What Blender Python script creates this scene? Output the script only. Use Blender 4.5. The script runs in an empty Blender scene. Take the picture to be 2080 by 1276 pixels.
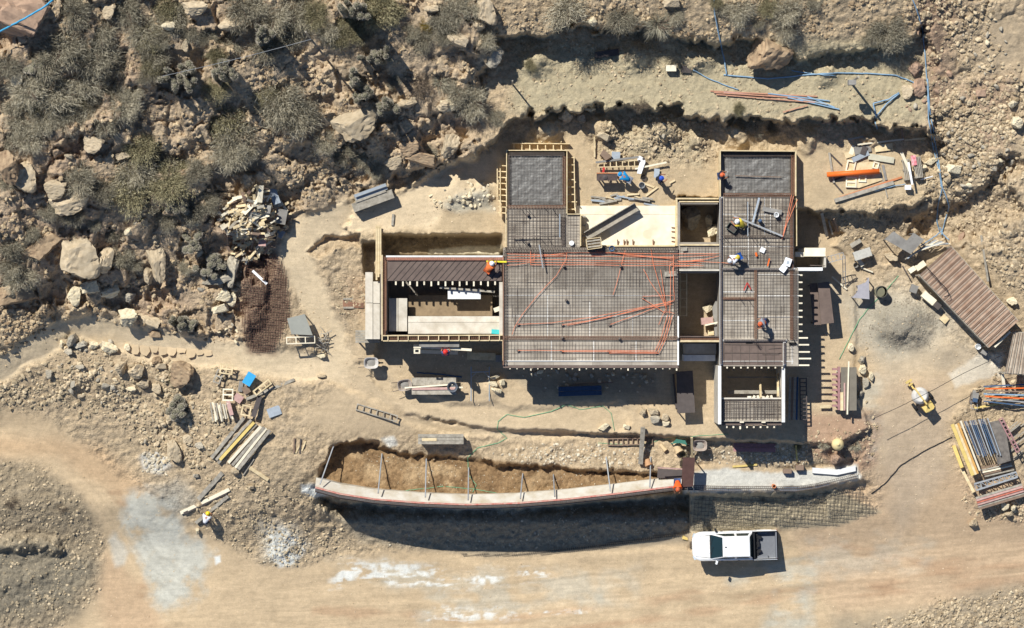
import bpy, math, random
import numpy as np
from mathutils import Vector, Matrix
R = math.radians
SC = bpy.context.scene
COL = SC.collection
rnd = random.Random(7)

# ------------------------------------------------------------------ camera, sky, sun, exposure
CAM_H, PPM = 160.0, 32.5           # camera height (m) and photo pixels per metre at z = 0
cam_d = bpy.data.cameras.new('camera'); cam = bpy.data.objects.new('camera', cam_d); COL.objects.link(cam)
cam.location = (0, 0, CAM_H); cam.rotation_euler = (0, 0, 0)
cam_d.sensor_width = 36; cam_d.lens = 36 * CAM_H * PPM / 2080; cam_d.clip_start = 1; cam_d.clip_end = 3000
SC.camera = cam
SUN_EL = R(51); SUN_DIR = Vector((0.62, -0.785, 0)).normalized()      # where the light travels, seen from above
w = bpy.data.worlds.new('World'); SC.world = w; w.use_nodes = True
nt = w.node_tree; bg = nt.nodes['Background']
sky = nt.nodes.new('ShaderNodeTexSky'); sky.sky_type = 'NISHITA'; sky.sun_disc = False
sky.air_density = .7; sky.dust_density = .1; sky.ozone_density = 4; sky.altitude = 900; sky.sun_elevation = SUN_EL; sky.sun_rotation = math.atan2(-SUN_DIR.x, -SUN_DIR.y)
nt.links.new(sky.outputs[0], bg.inputs[0]); bg.inputs[1].default_value = 0.10
sun_d = bpy.data.lights.new('sun', 'SUN'); sun_d.energy = 5.0; sun_d.angle = R(0.5); sun_d.color = (1, .985, .945)
sun = bpy.data.objects.new('sun', sun_d); COL.objects.link(sun)
dv = Vector((SUN_DIR.x * math.cos(SUN_EL), SUN_DIR.y * math.cos(SUN_EL), -math.sin(SUN_EL)))
sun.rotation_euler = dv.to_track_quat('-Z', 'Y').to_euler(); sun.location = (-40, 50, 80)
SC.view_settings.view_transform = 'Standard'; SC.view_settings.look = 'None'
SC.view_settings.exposure = .15; SC.view_settings.gamma = 1; SC.view_settings.use_curve_mapping = False

# ------------------------------------------------------------------ helpers
def W(px, py, z=0.0):
    "photo pixel + height -> world point"
    k = (CAM_H - z) / CAM_H / PPM
    return Vector(((px - 1040) * k, (638 - py) * k, z))
def M(n, z=-2.0): return n * (CAM_H - z) / CAM_H / PPM        # pixels -> metres
def lin(c):
    return tuple(((v / 255) / 12.92 if v / 255 < .04045 else ((v / 255 + .055) / 1.055) ** 2.4) for v in c)

MATS = {}
def mat(name, rgb, rough=.85, var=.25, scale=6., stretch=(1, 1, 1), spec=.25, metal=0., bump=.0, second=None, objvar=.12, detail=6, coords='Object'):
    "procedural surface: base colour broken up by two noises, with a small per-object change of value"
    if name in MATS: return MATS[name]
    m = bpy.data.materials.new(name); m.use_nodes = True; n = m.node_tree.nodes; L = m.node_tree.links
    b = n['Principled BSDF']; b.inputs['Roughness'].default_value = rough; b.inputs['Metallic'].default_value = metal
    b.inputs['Specular IOR Level'].default_value = spec
    base = lin(rgb); sec = lin(second) if second else tuple(v * (1 - var) for v in base)
    tc = n.new('ShaderNodeTexCoord'); mp = n.new('ShaderNodeMapping'); mp.inputs['Scale'].default_value = stretch
    L.new(tc.outputs[coords], mp.inputs[0])
    nz = n.new('ShaderNodeTexNoise'); nz.inputs['Scale'].default_value = scale; nz.inputs['Detail'].default_value = detail
    nz.inputs['Roughness'].default_value = .65; L.new(mp.outputs[0], nz.inputs[0])
    cr = n.new('ShaderNodeMapRange'); cr.inputs[1].default_value = .35; cr.inputs[2].default_value = .68; L.new(nz.outputs[0], cr.inputs[0])
    mx = n.new('ShaderNodeMix'); mx.data_type = 'RGBA'; mx.inputs[6].default_value = (*base, 1); mx.inputs[7].default_value = (*sec, 1)
    L.new(cr.outputs[0], mx.inputs[0])
    oi = n.new('ShaderNodeObjectInfo'); mr = n.new('ShaderNodeMapRange'); mr.inputs[3].default_value = 1 - objvar; mr.inputs[4].default_value = 1 + objvar
    L.new(oi.outputs['Random'], mr.inputs[0])
    hs = n.new('ShaderNodeHueSaturation'); L.new(mx.outputs[2], hs.inputs['Color']); L.new(mr.outputs[0], hs.inputs['Value'])
    L.new(hs.outputs[0], b.inputs['Base Color'])
    if bump:
        bp = n.new('ShaderNodeBump'); bp.inputs['Strength'].default_value = bump; bp.inputs['Distance'].default_value = .03
        L.new(nz.outputs[0], bp.inputs['Height']); L.new(bp.outputs[0], b.inputs['Normal'])
    MATS[name] = m; return m

def tag(o, label=None, cat=None, group=None, kind=None):
    if label: o['label'] = label
    if cat: o['category'] = cat
    if group: o['group'] = group
    if kind: o['kind'] = kind
    return o
def T(name, label, cat, loc, rz=0., group=None):
    o = bpy.data.objects.new(name, None); COL.objects.link(o); o.empty_display_size = .2
    o.location = loc; o.rotation_euler = (0, 0, rz)
    return tag(o, label, cat, group)
def dup(root, loc, rz=None, label=None, group=None, scale=None):
    r = root.copy(); COL.objects.link(r); r.location = loc
    if rz is not None: r.rotation_euler = (0, 0, rz)
    if label: r['label'] = label
    if group: r['group'] = group
    if scale: r.scale = scale
    for ch in list(root.children):
        c = ch.copy(); COL.objects.link(c); c.parent = r
        for g in list(ch.children):
            d = g.copy(); COL.objects.link(d); d.parent = c
    return r
def np_mesh(name, V, F, smooth=False):
    "mesh from a vertex array and a (n,3)/(n,4) face array"
    me = bpy.data.meshes.new(name); V = np.asarray(V, 'f4'); F = np.asarray(F, 'i4'); k = F.shape[1]
    me.vertices.add(len(V)); me.vertices.foreach_set('co', V.ravel())
    me.loops.add(F.size); me.loops.foreach_set('vertex_index', F.ravel())
    me.polygons.add(len(F)); me.polygons.foreach_set('loop_start', np.arange(0, F.size, k, dtype='i4'))
    me.polygons.foreach_set('loop_total', np.full(len(F), k, 'i4'))
    me.polygons.foreach_set('use_smooth', np.full(len(F), smooth)); me.update(calc_edges=True); me.validate()
    return me
def link(name, me, m, parent=None):
    o = bpy.data.objects.new(name, me); COL.objects.link(o)
    if m and not me.materials: me.materials.append(m)
    if parent: o.parent = parent
    return o

class MB:
    "collects shapes; build() links them as one mesh object.  off: subtracted from every point"
    def __init__(s, off=None): s.v = []; s.f = []; s.off = Vector(off) if off is not None else Vector((0, 0, 0))
    def add(s, vs, fs):
        n = len(s.v); s.v += [tuple(Vector(p) - s.off) for p in vs]; s.f += [tuple(i + n for i in f) for f in fs]; return s
    def box(s, c, size, rz=0., rx=0., ry=0.):
        m = Matrix.Rotation(rz, 3, 'Z') @ Matrix.Rotation(ry, 3, 'Y') @ Matrix.Rotation(rx, 3, 'X'); c = Vector(c)
        p = [c + m @ Vector((sx * size[0] / 2, sy * size[1] / 2, sz * size[2] / 2)) for sx in (-1, 1) for sy in (-1, 1) for sz in (-1, 1)]
        return s.add(p, [(0, 1, 3, 2), (4, 6, 7, 5), (0, 4, 5, 1), (2, 3, 7, 6), (0, 2, 6, 4), (1, 5, 7, 3)])
    def bar(s, p, q, wd, ht=None, up=(0, 0, 1)):
        p, q = Vector(p), Vector(q); d = q - p
        if d.length < 1e-6: return s
        d.normalize(); u = Vector(up); sd = d.cross(u)
        if sd.length < 1e-4: sd = d.cross(Vector((0, 1, 0)))
        sd.normalize(); u = sd.cross(d); ht = ht or wd; a = sd * wd / 2; b = u * ht / 2
        P = [p - a - b, p + a - b, p + a + b, p - a + b, q - a - b, q + a - b, q + a + b, q - a + b]
        return s.add(P, [(3, 2, 1, 0), (4, 5, 6, 7), (0, 1, 5, 4), (1, 2, 6, 5), (2, 3, 7, 6), (3, 0, 4, 7)])
    def tube(s, pts, r, n=6, cap=True, radii=None):
        pts = [Vector(p) for p in pts]; rings = []; vs = []
        for i, p in enumerate(pts):
            d = (pts[min(i + 1, len(pts) - 1)] - pts[max(i - 1, 0)])
            d = d.normalized() if d.length > 1e-9 else Vector((0, 0, 1))
            a = d.cross(Vector((0, 0, 1)));
            if a.length < 1e-3: a = Vector((1, 0, 0))
            a.normalize(); b = a.cross(d); rr = radii[i] if radii else r
            vs += [p + (a * math.cos(t) + b * math.sin(t)) * rr for t in [2 * math.pi * j / n for j in range(n)]]
        fs = [(i * n + j, i * n + (j + 1) % n, (i + 1) * n + (j + 1) % n, (i + 1) * n + j) for i in range(len(pts) - 1) for j in range(n)]
        if cap: fs += [tuple(range(n))[::-1], tuple(range((len(pts) - 1) * n, len(pts) * n))]
        return s.add(vs, fs)
    def prism(s, poly, z0, z1):
        n = len(poly); g = lambda z, i: z[i] if isinstance(z, (list, tuple)) else z
        vs = [(poly[i][0], poly[i][1], g(z0, i)) for i in range(n)] + [(poly[i][0], poly[i][1], g(z1, i)) for i in range(n)]
        ar = sum(poly[i][0] * poly[(i + 1) % n][1] - poly[(i + 1) % n][0] * poly[i][1] for i in range(n))
        fs = [tuple(range(n))[::-1], tuple(range(n, 2 * n))] + [(i, (i + 1) % n, n + (i + 1) % n, n + i) for i in range(n)]
        if ar < 0: fs = [f[::-1] for f in fs]
        return s.add(vs, fs)
    def lathe(s, prof, c, n=16, axis=(0, 0, 1), closed=False):
        "prof: (radius, height) pairs"
        ax = Vector(axis).normalized(); a = ax.orthogonal().normalized(); b = ax.cross(a); c = Vector(c); vs = []
        for r, h in prof: vs += [c + ax * h + (a * math.cos(2 * math.pi * j / n) + b * math.sin(2 * math.pi * j / n)) * r for j in range(n)]
        fs = [(i * n + j, i * n + (j + 1) % n, (i + 1) * n + (j + 1) % n, (i + 1) * n + j) for i in range(len(prof) - 1) for j in range(n)]
        if prof[0][0] > 1e-5: fs.append(tuple(range(n))[::-1])
        if prof[-1][0] > 1e-5 and not closed: fs.append(tuple(range((len(prof) - 1) * n, len(prof) * n)))
        return s.add(vs, fs)
    def build(s, name, m, parent=None, smooth=False):
        me = bpy.data.meshes.new(name); me.from_pydata(s.v, [], s.f); me.materials.append(m)
        if smooth: me.polygons.foreach_set('use_smooth', [True] * len(me.polygons))
        me.update(); o = bpy.data.objects.new(name, me); COL.objects.link(o)
        if parent: o.parent = parent
        else: o.location = s.off
        return o

# ------------------------------------------------------------------ noise on arrays
def _h(ix, iy, seed):
    x = (ix.astype(np.int64) * 374761393 + iy.astype(np.int64) * 668265263 + seed * 974711) & 0xFFFFFFFF
    x = ((x ^ (x >> 13)) * 1274126177) & 0xFFFFFFFF
    return ((x ^ (x >> 16)) & 0xFFFFFF) / float(0x1000000)
def vnoise(x, y, seed=0):
    ix, iy = np.floor(x), np.floor(y); fx, fy = x - ix, y - iy; ix = ix.astype(int); iy = iy.astype(int)
    fx = fx * fx * (3 - 2 * fx); fy = fy * fy * (3 - 2 * fy)
    a = _h(ix, iy, seed) * (1 - fx) + _h(ix + 1, iy, seed) * fx; b = _h(ix, iy + 1, seed) * (1 - fx) + _h(ix + 1, iy + 1, seed) * fx
    return (a * (1 - fy) + b * fy) * 2 - 1
def fbm(x, y, o=4, seed=0, g=.5):
    t = 0; a = 1; n = 0
    for i in range(o): t = t + a * vnoise(x * 2 ** i + i * 17.3, y * 2 ** i - i * 9.1, seed + i); n += a; a *= g
    return t / n
def worley(x, y, seed=0):
    ix, iy = np.floor(x).astype(int), np.floor(y).astype(int); best = np.full(x.shape, 9.); sec = np.full(x.shape, 9.); cid = np.zeros(x.shape)
    for dx in (-1, 0, 1):
        for dy in (-1, 0, 1):
            cx, cy = ix + dx, iy + dy
            d = np.hypot(cx + .15 + .7 * _h(cx, cy, seed) - x, cy + .15 + .7 * _h(cx, cy, seed + 5) - y); k = _h(cx, cy, seed + 9)
            nb = d < best; sec = np.where(nb, best, np.minimum(sec, d)); cid = np.where(nb, k, cid); best = np.where(nb, d, best)
    return best, sec, cid
def sstep(a, b, x):
    t = np.clip((x - a) / (b - a), 0, 1); return t * t * (3 - 2 * t)
def sdist(poly, X, Y):
    "signed distance in pixels, positive inside"
    P = np.array(poly, float); d = np.full(X.shape, 1e9); ins = np.zeros(X.shape, bool)
    for (x0, y0), (x1, y1) in zip(P, np.roll(P, -1, 0)):
        ex, ey = x1 - x0, y1 - y0; t = np.clip(((X - x0) * ex + (Y - y0) * ey) / (ex * ex + ey * ey + 1e-9), 0, 1)
        d = np.minimum(d, np.hypot(X - x0 - t * ex, Y - y0 - t * ey))
        if y0 != y1: ins ^= ((y0 > Y) != (y1 > Y)) & (X < ex * (Y - y0) / (y1 - y0) + x0)
    return np.where(ins, d, -d)
def ldist(line, X, Y):
    d = np.full(X.shape, 1e9)
    for (x0, y0), (x1, y1) in zip(line[:-1], line[1:]):
        ex, ey = x1 - x0, y1 - y0; t = np.clip(((X - x0) * ex + (Y - y0) * ey) / (ex * ex + ey * ey + 1e-9), 0, 1)
        d = np.minimum(d, np.hypot(X - x0 - t * ex, Y - y0 - t * ey))
    return d

# ------------------------------------------------------------------ the ground: one sheet, heights and soil colours by zone
GX0, GY0, GS, GNX, GNY = -180, -180, 2.25, 1084, 727
gx = GX0 + GS * np.arange(GNX); gy = GY0 + GS * np.arange(GNY)
out = np.cumsum(6 * 1.32 ** np.arange(26))
ax_ = np.concatenate([gx[0] - out[::-1], gx, gx[-1] + out]); ay_ = np.concatenate([gy[0] - out[::-1], gy, gy[-1] + out])
X, Y = np.meshgrid(ax_, ay_)
ctrl = np.array([(0,0,9),(300,0,8.3),(600,0,7.3),(900,0,6.3),(1200,10,6.4),(1500,10,6.2),(1800,20,5.3),(2080,0,4.6),(-300,-100,10),(1000,-300,9),(2300,-200,5.5),(-300,400,4),
 (0,300,5.4),(300,300,4.2),(500,250,4.0),(700,250,3.6),(850,250,2.9),(940,200,3.6),(0,480,2.6),(200,450,2.2),(400,450,1.2),(480,430,.7),(560,430,-.2),(600,540,-.9),(640,610,-1.5),(690,700,-2.4),
 (0,620,-.8),(150,600,-1),(300,600,-1.4),(420,620,-1.5),(60,740,-3.6),(150,690,-2.9),(300,705,-2.8),(450,720,-2.7),(600,740,-2.7),(1000,850,-2.9),(1300,850,-2.9),(1600,880,-3.1),(800,830,-2.9),
 (250,800,-4.2),(350,880,-4.8),(450,850,-3.3),(560,930,-3.5),(450,1030,-5.5),(560,1050,-5.9),(620,960,-3.6),(680,1080,-6.8),(0,870,-5.6),(150,950,-6.2),(250,1050,-6.9),(350,1150,-7.2),(720,1110,-6.8),(900,1122,-7.1),(1150,1118,-7.1),(1350,1095,-6.9),(700,1180,-7.3),(1100,1180,-7.2),(1500,1140,-6.9),
 (1800,1130,-6.2),(2080,1110,-5.7),(1810,950,-4.3),(1800,800,-3.05),(1785,870,-3.4),(1850,700,-3.1),(1750,700,-2.9),(1700,560,-2.8),(-100,1000,-5.6),(60,1010,-5.9),(50,1200,-6.9),(-100,1276,-6.6),(150,1150,-7),(400,1300,-7.4),(1000,1400,-7.6),(1900,1400,-6.8),(2300,1100,-5.2),
 (1925,60,4.0),(1925,150,2.75),(1930,235,2.1),(1925,330,.5),(2000,200,2.9),(2080,400,1.6),(1950,350,.9),(1950,480,-.9),(2050,550,-.2),(1850,470,-2.2),(2150,700,-1.4),(2000,780,-3),(2000,950,-4.2),(2300,500,1),(1250,350,.05),(1400,320,.2),(1700,350,0),(1850,350,.1),(1080,285,.1),(900,400,0),(950,450,-.1),(750,420,0),(800,465,-.2),
 (1100,180,2.6),(1300,180,2.6),(1600,200,2.5),(1800,210,2.4)], float)
def rbf_fit(c):
    n = len(c); D = np.hypot(c[:, None, 0] - c[None, :, 0], c[:, None, 1] - c[None, :, 1]) / 500.
    K = np.zeros((n + 3, n + 3)); K[:n, :n] = D + np.eye(n) * -.02
    P = np.c_[np.ones(n), c[:, 0] / 500, c[:, 1] / 500]; K[:n, n:] = P; K[n:, :n] = P.T
    return np.linalg.solve(K, np.r_[c[:, 2], 0, 0, 0])
rb = rbf_fit(ctrl)
def base_h(x, y):
    x = np.clip(x, -420, 2500); y = np.clip(y, -420, 1600); t = rb[-3] + rb[-2] * x / 500 + rb[-1] * y / 500
    for (cx, cy, _), k in zip(ctrl, rb): t = t + k * np.hypot(x - cx, y - cy) / 500
    return t
Z = base_h(X, Y)
Z = Z - .85 * sstep(1015, 1115, Y) * (1 - .6 * sstep(1500, 1900, X))
wob = fbm(X / 55, Y / 55, 4, 3); wob2 = fbm(X / 14, Y / 14, 3, 8)
MASK = {}
def zone(poly, soft=20, amp=0., fine=0.):
    p = np.array(poly); x0, y0 = p.min(0) - soft * 2 - amp - fine; x1, y1 = p.max(0) + soft * 2 + amp + fine
    out_ = np.zeros(X.shape); s = (X > x0) & (X < x1) & (Y > y0) & (Y < y1)
    if s.any(): out_[s] = sstep(-soft / 2, soft / 2, sdist(poly, X[s], Y[s]) + amp * wob[s] + fine * wob2[s])
    return out_
def flat(poly, z, soft=10, amp=0., fine=0.):
    global Z
    t = zone(poly, soft, amp, fine); Z = Z * (1 - t) + (z(X, Y) if callable(z) else z) * t; return t
# rough masks
PATHS = [([(-80,790),(0,745),(60,715),(120,672),(170,662),(240,680),(300,700),(400,712),(500,728),(600,742),(680,752),(740,775),(800,810),(900,850),(1100,860),(1250,850)], 38),
         ([(690,745),(672,690),(640,620),(612,560),(595,510),(620,470),(700,440),(800,430),(860,428)], 42), ([(760,440),(840,410),(930,360),(1000,340)], 40)]
path = np.zeros(X.shape)
for ln, wd in PATHS: path = np.maximum(path, 1 - sstep(wd * .55, wd * 1.0, ldist(ln, X, Y) + 10 * wob + 4 * wob2))
ROAD = [(-700,845),(-200,838),(0,828),(75,842),(170,905),(230,960),(300,1010),(370,1050),(430,1085),(520,1140),(640,1140),(760,1125),(900,1118),(1130,1118),(1380,1085),(1620,1068),(1790,1035),(1775,880),(1760,760),(1745,690),(1755,560),(1830,600),(1930,700),(2020,750),(1970,800),(1920,880),(1950,970),(1975,1050),(2080,1060),(3000,1040),(3000,1150),(2080,1190),(1900,1225),(1750,1290),(1600,1400),(300,1400),(120,1290),(200,1200),(215,1120),(200,1060),(160,1000),(80,945),(0,930),(-700,930)]
road = zone(ROAD, 26, 14, 6)
# cut benches and pits, upper first
flat([(950,215),(985,135),(1015,75),(1100,60),(1200,55),(1290,58),(1380,70),(1470,84),(1530,82),(1580,104),(1640,112),(1750,104),(1830,84),(1880,52),(1905,130),(1890,300),(1000,330),(930,330)], lambda x, y: 2.6 - .0012 * (y - 180), 13, 22, 15)
yard = flat([(735,395),(770,385),(850,345),(900,330),(960,318),(1000,285),(1040,236),(1100,232),(1160,222),(1230,218),(1300,216),(1378,214),(1384,240),(1450,241),(1560,246),(1700,247),(1790,254),(1870,262),(1915,300),(1905,380),(1850,420),(1780,440),(1640,430),(1640,500),(1020,520),(770,520),(700,470)], lambda x, y: .15 - .0018 * (y - 330) - .0002 * (x - 1300), 11, 18, 15)
# building pit and the terrace south of it
flat([(766,516),(1020,510),(1380,505),(1380,402),(1462,402),(1462,430),(1640,425),(1690,455),(1715,475),(1690,500),(1720,520),(1735,560),(1740,700),(1735,800),(1768,870),(1700,905),(1600,900),(1200,880),(1000,872),(820,840),(755,770),(766,700)], lambda x, y: -2.75 - .0006 * (y - 700), 9, 3, 4)
flat([(776,478),(1018,478),(1018,520),(776,520)], -1.9, 10, 2, 3)
flat([(738,495),(772,492),(772,560),(742,556)], -2.2, 8, 3, 3)
flat([(625,512),(660,480),(730,478),(730,500),(680,505),(650,530)], -1.2, 9, 5, 4)
# ditch, bench and trench behind the retaining wall
flat([(955,893),(1060,888),(1180,884),(1330,887),(1400,905),(1380,960),(1000,960)], -3.7, 8, 4, 8)
flat([(668,918),(690,900),(730,893),(770,905),(815,918),(880,932),(950,930),(1010,948),(1100,944),(1180,955),(1260,958),(1330,968),(1395,972),(1392,1000),(1300,1010),(1150,1028),(950,1030),(780,1020),(660,1003),(640,985)], lambda x, y: -4.55 + .001 * (x - 1000), 8, 4, 9)
flat([(1392,950),(1480,940),(1560,952),(1650,944),(1742,934),(1752,975),(1700,1000),(1560,1012),(1392,1006)], -4.2, 9, 3, 4)
# road side of the wall
def lip(x, y):
    t = np.where(x < 1400, -7.6 - .003 * (y - 1020), -5.15 - .021 * np.clip(y - 1005, 0, 75)); k = sstep(1022, 1066, y + np.where(x > 1680, 25, 0)); return t * (1 - k) + np.maximum(t, Z - .08) * k
flat([(650,1012),(760,1026),(900,1034),(1050,1034),(1200,1020),(1400,1004),(1550,1006),(1700,992),(1760,978),(1800,1040),(1700,1075),(1400,1110),(1100,1140),(850,1135),(740,1100)],
     lip, 26, 4, 5)
flat([(1850,448),(1900,428),(1940,420),(1990,388),(2030,345),(2070,430),(2010,475),(1940,490),(1860,485)], lambda x, y: Z - 1.1, 24, 16, 12); flat([(2030,318),(2075,310),(2090,350),(2045,360)], lambda x, y: Z - .9, 22, 10, 8)
# west and south-west ridges
for ln, hh, wd in [([(-60,1112),(60,1104),(110,1110)], .75, 24), ([(-60,1190),(40,1185),(80,1170)], .3, 30)]:
    d = ldist(ln, X, Y + 9 * wob2); Z = Z + hh * (1 - sstep(0, wd, d)) * sstep(-1, 1, wob + .8)
for x, y, rr, hh in [(1832,660,80,.95),(925,388,70,.55),(1300,290,60,.4),(150,760,80,.45),(230,770,100,.5),(330,850,60,.3),(575,1100,60,.35),(980,395,30,.3),(1920,712,50,.22),(1330,845,45,.25),(1000,785,40,.3),(1760,830,40,.25),(650,690,28,.2),(1115,258,46,.9),(1225,262,50,.9),(1345,262,60,1.0),(1420,285,40,.7),(1500,275,44,.8),(1640,282,50,.7),(1770,285,36,.6),(1090,120,50,.7),(1290,112,56,.7),(1420,122,50,.7),(1680,150,44,.6)]:
    d = np.hypot(X - x, (Y - y) * 1.15) + 14 * wob + 5 * wob2; Z = Z + hh * (1 - sstep(0, rr, d)) ** 1.3
Z -= .22 * path * (1 - .5 * yard)
smoothz = np.clip(np.maximum(np.maximum(road, path * .95), 0), 0, 1)
terr = zone([(766,520),(1640,430),(1770,560),(1770,880),(1600,900),(960,888),(700,885),(600,850),(700,770)], 50, 10)
yflat = zone([(1030,285),(1180,270),(1210,330),(1420,345),(1640,300),(1850,300),(1860,390),(1640,430),(1020,500),(780,470),(740,430),(850,410)], 30, 10)
smoothz = np.maximum(smoothz, np.maximum(terr * .9, yflat * .88))
smoothz = np.maximum(smoothz, zone([(1030,150),(1480,150),(1880,140),(1880,240),(1040,220)], 40, 14) * .55)
smoothz = np.maximum(smoothz, zone([(2000,40),(2200,40),(2200,140),(2010,150)], 40, 10) * .7)
rough = 1 - smoothz
gyz, gxz = np.gradient(Z); bank = sstep(.03, .10, np.hypot(gxz, gyz)) * (1 - zone([(735,505),(1030,470),(1370,395),(1640,415),(1740,520),(1760,890),(1650,905),(960,875),(735,700)], 20)); s_in = np.zeros(Z.shape); no_ = len(out); s_in[no_:-no_, no_:-no_] = 1; bank *= s_in
for _ in range(3): bank[1:-1, 1:-1] = (bank[1:-1, 1:-1] * 2 + bank[:-2, 1:-1] + bank[2:, 1:-1] + bank[1:-1, :-2] + bank[1:-1, 2:]) / 6
rough = np.clip(np.maximum(rough, bank * .9), 0, 1); Z += bank * (.34 * fbm(X / 22, Y / 22, 4, 301) + .22 * fbm(X / 9, Y / 9, 2, 305))
white_bed = zone([(1392,950),(1480,940),(1560,952),(1650,944),(1742,934),(1752,985),(1560,1006),(1392,1004)], 14); rough = rough * (1 - .8 * white_bed)
hill = zone([(-900,-900),(980,-900),(980,330),(740,390),(640,430),(590,500),(500,700),(0,640),(-900,640)], 50, 20)
f1, f2, cid = worley(X / 34 + .3 * wob, Y / 34 + .3 * wob2, 21)
rocky = (cid - .4) * sstep(0.02, .25, f2 - f1)
g1, g2, gid = worley(X / 11 + .25 * wob2, Y / 11 - .2 * wob2, 33)
peb = (gid - .35) * sstep(.03, .3, g2 - g1)
east = zone([(1840,-60),(2300,-60),(2300,640),(2060,620),(1930,470),(1890,300)], 60, 20); amp_hill = .25 + .75 * np.maximum(hill, .6 * east)
h1, h2, hid = worley(X / 62 + .5 * wob, Y / 48 + .5 * wob2 + .3 * wob, 43); ledge = (hid - .5) * sstep(.0, .22, h2 - h1) * 1.6
Z += rough * (.30 * amp_hill * fbm(X / 70, Y / 70, 4, 51) + .55 * amp_hill * rocky * sstep(-.2, .3, fbm(X / 120, Y / 120, 2, 77)) + .72 * hill * ledge + .10 * peb + .06 * fbm(X / 9, Y / 9, 2, 91))
Z += (1 - rough) * (.022 * fbm(X / 40, Y / 40, 3, 52) + .012 * fbm(X / 8, Y / 8, 2, 57))
# wheel ruts along the road
rut = np.sin((Y + .0 * X + 14 * fbm(X / 300, Y / 120, 2, 61)) / 11.) * zone([(500,1130),(2300,1090),(2300,1190),(1500,1290),(500,1290)], 60)
Z += .012 * rut * fbm(X / 200, Y / 60, 2, 63)

def G(px, py):
    fx = min(max((px - GX0) / GS, 0), GNX - 1.001); fy = min(max((py - GY0) / GS, 0), GNY - 1.001); i, j = int(fx), int(fy); a, b = fx - i, fy - j
    z = ZF; return float((z[j, i] * (1 - a) + z[j, i + 1] * a) * (1 - b) + (z[j + 1, i] * (1 - a) + z[j + 1, i + 1] * a) * b)
no = len(out); ZF = Z[no:no + GNY, no:no + GNX]
def P(px, py, dz=0.): return W(px, py, G(px, py) + dz)

# soil colours (albedo, with shade put in at the trench and the wall)
def c3(rgb): return np.array(lin(rgb)) / 1.18
C = np.zeros(X.shape + (3,)); C[:] = c3((196, 168, 131))
def paint(m, rgb, k=1.):
    global C
    m = np.clip(m * k, 0, 1)[..., None]; C = C * (1 - m) + c3(rgb) * m
big = fbm(X / 160, Y / 160, 3, 101); med = fbm(X / 40, Y / 40, 4, 103); fin = fbm(X / 10, Y / 10, 3, 107)
paint(hill, (196, 168, 134)); paint(hill * sstep(-.1, .5, big), (184, 152, 122), .6)
paint(sstep(.0, .5, med), (168, 146, 118), .45)
paint(zone([(1850,-50),(1990,-50),(1960,120),(1930,240),(1880,260),(1850,130)], 60, 30), (160, 128, 104), .8)
paint(zone([(1940,-50),(2300,-50),(2300,620),(2050,560),(1950,460),(1930,240)], 60, 30), (190, 164, 130), .8)
paint(zone([(1950,180),(2050,160),(2060,300),(1960,320)], 50, 20), (178, 140, 114), .5)
paint(zone([(1050,80),(1880,80),(1880,250),(1030,230)], 40, 10), (186, 168, 132), .9)
paint(yard, (202, 174, 134), .8)
paint(zone([(1230,230),(1420,250),(1420,330),(1230,320)], 40, 20), (184, 166, 132), .6)
paint(zone([(850,380),(930,345),(1000,350),(1005,430),(870,425)], 20, 12), (196, 186, 164), .75)
paint(path, (222, 194, 154), 1.); paint(terr, (206, 177, 138), .85); paint(road, (214, 182, 140), .95)
paint(zone([(1590,1040),(1800,930),(2300,1000),(2300,1200),(1700,1250)], 60, 25), (206, 168, 130), .55)
paint(zone([(1790,760),(1930,760),(1930,960),(1830,1080),(1780,940)], 50, 20), (202, 174, 142), .8)
paint(zone([(1640,560),(1900,560),(2000,740),(1800,780)], 50, 20), (200, 178, 148), .7)
paint(zone([(1630,840),(1790,840),(1780,940),(1740,960),(1640,930)], 24, 12), (176, 136, 108), .75)
paint(zone([(-50,880),(200,900),(330,1010),(240,1010),(120,930),(-50,920)], 40, 14), (210, 168, 122), .6)
paint(zone([(215,1120),(290,1180),(330,1276),(220,1300),(190,1200)], 40, 14), (204, 164, 124), .6)
for ln in ([(640,1240),(1000,1262),(1400,1210),(1800,1190),(2200,1120)], [(1100,1290),(1600,1215),(2200,1170)], [(1650,1100),(1900,1150),(2200,1090)], [(200,960),(280,1060),(290,1200)]):
    paint((1 - sstep(2, 16, ldist(ln, X, Y) + 10 * med)) * sstep(-.3, .3, fbm(X / 90, Y / 20, 2, 118)), (196, 152, 112), .55)
paint(zone([(-200,930),(70,945),(160,1010),(205,1090),(200,1210),(100,1300),(-200,1300)], 40, 20), (160, 140, 112), .9)
paint(zone([(-200,1100),(100,1095),(190,1150),(150,1230),(-200,1300)], 50, 20), (138, 126, 106), .8)
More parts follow.
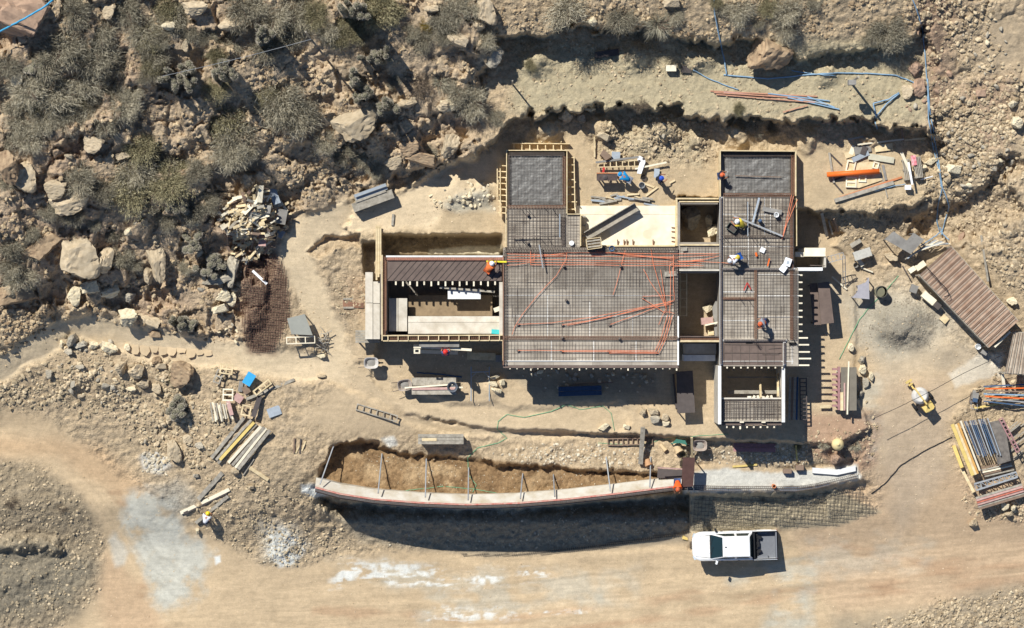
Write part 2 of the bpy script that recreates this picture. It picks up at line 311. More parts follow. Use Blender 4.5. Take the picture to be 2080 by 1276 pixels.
# grey gravel and cement spills
gp = zone([(262,1015),(300,1000),(350,1010),(385,1090),(430,1120),(430,1160),(400,1215),(340,1235),(300,1210),(285,1150),(255,1080)], 40, 30, 12) * sstep(-.75, .05, med + .5 * fin)
paint(gp, (196, 190, 174), .9); paint(gp * sstep(-.1, .3, med), (206, 198, 180), .7)
paint(zone([(215,1095),(235,1080),(262,1120),(255,1150),(235,1150)], 14, 8, 4), (204, 196, 180), .7)
paint(zone([(300,990),(360,975),(400,1010),(370,1060),(330,1030)], 30, 12), (168, 160, 146), .6)
for poly, k in [([(675,1140),(760,1140),(860,1160),(1000,1165),(1200,1150),(1240,1230),(1100,1240),(860,1260),(840,1240),(900,1200),(700,1180)], .5), ([(1590,1110),(1660,1140),(1640,1290),(1540,1290),(1580,1180),(1480,1180)], .75), ([(1640,1100),(1760,1080),(1900,1100),(1880,1150),(1700,1170)], .35), ([(1200,1130),(1300,1140),(1290,1220),(1210,1230)], .35), ([(1740,690),(1790,700),(1790,800),(1790,900),(1770,930),(1755,800)], .55)]:
    paint(zone(poly, 34, 22, 8) * sstep(-.45, .35, fbm(X / 50, Y / 22, 4, 131)), (200, 192, 172), k)
stk = sstep(-.06, .2, fbm(X / 62, Y / 11, 6, 141, .62))
for poly in ([(690,1140),(800,1145),(900,1162),(1020,1160),(1030,1185),(940,1200),(820,1190),(700,1178)], [(840,1255),(900,1235),(1000,1235),(1100,1228),(1130,1245),(960,1262),(860,1268)], [(1060,1150),(1100,1160),(1120,1170),(1050,1180)], [(690,1150),(730,1150),(720,1180),(670,1190)], [(1080,1240),(1180,1230),(1190,1250),(1100,1250)]):
    paint(zone(poly, 26, 12, 6) * stk * sstep(-.5, .15, fin + .6 * wob2), (240, 234, 222), .95)
paint(zone([(540,1085),(580,1070),(625,1100),(625,1130),(600,1155),(565,1162),(540,1130)], 16, 14, 8) * sstep(-.4, .1, fin + med), (236, 232, 222), .95)
paint(zone([(520,1060),(600,1060),(640,1110),(600,1150),(530,1140)], 34, 14), (200, 190, 172), .5)
paint(zone([(612,985),(650,980),(665,1005),(640,1012),(612,1000)], 10, 5, 3), (232, 228, 218)); paint(zone([(434,1130),(448,1128),(450,1142),(438,1148)], 6, 2, 2), (240, 236, 226))
paint(zone([(285,925),(320,918),(345,945),(330,965),(290,955)], 14, 8, 6), (206, 200, 190), .85); paint(zone([(775,890),(800,885),(808,905),(790,910)], 8, 4, 3), (226, 218, 204), .9)
# dug earth, with shade of bank and wall put into some zones
paint(zone([(668,918),(690,900),(730,893),(815,918),(950,932),(1100,944),(1260,958),(1330,968),(1392,975),(1392,1000),(1150,1028),(950,1030),(780,1020),(640,990)], 8, 3, 4), (150, 116, 76), .95)
paint(zone([(700,915),(820,930),(950,945),(1250,968),(1250,990),(950,1010),(760,985)], 26, 10, 6) * sstep(-.2, .4, med), (184, 152, 110), .75); paint(zone([(690,915),(950,940),(1300,965),(1300,995),(950,1012),(740,990)], 20, 6) * sstep(.05, .4, fbm(X / 24, Y / 18, 3, 333)), (122, 92, 60), .7)
paint(zone([(1392,960),(1480,952),(1560,962),(1740,945),(1752,975),(1560,1000),(1392,1000)], 8, 3, 4), (212, 206, 194), .9)
paint(zone([(776,478),(1018,478),(1018,520),(776,520)], 10, 3), (134, 112, 80), .9); paint(zone([(870,506),(1018,498),(1018,520),(870,520)], 6, 3, 3), (226, 208, 172), .9)  # dug trench floor, with the bank's dark brown shade in its colour
paint(zone([(490,520),(560,512),(584,560),(584,640),(560,715),(500,720),(490,640)], 18, 12, 5), (148, 120, 96), .9)
paint(zone([(700,560),(760,560),(760,640),(700,640)], 40, 14), (180, 146, 112), .6); paint(zone([(640,1025),(1400,1010),(1400,1100),(1000,1130),(740,1100)], 20, 4), (160, 145, 122), .75)  # second zone: grey tone of the wall's cast shadow painted into the soil
paint(zone([(1400,1006),(1700,995),(1790,1040),(1700,1070),(1400,1085)], 14, 5), (178, 163, 132), .75)
paint(zone([(1730,610),(1800,590),(1890,600),(1920,650),(1890,710),(1800,725),(1740,700)], 60, 20), (182, 172, 152), .7)
paint(zone([(1770,640),(1800,615),(1870,615),(1895,650),(1880,690),(1820,705),(1775,690)], 18, 8, 4), (162, 150, 130), .9)
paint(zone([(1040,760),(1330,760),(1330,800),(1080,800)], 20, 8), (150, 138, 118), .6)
paint(zone([(1925,760),(1985,722),(2040,715),(2030,760),(1990,765),(1940,790)], 10, 8, 3), (226, 210, 186), .75)
paint(zone([(1690,1250),(1900,1230),(2080,1180),(2300,1180),(2300,1400),(1700,1400)], 40, 18), (170, 150, 122), .8)
for ln, wd in (([(200,1330),(640,1245),(1000,1230),(1500,1180),(2080,1120),(2500,1080)], 95), ([(-200,885),(0,885),(90,905),(175,960),(240,1040),(300,1140),(420,1225),(640,1240),(1000,1228),(1500,1178),(2300,1100)], 62), ([(1800,1500),(1850,1120),(1850,1000),(1845,900),(1850,600)], 55), ([(200,1300),(1000,1262),(1500,1240),(2300,1120)], 60)):
    d_ = ldist(ln, X, Y) + 5 * med; k_ = road * (1 - sstep(wd * .6, wd, d_)); tr = vnoise(d_ / 5.2, X * 0 + Y / 400 + X / 300, 211) + .7 * vnoise(d_ / 2.4, X / 260 + Y / 300, 213)
    C = C * (1 + (.035 if wd == 55 else .062) * k_ * tr * (.6 + .8 * sstep(-.3, .4, big)))[..., None]
C = C * (1 + .05 * road * fbm(X / 60, Y / 9, 3, 217))[..., None]
C = C * np.array([.965, 1.0, .985])
lum = C @ np.array([.3, .5, .2]); C = np.clip(lum[..., None] + (C - lum[..., None]) * .87, 0, 1) * 1.06
C *= (1 + .10 * med + .09 * fin * rough)[..., None] * (1 + .10 * (gid - .5) * rough)[..., None]
V = np.zeros(X.shape + (3,)); kk = (CAM_H - Z) / CAM_H / PPM; V[..., 0] = (X - 1040) * kk; V[..., 1] = (638 - Y) * kk; V[..., 2] = Z
ny, nx = X.shape; idx = np.arange(nx * ny).reshape(ny, nx)
F = np.stack([idx[1:, :-1], idx[1:, 1:], idx[:-1, 1:], idx[:-1, :-1]], -1).reshape(-1, 4)
me = np_mesh('ground', V.reshape(-1, 3), F, True)
ca = me.color_attributes.new('soil', 'FLOAT_COLOR', 'POINT'); ca.data.foreach_set('color', np.c_[np.clip(C, 0, 1).reshape(-1, 3), rough.reshape(-1)].astype('f4').ravel())
def ground_mat():
    m = bpy.data.materials.new('soil'); m.use_nodes = True; n = m.node_tree.nodes; L = m.node_tree.links; b = n['Principled BSDF']
    b.inputs['Roughness'].default_value = .95; b.inputs['Specular IOR Level'].default_value = .1
    at = n.new('ShaderNodeVertexColor'); at.layer_name = 'soil'; tc = n.new('ShaderNodeTexCoord')
    def noise(sc, det=4):
        q = n.new('ShaderNodeTexNoise'); q.inputs['Scale'].default_value = sc; q.inputs['Detail'].default_value = det; q.inputs['Roughness'].default_value = .7; L.new(tc.outputs['Object'], q.inputs[0]); return q
    def math_(op, a, b_):
        q = n.new('ShaderNodeMath'); q.operation = op
        for i, v in enumerate((a, b_)):
            if hasattr(v, 'is_linked') or hasattr(v, 'links'): L.new(v, q.inputs[i])
            else: q.inputs[i].default_value = v
        return q.outputs[0]
    n1 = noise(2.2, 6); n2 = noise(14, 5)
    vo = n.new('ShaderNodeTexVoronoi'); vo.inputs['Scale'].default_value = 6.5; L.new(tc.outputs['Object'], vo.inputs[0])
    sp = n.new('ShaderNodeSeparateColor'); L.new(vo.outputs['Color'], sp.inputs[0])
    v2 = n.new('ShaderNodeTexVoronoi'); v2.inputs['Scale'].default_value = 15; L.new(tc.outputs['Object'], v2.inputs[0])
    sp2 = n.new('ShaderNodeSeparateColor'); L.new(v2.outputs['Color'], sp2.inputs[0])
    rg = at.outputs['Alpha']; rr = math_('ADD', math_('MULTIPLY', rg, .8), .2)
    a = math_('MULTIPLY', math_('SUBTRACT', n1.outputs[0], .5), .5)
    a = math_('ADD', a, math_('MULTIPLY', math_('SUBTRACT', n2.outputs[0], .5), .55))
    a = math_('ADD', a, math_('MULTIPLY', math_('MULTIPLY', math_('SUBTRACT', sp.outputs[0], .5), .3), rr))
    a = math_('ADD', a, math_('MULTIPLY', math_('MULTIPLY', math_('SUBTRACT', sp2.outputs[0], .5), .26), rr))
    mp = n.new('ShaderNodeMapping'); mp.inputs['Scale'].default_value = (.16, 1, 1); L.new(tc.outputs['Object'], mp.inputs[0])
    n3 = noise(5, 5); L.new(mp.outputs[0], n3.inputs[0]); a = math_('ADD', a, math_('MULTIPLY', math_('MULTIPLY', math_('SUBTRACT', n3.outputs[0], .5), .5), math_('SUBTRACT', 1., rg)))
    f = math_('ADD', a, 1.)
    sc = n.new('ShaderNodeVectorMath'); sc.operation = 'SCALE'; L.new(at.outputs['Color'], sc.inputs[0]); L.new(f, sc.inputs['Scale'])
    L.new(sc.outputs[0], b.inputs['Base Color'])
    hgt = math_('ADD', math_('MULTIPLY', math_('MULTIPLY', sp.outputs[1], math_('SUBTRACT', .75, vo.outputs['Distance'])), math_('ADD', math_('MULTIPLY', rg, .9), .08)), math_('MULTIPLY', math_('ADD', n2.outputs[0], math_('MULTIPLY', math_('SUBTRACT', .6, v2.outputs['Distance']), rr)), .5))
    bp = n.new('ShaderNodeBump'); bp.inputs['Strength'].default_value = .8; bp.inputs['Distance'].default_value = .055; L.new(hgt, bp.inputs['Height']); L.new(bp.outputs[0], b.inputs['Normal'])
    return m
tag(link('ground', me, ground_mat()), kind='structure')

# ------------------------------------------------------------------ rocks
def ico(sub):
    import bmesh
    bm = bmesh.new(); bmesh.ops.create_icosphere(bm, subdivisions=sub, radius=1.0)
    v = np.array([p.co[:] for p in bm.verts]); f = np.array([[q.index for q in p.verts] for p in bm.faces]); bm.free(); return v, f
ICO = {k: ico(k) for k in (1, 2, 3, 4)}
def rock_shape(sub, seed, planes=15, rough_=.10, flatness=1.):
    g = np.random.RandomState(seed); v, f = ICO[sub]; v = v.copy()
    n = g.normal(size=(planes, 3)); n /= np.linalg.norm(n, axis=1)[:, None]; d = g.uniform(.42, .86, planes)
    for nn, dd in zip(n, d):
        t = v @ nn - dd; v -= np.clip(t, 0, None)[:, None] * nn
    if sub >= 3:
        q = v * 2.3 + seed * 3.1; v *= (1 + rough_ * (fbm(q[:, 0] + q[:, 2], q[:, 1] - q[:, 2], 3, seed) + .6 * vnoise(3.3 * q[:, 0] + q[:, 2], 3.3 * q[:, 1] + q[:, 2], seed + 1) - .9 * (np.abs(vnoise(1.3 * q[:, 0] + .7 * q[:, 2], 1.3 * q[:, 1], seed + 4)) < .07)))[:, None]
    v[:, 2] *= flatness; return v, f
rock_mats = {'tan': mat('tan_rock', (200, 182, 152), .92, .26, 3.2, bump=1., second=(164, 146, 118), objvar=.12),
             'pale': mat('pale_rock', (226, 212, 180), .92, .2, 3.5, bump=.9, second=(194, 178, 146), objvar=.1),
             'grey': mat('grey_rock', (184, 174, 154), .92, .25, 3, bump=.9, second=(150, 140, 122), objvar=.12),
             'red': mat('reddish_rock', (184, 154, 128), .92, .25, 3, bump=1., second=(146, 120, 100), objvar=.1),
             'brown': mat('brown_rock', (180, 156, 124), .92, .25, 3, bump=1., second=(138, 114, 90), objvar=.1)}
ROCKMESH = {}
def rock_mesh(kind, k, sub=3):
    key = (kind, k, sub)
    if key not in ROCKMESH:
        v, f = rock_shape(sub, 100 + k * 7 + sub); m = np_mesh('rock_shape', v, f, False); m.materials.append(rock_mats[kind]); ROCKMESH[key] = m
    return ROCKMESH[key]
def rock(px, py, rx, ry, rot, hgt, kind, label, name='boulder', cat='boulder', group=None, sink=.3, sub=4, k=None):
    "rx, ry: half extents in pixels, hgt: height in metres"
    o = bpy.data.objects.new(name, rock_mesh(kind, rnd.randrange(9) if k is None else k, sub)); COL.objects.link(o)
    s = 1.22; o.scale = (M(rx) * s, M(ry) * s, hgt * .72); o.location = P(px, py, hgt * (.5 - sink)); o.rotation_euler = (rnd.uniform(-.15, .15), rnd.uniform(-.15, .15), R(rot))
    return tag(o, label, cat, group)
BIG = [(34,34,74,60,-28,2.2,'red','huge reddish sandstone block at the hill corner, crossed by a blue pipe'),
 (722,246,52,34,28,1.3,'tan','large smooth tan boulder sloping beside a spiny cactus above the pile of panels'),
 (478,50,28,17,15,.8,'tan','flat topped tan boulder half covered by a grey bush on the upper hill'),
 (33,160,18,14,10,.6,'pale','small rounded pale boulder between grey bushes near the western hill edge'),
 (48,362,30,28,0,1.3,'tan','blocky tan outcrop with a deep shaded side above the western slope'),(14,335,24,34,20,1.4,'brown','dark sided rock outcrop at the western edge below the dense bushes'),
 (112,385,26,16,10,.7,'tan','low split tan rock below the blocky western outcrop'),(140,410,44,22,12,.9,'tan','long layered tan rock ledge beside a round grey bush'),
 (188,292,24,16,-10,.8,'tan','tan rock with a sharp dark shadow among the dense grey bushes'),(245,318,16,12,0,.5,'tan','small square tan rock under a shady ledge in the grey bushes'),
 (82,505,38,30,25,1.2,'brown','shaded brown boulder left of the big rounded outcrop'),(158,526,48,42,10,1.7,'tan','big rounded tan outcrop above the pile of pale blocks'),
 (216,535,18,34,-12,1.2,'tan','tall narrow tan rock slab beside the big rounded outcrop'),(318,525,20,42,12,.9,'tan','long upright tan rock rib on the bare slope'),(300,560,14,20,10,.6,'tan','small tan rock below the upright rock rib'),
 (42,598,44,28,15,1.3,'brown','wide brown boulder beside the bare grey tree'),(12,585,20,24,0,1.1,'brown','brown boulder cut by the western picture edge beside the bare grey tree'),(35,575,18,12,10,.6,'tan','tan cap rock on the wide brown boulder'),
 (187,585,20,19,10,1.1,'pale','pale angular block, highest of the fallen blocks above the footpath'),(152,600,17,20,-15,.9,'pale','pale wedge shaped block, western end of the fallen blocks above the footpath'),(228,592,24,20,20,1.0,'pale','pale split block next to dark rubble above the footpath'),
 (261,641,22,19,-5,1.2,'pale','pale cube shaped boulder standing alone above the footpath'),(262,604,16,13,10,.7,'grey','grey jagged rock behind the pale cube shaped boulder'),(306,656,28,18,-25,.6,'tan','flat tan slab right of the pale cube shaped boulder'),(318,680,13,11,0,.4,'brown','small brown stone at the top of the stone steps'),
 (451,600,20,13,10,.8,'pale','pale flat topped block beside the grey wedge rock by the rusty mesh'),(466,607,16,15,-10,.9,'pale','pale squared block touching the rusty rebar mesh'),(450,628,17,12,15,.7,'pale','pale rounded block, lowest of the pale group by the rusty mesh'),(478,590,9,7,0,.4,'pale','small white stone at the rusty mesh edge'),
 (452,565,36,14,15,1.1,'grey','long grey wedge of rock below a cactus by the rusty mesh'),(472,550,14,28,-8,1.2,'grey','upright grey rock face beside the rusty rebar mesh'),
 (366,760,27,23,-12,1.5,'brown','large dark angular boulder at the east end of the rubble below the stone steps'),(330,745,13,9,0,.5,'tan','tan stone tucked against the large dark angular boulder'),
 (244,748,18,15,25,.8,'tan','tan diamond shaped boulder in the rubble below the stone steps'),(279,752,17,15,-20,.9,'tan','split tan boulder in the rubble below the stone steps'),(318,732,12,9,10,.5,'brown','brown stone under the lower edge of the stone steps'),(292,777,14,10,-10,.5,'tan','flat tan stone below the split tan boulder'),(268,790,11,6,0,.4,'pale','pale flat stone on the slope below the split tan boulder'),
 (222,705,20,11,-25,.8,'pale','pale elongated boulder just below the footpath bend'),(160,702,13,10,0,.6,'grey','grey rounded stone in the heap inside the footpath bend'),(146,692,15,18,-20,.9,'grey','grey upright stone at the top of the heap inside the footpath bend'),(141,714,9,9,0,.6,'grey','dark grey rounded stone in the heap inside the footpath bend'),(190,700,11,8,-15,.5,'pale','pale stone beside the footpath bend'),(126,700,8,9,0,.4,'pale','pale small stone on the outer side of the footpath bend'),(258,706,8,7,0,.4,'pale','round pale stone next to the stone steps'),
 (100,760,9,8,0,.5,'grey','round grey stone on the dirt below the footpath'),(164,745,10,7,0,.4,'grey','dark grey flat stone in the rubble below the footpath bend'),(318,790,12,11,0,.5,'tan','small tan boulder near the cactus by the dirt road'),
 (352,918,18,22,10,.8,'tan','tan boulder beside the chalky white rubble above the dirt road'),(380,893,13,9,25,.4,'tan','flat triangular tan stone above the dirt road'),(406,905,9,9,0,.5,'grey','grey stone close to the stack of old planks'),(480,958,10,12,0,.6,'tan','pointed tan stone at the foot of the stack of old planks'),(512,990,7,6,0,.5,'tan','round tan stone on bare dirt below the plank stack'),(400,967,7,6,0,.5,'grey','small grey stone with a long shadow near the loose planks'),
 (655,765,10,5,0,.4,'tan','flat tan stone on the edge of the footpath below the wheelbarrow'),(654,722,10,7,0,.5,'pale','pale stone with dark shadow by the pallet of branches'),
 (903,217,24,14,8,.9,'tan','tan ledge rock under a grey bush above the cliff'),(912,212,20,12,0,.7,'pale','pale rock partly hidden by a grey bush above the cliff'),(985,22,22,30,15,1.4,'tan','large smooth tan boulder on the upper hill beside a dark gap'),(933,86,24,16,-25,1.0,'tan','tan wedge rock above the shaded cutting'),(1000,115,22,18,0,1.0,'grey','grey boulder in the shade at the end of the upper cutting'),
 (832,210,22,12,15,.7,'tan','flat tan slab above the steep cliff'),(830,300,24,14,20,.9,'brown','brown rock jutting from the cliff face'),(800,330,22,12,30,.8,'tan','tan rock at the cliff foot'),(915,292,18,26,-20,1.1,'tan','tan rock rib on the cliff above the grey stone heap'),(860,325,34,18,-15,1.1,'brown','broad brown rock face above the courtyard cutting'),
 (975,52,14,18,0,.8,'tan','tan stone beside the large smooth boulder on the upper hill'),(880,20,16,10,0,.6,'tan','tan stone among bushes near the top edge'),(220,22,16,14,0,.7,'tan','tan rock in a gap between bushes at the top edge'),(345,55,14,11,0,.6,'pale','pale stone under an olive bush on the upper hill'),(395,15,26,14,0,.8,'tan','tan rock with an olive bush growing on it at the top edge'),(375,92,9,13,0,.5,'tan','upright tan stone below the olive bush on the upper hill'),
 (1565,100,46,34,15,1.9,'brown','big rounded grey boulder in the upper cutting'),(1368,8,18,12,0,.8,'tan','tan boulder at the top edge of the hill above the cutting'),(1205,45,9,14,15,.6,'pale','upright pale rock on the rim of the upper cutting'),
 (1150,228,15,17,0,1.1,'tan','rounded rock sticking out of the lower cutting'),(1180,240,11,9,0,.6,'tan','small rock beside the rounded one in the lower cutting'),(1200,222,11,6,0,.5,'pale','pale rock on the rim of the lower cutting'),(1228,278,14,11,-30,.6,'tan','wedge of tan rock in front of the lower cutting'),
 (1995,190,11,12,0,.3,'red','flat reddish slab on the eastern scree'),(2056,212,13,9,0,.6,'pale','pale stone on the eastern scree near the picture edge'),(2062,250,14,11,0,.9,'pale','large pale stone with a dark shadow on the eastern scree'),(1866,175,16,18,0,.6,'red','reddish boulder where the two blue pipes meet'),(1842,187,14,12,0,.6,'tan','tan boulder below the blue pipe on the terrace'),(1858,140,18,16,0,.6,'red','reddish flat boulder beside the long blue pipe'),(1890,330,12,8,20,.6,'pale','pale wedge rock beside the blue pipe above the pallets'),(1875,340,8,7,0,.5,'pale','pale triangular rock next to the pallets'),(1940,345,16,14,-10,.8,'pale','large pale rock on the scree rim east of the blue pipe'),(1925,365,12,9,0,.5,'tan','tan rock below the scree rim'),(2055,330,10,8,0,.5,'grey','grey stone beside a dark hollow on the eastern scree'),(1953,482,9,14,-20,.5,'red','reddish stone above the long corrugated shed'),(2056,612,10,10,0,.7,'pale','round pale stone behind the long corrugated shed'),
 (1812,523,14,11,-20,.9,'tan','tan rock beside the plywood table near the shed'),(1727,706,8,8,0,.6,'pale','round pale stone at the head of the row of rocks'),(1750,732,11,10,20,.7,'grey','dark grey block in the row of rocks beside the trestle'),(1751,750,10,9,-10,.7,'pale','white faced rock in the row of rocks beside the trestle'),(1757,778,8,9,0,.5,'grey','grey rock in the row of rocks beside the trestle'),(1748,800,8,8,0,.5,'grey','small grey rock in the row of rocks beside the trestle'),(1768,765,6,9,0,.5,'pale','thin pale rock in the row of rocks beside the trestle'),
 (1698,932,18,15,-20,.9,'red','reddish rock under the yellow float near the wall'),(1226,869,11,8,25,.6,'pale','pale wedge stone lying near the long grey beam'),(1274,868,8,7,-20,.5,'pale','pale angular stone next to the long grey beam'),
 (1306,838,10,9,20,.6,'tan','tan stone at the west end of the stone row by the dark panel'),(1325,836,11,9,-20,.6,'tan','squarish tan stone in the row by the dark panel'),(1330,852,12,7,0,.5,'grey','flat grey stone in the row by the dark panel'),(1350,848,9,8,0,.5,'tan','tan stone nearest the dark panel'),(1352,860,9,5,0,.4,'pale','pale flat stone below the row by the dark panel'),
 (1004,767,10,6,15,.5,'pale','upper pale stone beside the blue scaffold frame'),(1003,780,10,6,-10,.5,'pale','middle pale stone beside the blue scaffold frame'),(1010,795,12,7,-20,.5,'pale','lower pale stone beside the blue scaffold frame'),(1021,778,6,10,10,.5,'pale','upright pale stone at the end of the stones by the scaffold frame'),
 (1978,1062,9,8,0,.6,'tan','round tan stone under the south end of the timber rack'),(2040,1028,10,8,0,.7,'pale','pale stone at the foot of the red plank stack'),(2058,1032,9,8,0,.6,'pale','pale stone right of another at the foot of the red plank stack'),(2050,1045,9,9,0,.6,'tan','lowest tan stone at the foot of the red plank stack'),
 (401,1078,4.5,7,5,.35,'pale','small pale upright stone by the feet of the worker in white'),(1402,440,22,24,10,1.2,'grey','grey boulder inside the framed pit between the slabs'),(1446,470,12,20,-15,1.4,'pale','pale concrete lump on the east side of the framed pit'),(1440,450,9,12,0,.9,'pale','smaller pale lump above another in the framed pit'),
 (1436,628,10,13,0,.8,'pale','pale rock in the dark gap next to the pink block')]
for b in BIG: rock(*b)
# smaller loose rocks one can count
def in_poly(p, x, y):
    r = False; j = len(p) - 1
    for i in range(len(p)):
        if (p[i][1] > y) != (p[j][1] > y) and x < (p[j][0] - p[i][0]) * (y - p[i][1]) / (p[j][1] - p[i][1]) + p[i][0]: r = not r
        j = i
    return r
ZONES = [('tan', [(0,300),(300,300),(500,420),(430,640),(200,560),(0,470)], 26, 5, 13, 'loose tan rock on the bushy western slope', 'loose rocks on the western slope'),
 ('tan', [(540,130),(700,170),(740,330),(620,420),(520,370),(640,300)], 22, 4, 9, 'loose tan rock on the bare slope above the heap of scrap wood', 'loose rocks above the scrap wood'),
 ('grey', [(110,690),(230,690),(260,800),(200,830),(120,790)], 34, 4, 10, 'grey and tan rock in the heap inside the footpath bend', 'rocks in the heap inside the footpath bend'),
 ('tan', [(230,740),(420,760),(400,880),(330,940),(260,860)], 26, 4, 9, 'tan rock in the rubble between footpath and dirt road', 'rocks between footpath and dirt road'),
 ('pale', [(440,640),(470,630),(490,700),(440,690)], 10, 4, 7, 'pale stone tipped beside the rusty rebar mesh', 'stones tipped beside the rusty mesh'),
 ('grey', [(1960,20),(2060,60),(2030,180),(1930,260),(1950,150)], 16, 3, 7, 'grey stone on the upper eastern scree', 'stones on the upper eastern scree'),
 ('grey', [(1930,260),(2050,260),(2070,340),(1960,400),(1900,340)], 30, 3.5, 9, 'grey rock in the scree beside the long blue pipe', 'rocks in the scree by the blue pipe'),
 ('red', [(1860,60),(1930,100),(1920,240),(1840,230),(1850,140)], 16, 4, 9, 'reddish rock along the upper blue pipe', 'reddish rocks along the blue pipe'),
 ('tan', [(1230,250),(1400,240),(1400,330),(1270,320)], 20, 3.5, 8, 'tan rock spilled below the lower cutting', 'rocks below the lower cutting'),
 ('pale', [(868,385),(990,355),(1000,420),(880,425)], 30, 3.5, 7, 'pale grey stone in the heap west of the formwork', 'stones in the pale heap'),
 ('grey', [(1080,752),(1330,758),(1340,785),(1100,780)], 20, 4, 8, 'grey rock in the shade under the main slab', 'rocks shaded by the main slab'),
 ('tan', [(1720,1240),(2080,1195),(2080,1276),(1740,1276)], 18, 3.5, 8, 'tan stone on the slope at the south-eastern corner', 'stones at the south-eastern corner')]
for kind, poly, n, r0, r1, lab, grp in ZONES:
    xs, ys = [p[0] for p in poly], [p[1] for p in poly]; c = 0
    while c < n:
        x, y = rnd.uniform(min(xs), max(xs)), rnd.uniform(min(ys), max(ys))
        if not in_poly(poly, x, y): continue
        c += 1; r = r0 + (r1 - r0) * rnd.random() ** 2; kk_ = kind if rnd.random() < .7 else rnd.choice(['tan', 'grey', 'pale'])
        rock(x, y, r, r * rnd.uniform(.6, .95), rnd.uniform(0, 180), M(r) * rnd.uniform(1, 1.5), kk_, lab, 'loose_rock', 'rock', grp, sub=2)
# rubble too fine to count
def rubble(name, zones, m, seed, sub, tint):
    g = np.random.RandomState(seed); vs, fs = [], []; off = 0; shp = [rock_shape(sub, 900 + i, 9, 0) for i in range(10)]
    for poly, n, r0, r1, pw, *force in zones:
        p = np.array(poly, float); lo, hi = p.min(0), p.max(0); x = g.uniform(lo[0], hi[0], n * 2); y = g.uniform(lo[1], hi[1], n * 2)
        ok = sdist(poly, x, y) > g.normal(0, 8, n * 2)
        cl = fbm(x / 38, y / 38, 3, seed + 3); ok &= cl > g.uniform(-.55, .35, n * 2)
        i = np.clip(((x - GX0) / GS).astype(int), 0, GNX - 1); j = np.clip(((y - GY0) / GS).astype(int), 0, GNY - 1)
        ok &= rough[no:no + GNY, no:no + GNX][j, i] > (g.uniform(.05, .85, n * 2) if not force else -1)
        x, y = x[ok], y[ok]
        for a, b_ in zip(x, y):
            r = (r0 + (r1 - r0) * g.random_sample() ** pw) / PPM; v, f = shp[g.randint(10)]; t = g.uniform(0, 6.28); c, s = math.cos(t), math.sin(t)
            sx, sy, sz = r * g.uniform(.8, 1.3), r * g.uniform(.6, 1), r * g.uniform(.5, .9)
            q = np.empty_like(v); ux, uy = v[:, 0] * sx, v[:, 1] * sy; o = P(a, b_, sz * .08)
            q[:, 0] = ux * c - uy * s + o[0]; q[:, 1] = ux * s + uy * c + o[1]; q[:, 2] = v[:, 2] * sz + o[2]
            vs.append(q); fs.append(f + off); off += len(v)
    me = np_mesh(name, np.concatenate(vs), np.concatenate(fs)); return tag(link(name, me, m), kind='stuff')
def rubble_mat(name, a, b_):
    m = bpy.data.materials.new(name); m.use_nodes = True; n = m.node_tree.nodes; L = m.node_tree.links; p = n['Principled BSDF']; p.inputs['Roughness'].default_value = .93; p.inputs['Specular IOR Level'].default_value = .12
    g = n.new('ShaderNodeNewGeometry'); cr = n.new('ShaderNodeValToRGB'); e = cr.color_ramp.elements; e[0].color = (*lin(a), 1); e[1].color = (*lin(b_), 1)
    L.new(g.outputs['Random Per Island'], cr.inputs[0]); L.new(cr.outputs[0], p.inputs['Base Color']); return m
ALLHILL = [(-60,-60),(980,-60),(990,180),(960,320),(740,385),(640,430),(590,490),(500,560),(480,700),(300,690),(0,640),(-60,640)]
rubble('hill_rubble', [(ALLHILL, 9500, 1.3, 7.0, 3.4), ([(520,120),(720,160),(760,360),(640,430),(560,400)], 1100, 1.6, 6, 2.5), ([(0,600),(140,640),(60,720),(0,760)], 700, 2, 7, 2.2), ([(230,560),(480,480),(480,720),(330,690)], 600, 1.6, 5, 2.5),
   ([(980,-60),(1880,-60),(1860,60),(1480,80),(1020,60)], 1800, 2, 6.5, 2.6)], rubble_mat('hill_stones', (138, 116, 90), (206, 184, 148)), 5, 1, 0)
rubble('slope_rubble', [([(0,720),(110,680),(260,690),(440,740),(560,790),(470,850),(420,960),(330,940),(250,860),(130,830),(0,820)], 3600, 2.0, 7.5, 2.2), ([(420,960),(640,1000),(720,1100),(640,1150),(520,1150),(400,1070)], 1100, 1.4, 5, 2.5),
   ([(0,930),(70,940),(160,1010),(210,1090),(200,1200),(120,1290),(0,1290)], 1500, .9, 5, 3.4), ([(600,560),(700,700),(690,750),(620,680)], 380, 1.6, 6, 2), ([(680,560),(760,560),(760,640),(690,640)], 200, 1.4, 4, 2), ([(800,740),(1010,740),(1010,800),(830,800)], 260, 1.6, 5.5, 2), ([(1290,825),(1390,830),(1390,870),(1300,865)], 120, 2, 6, 2)],
   rubble_mat('slope_stones', (140, 126, 102), (210, 190, 156)), 11, 1, 0)
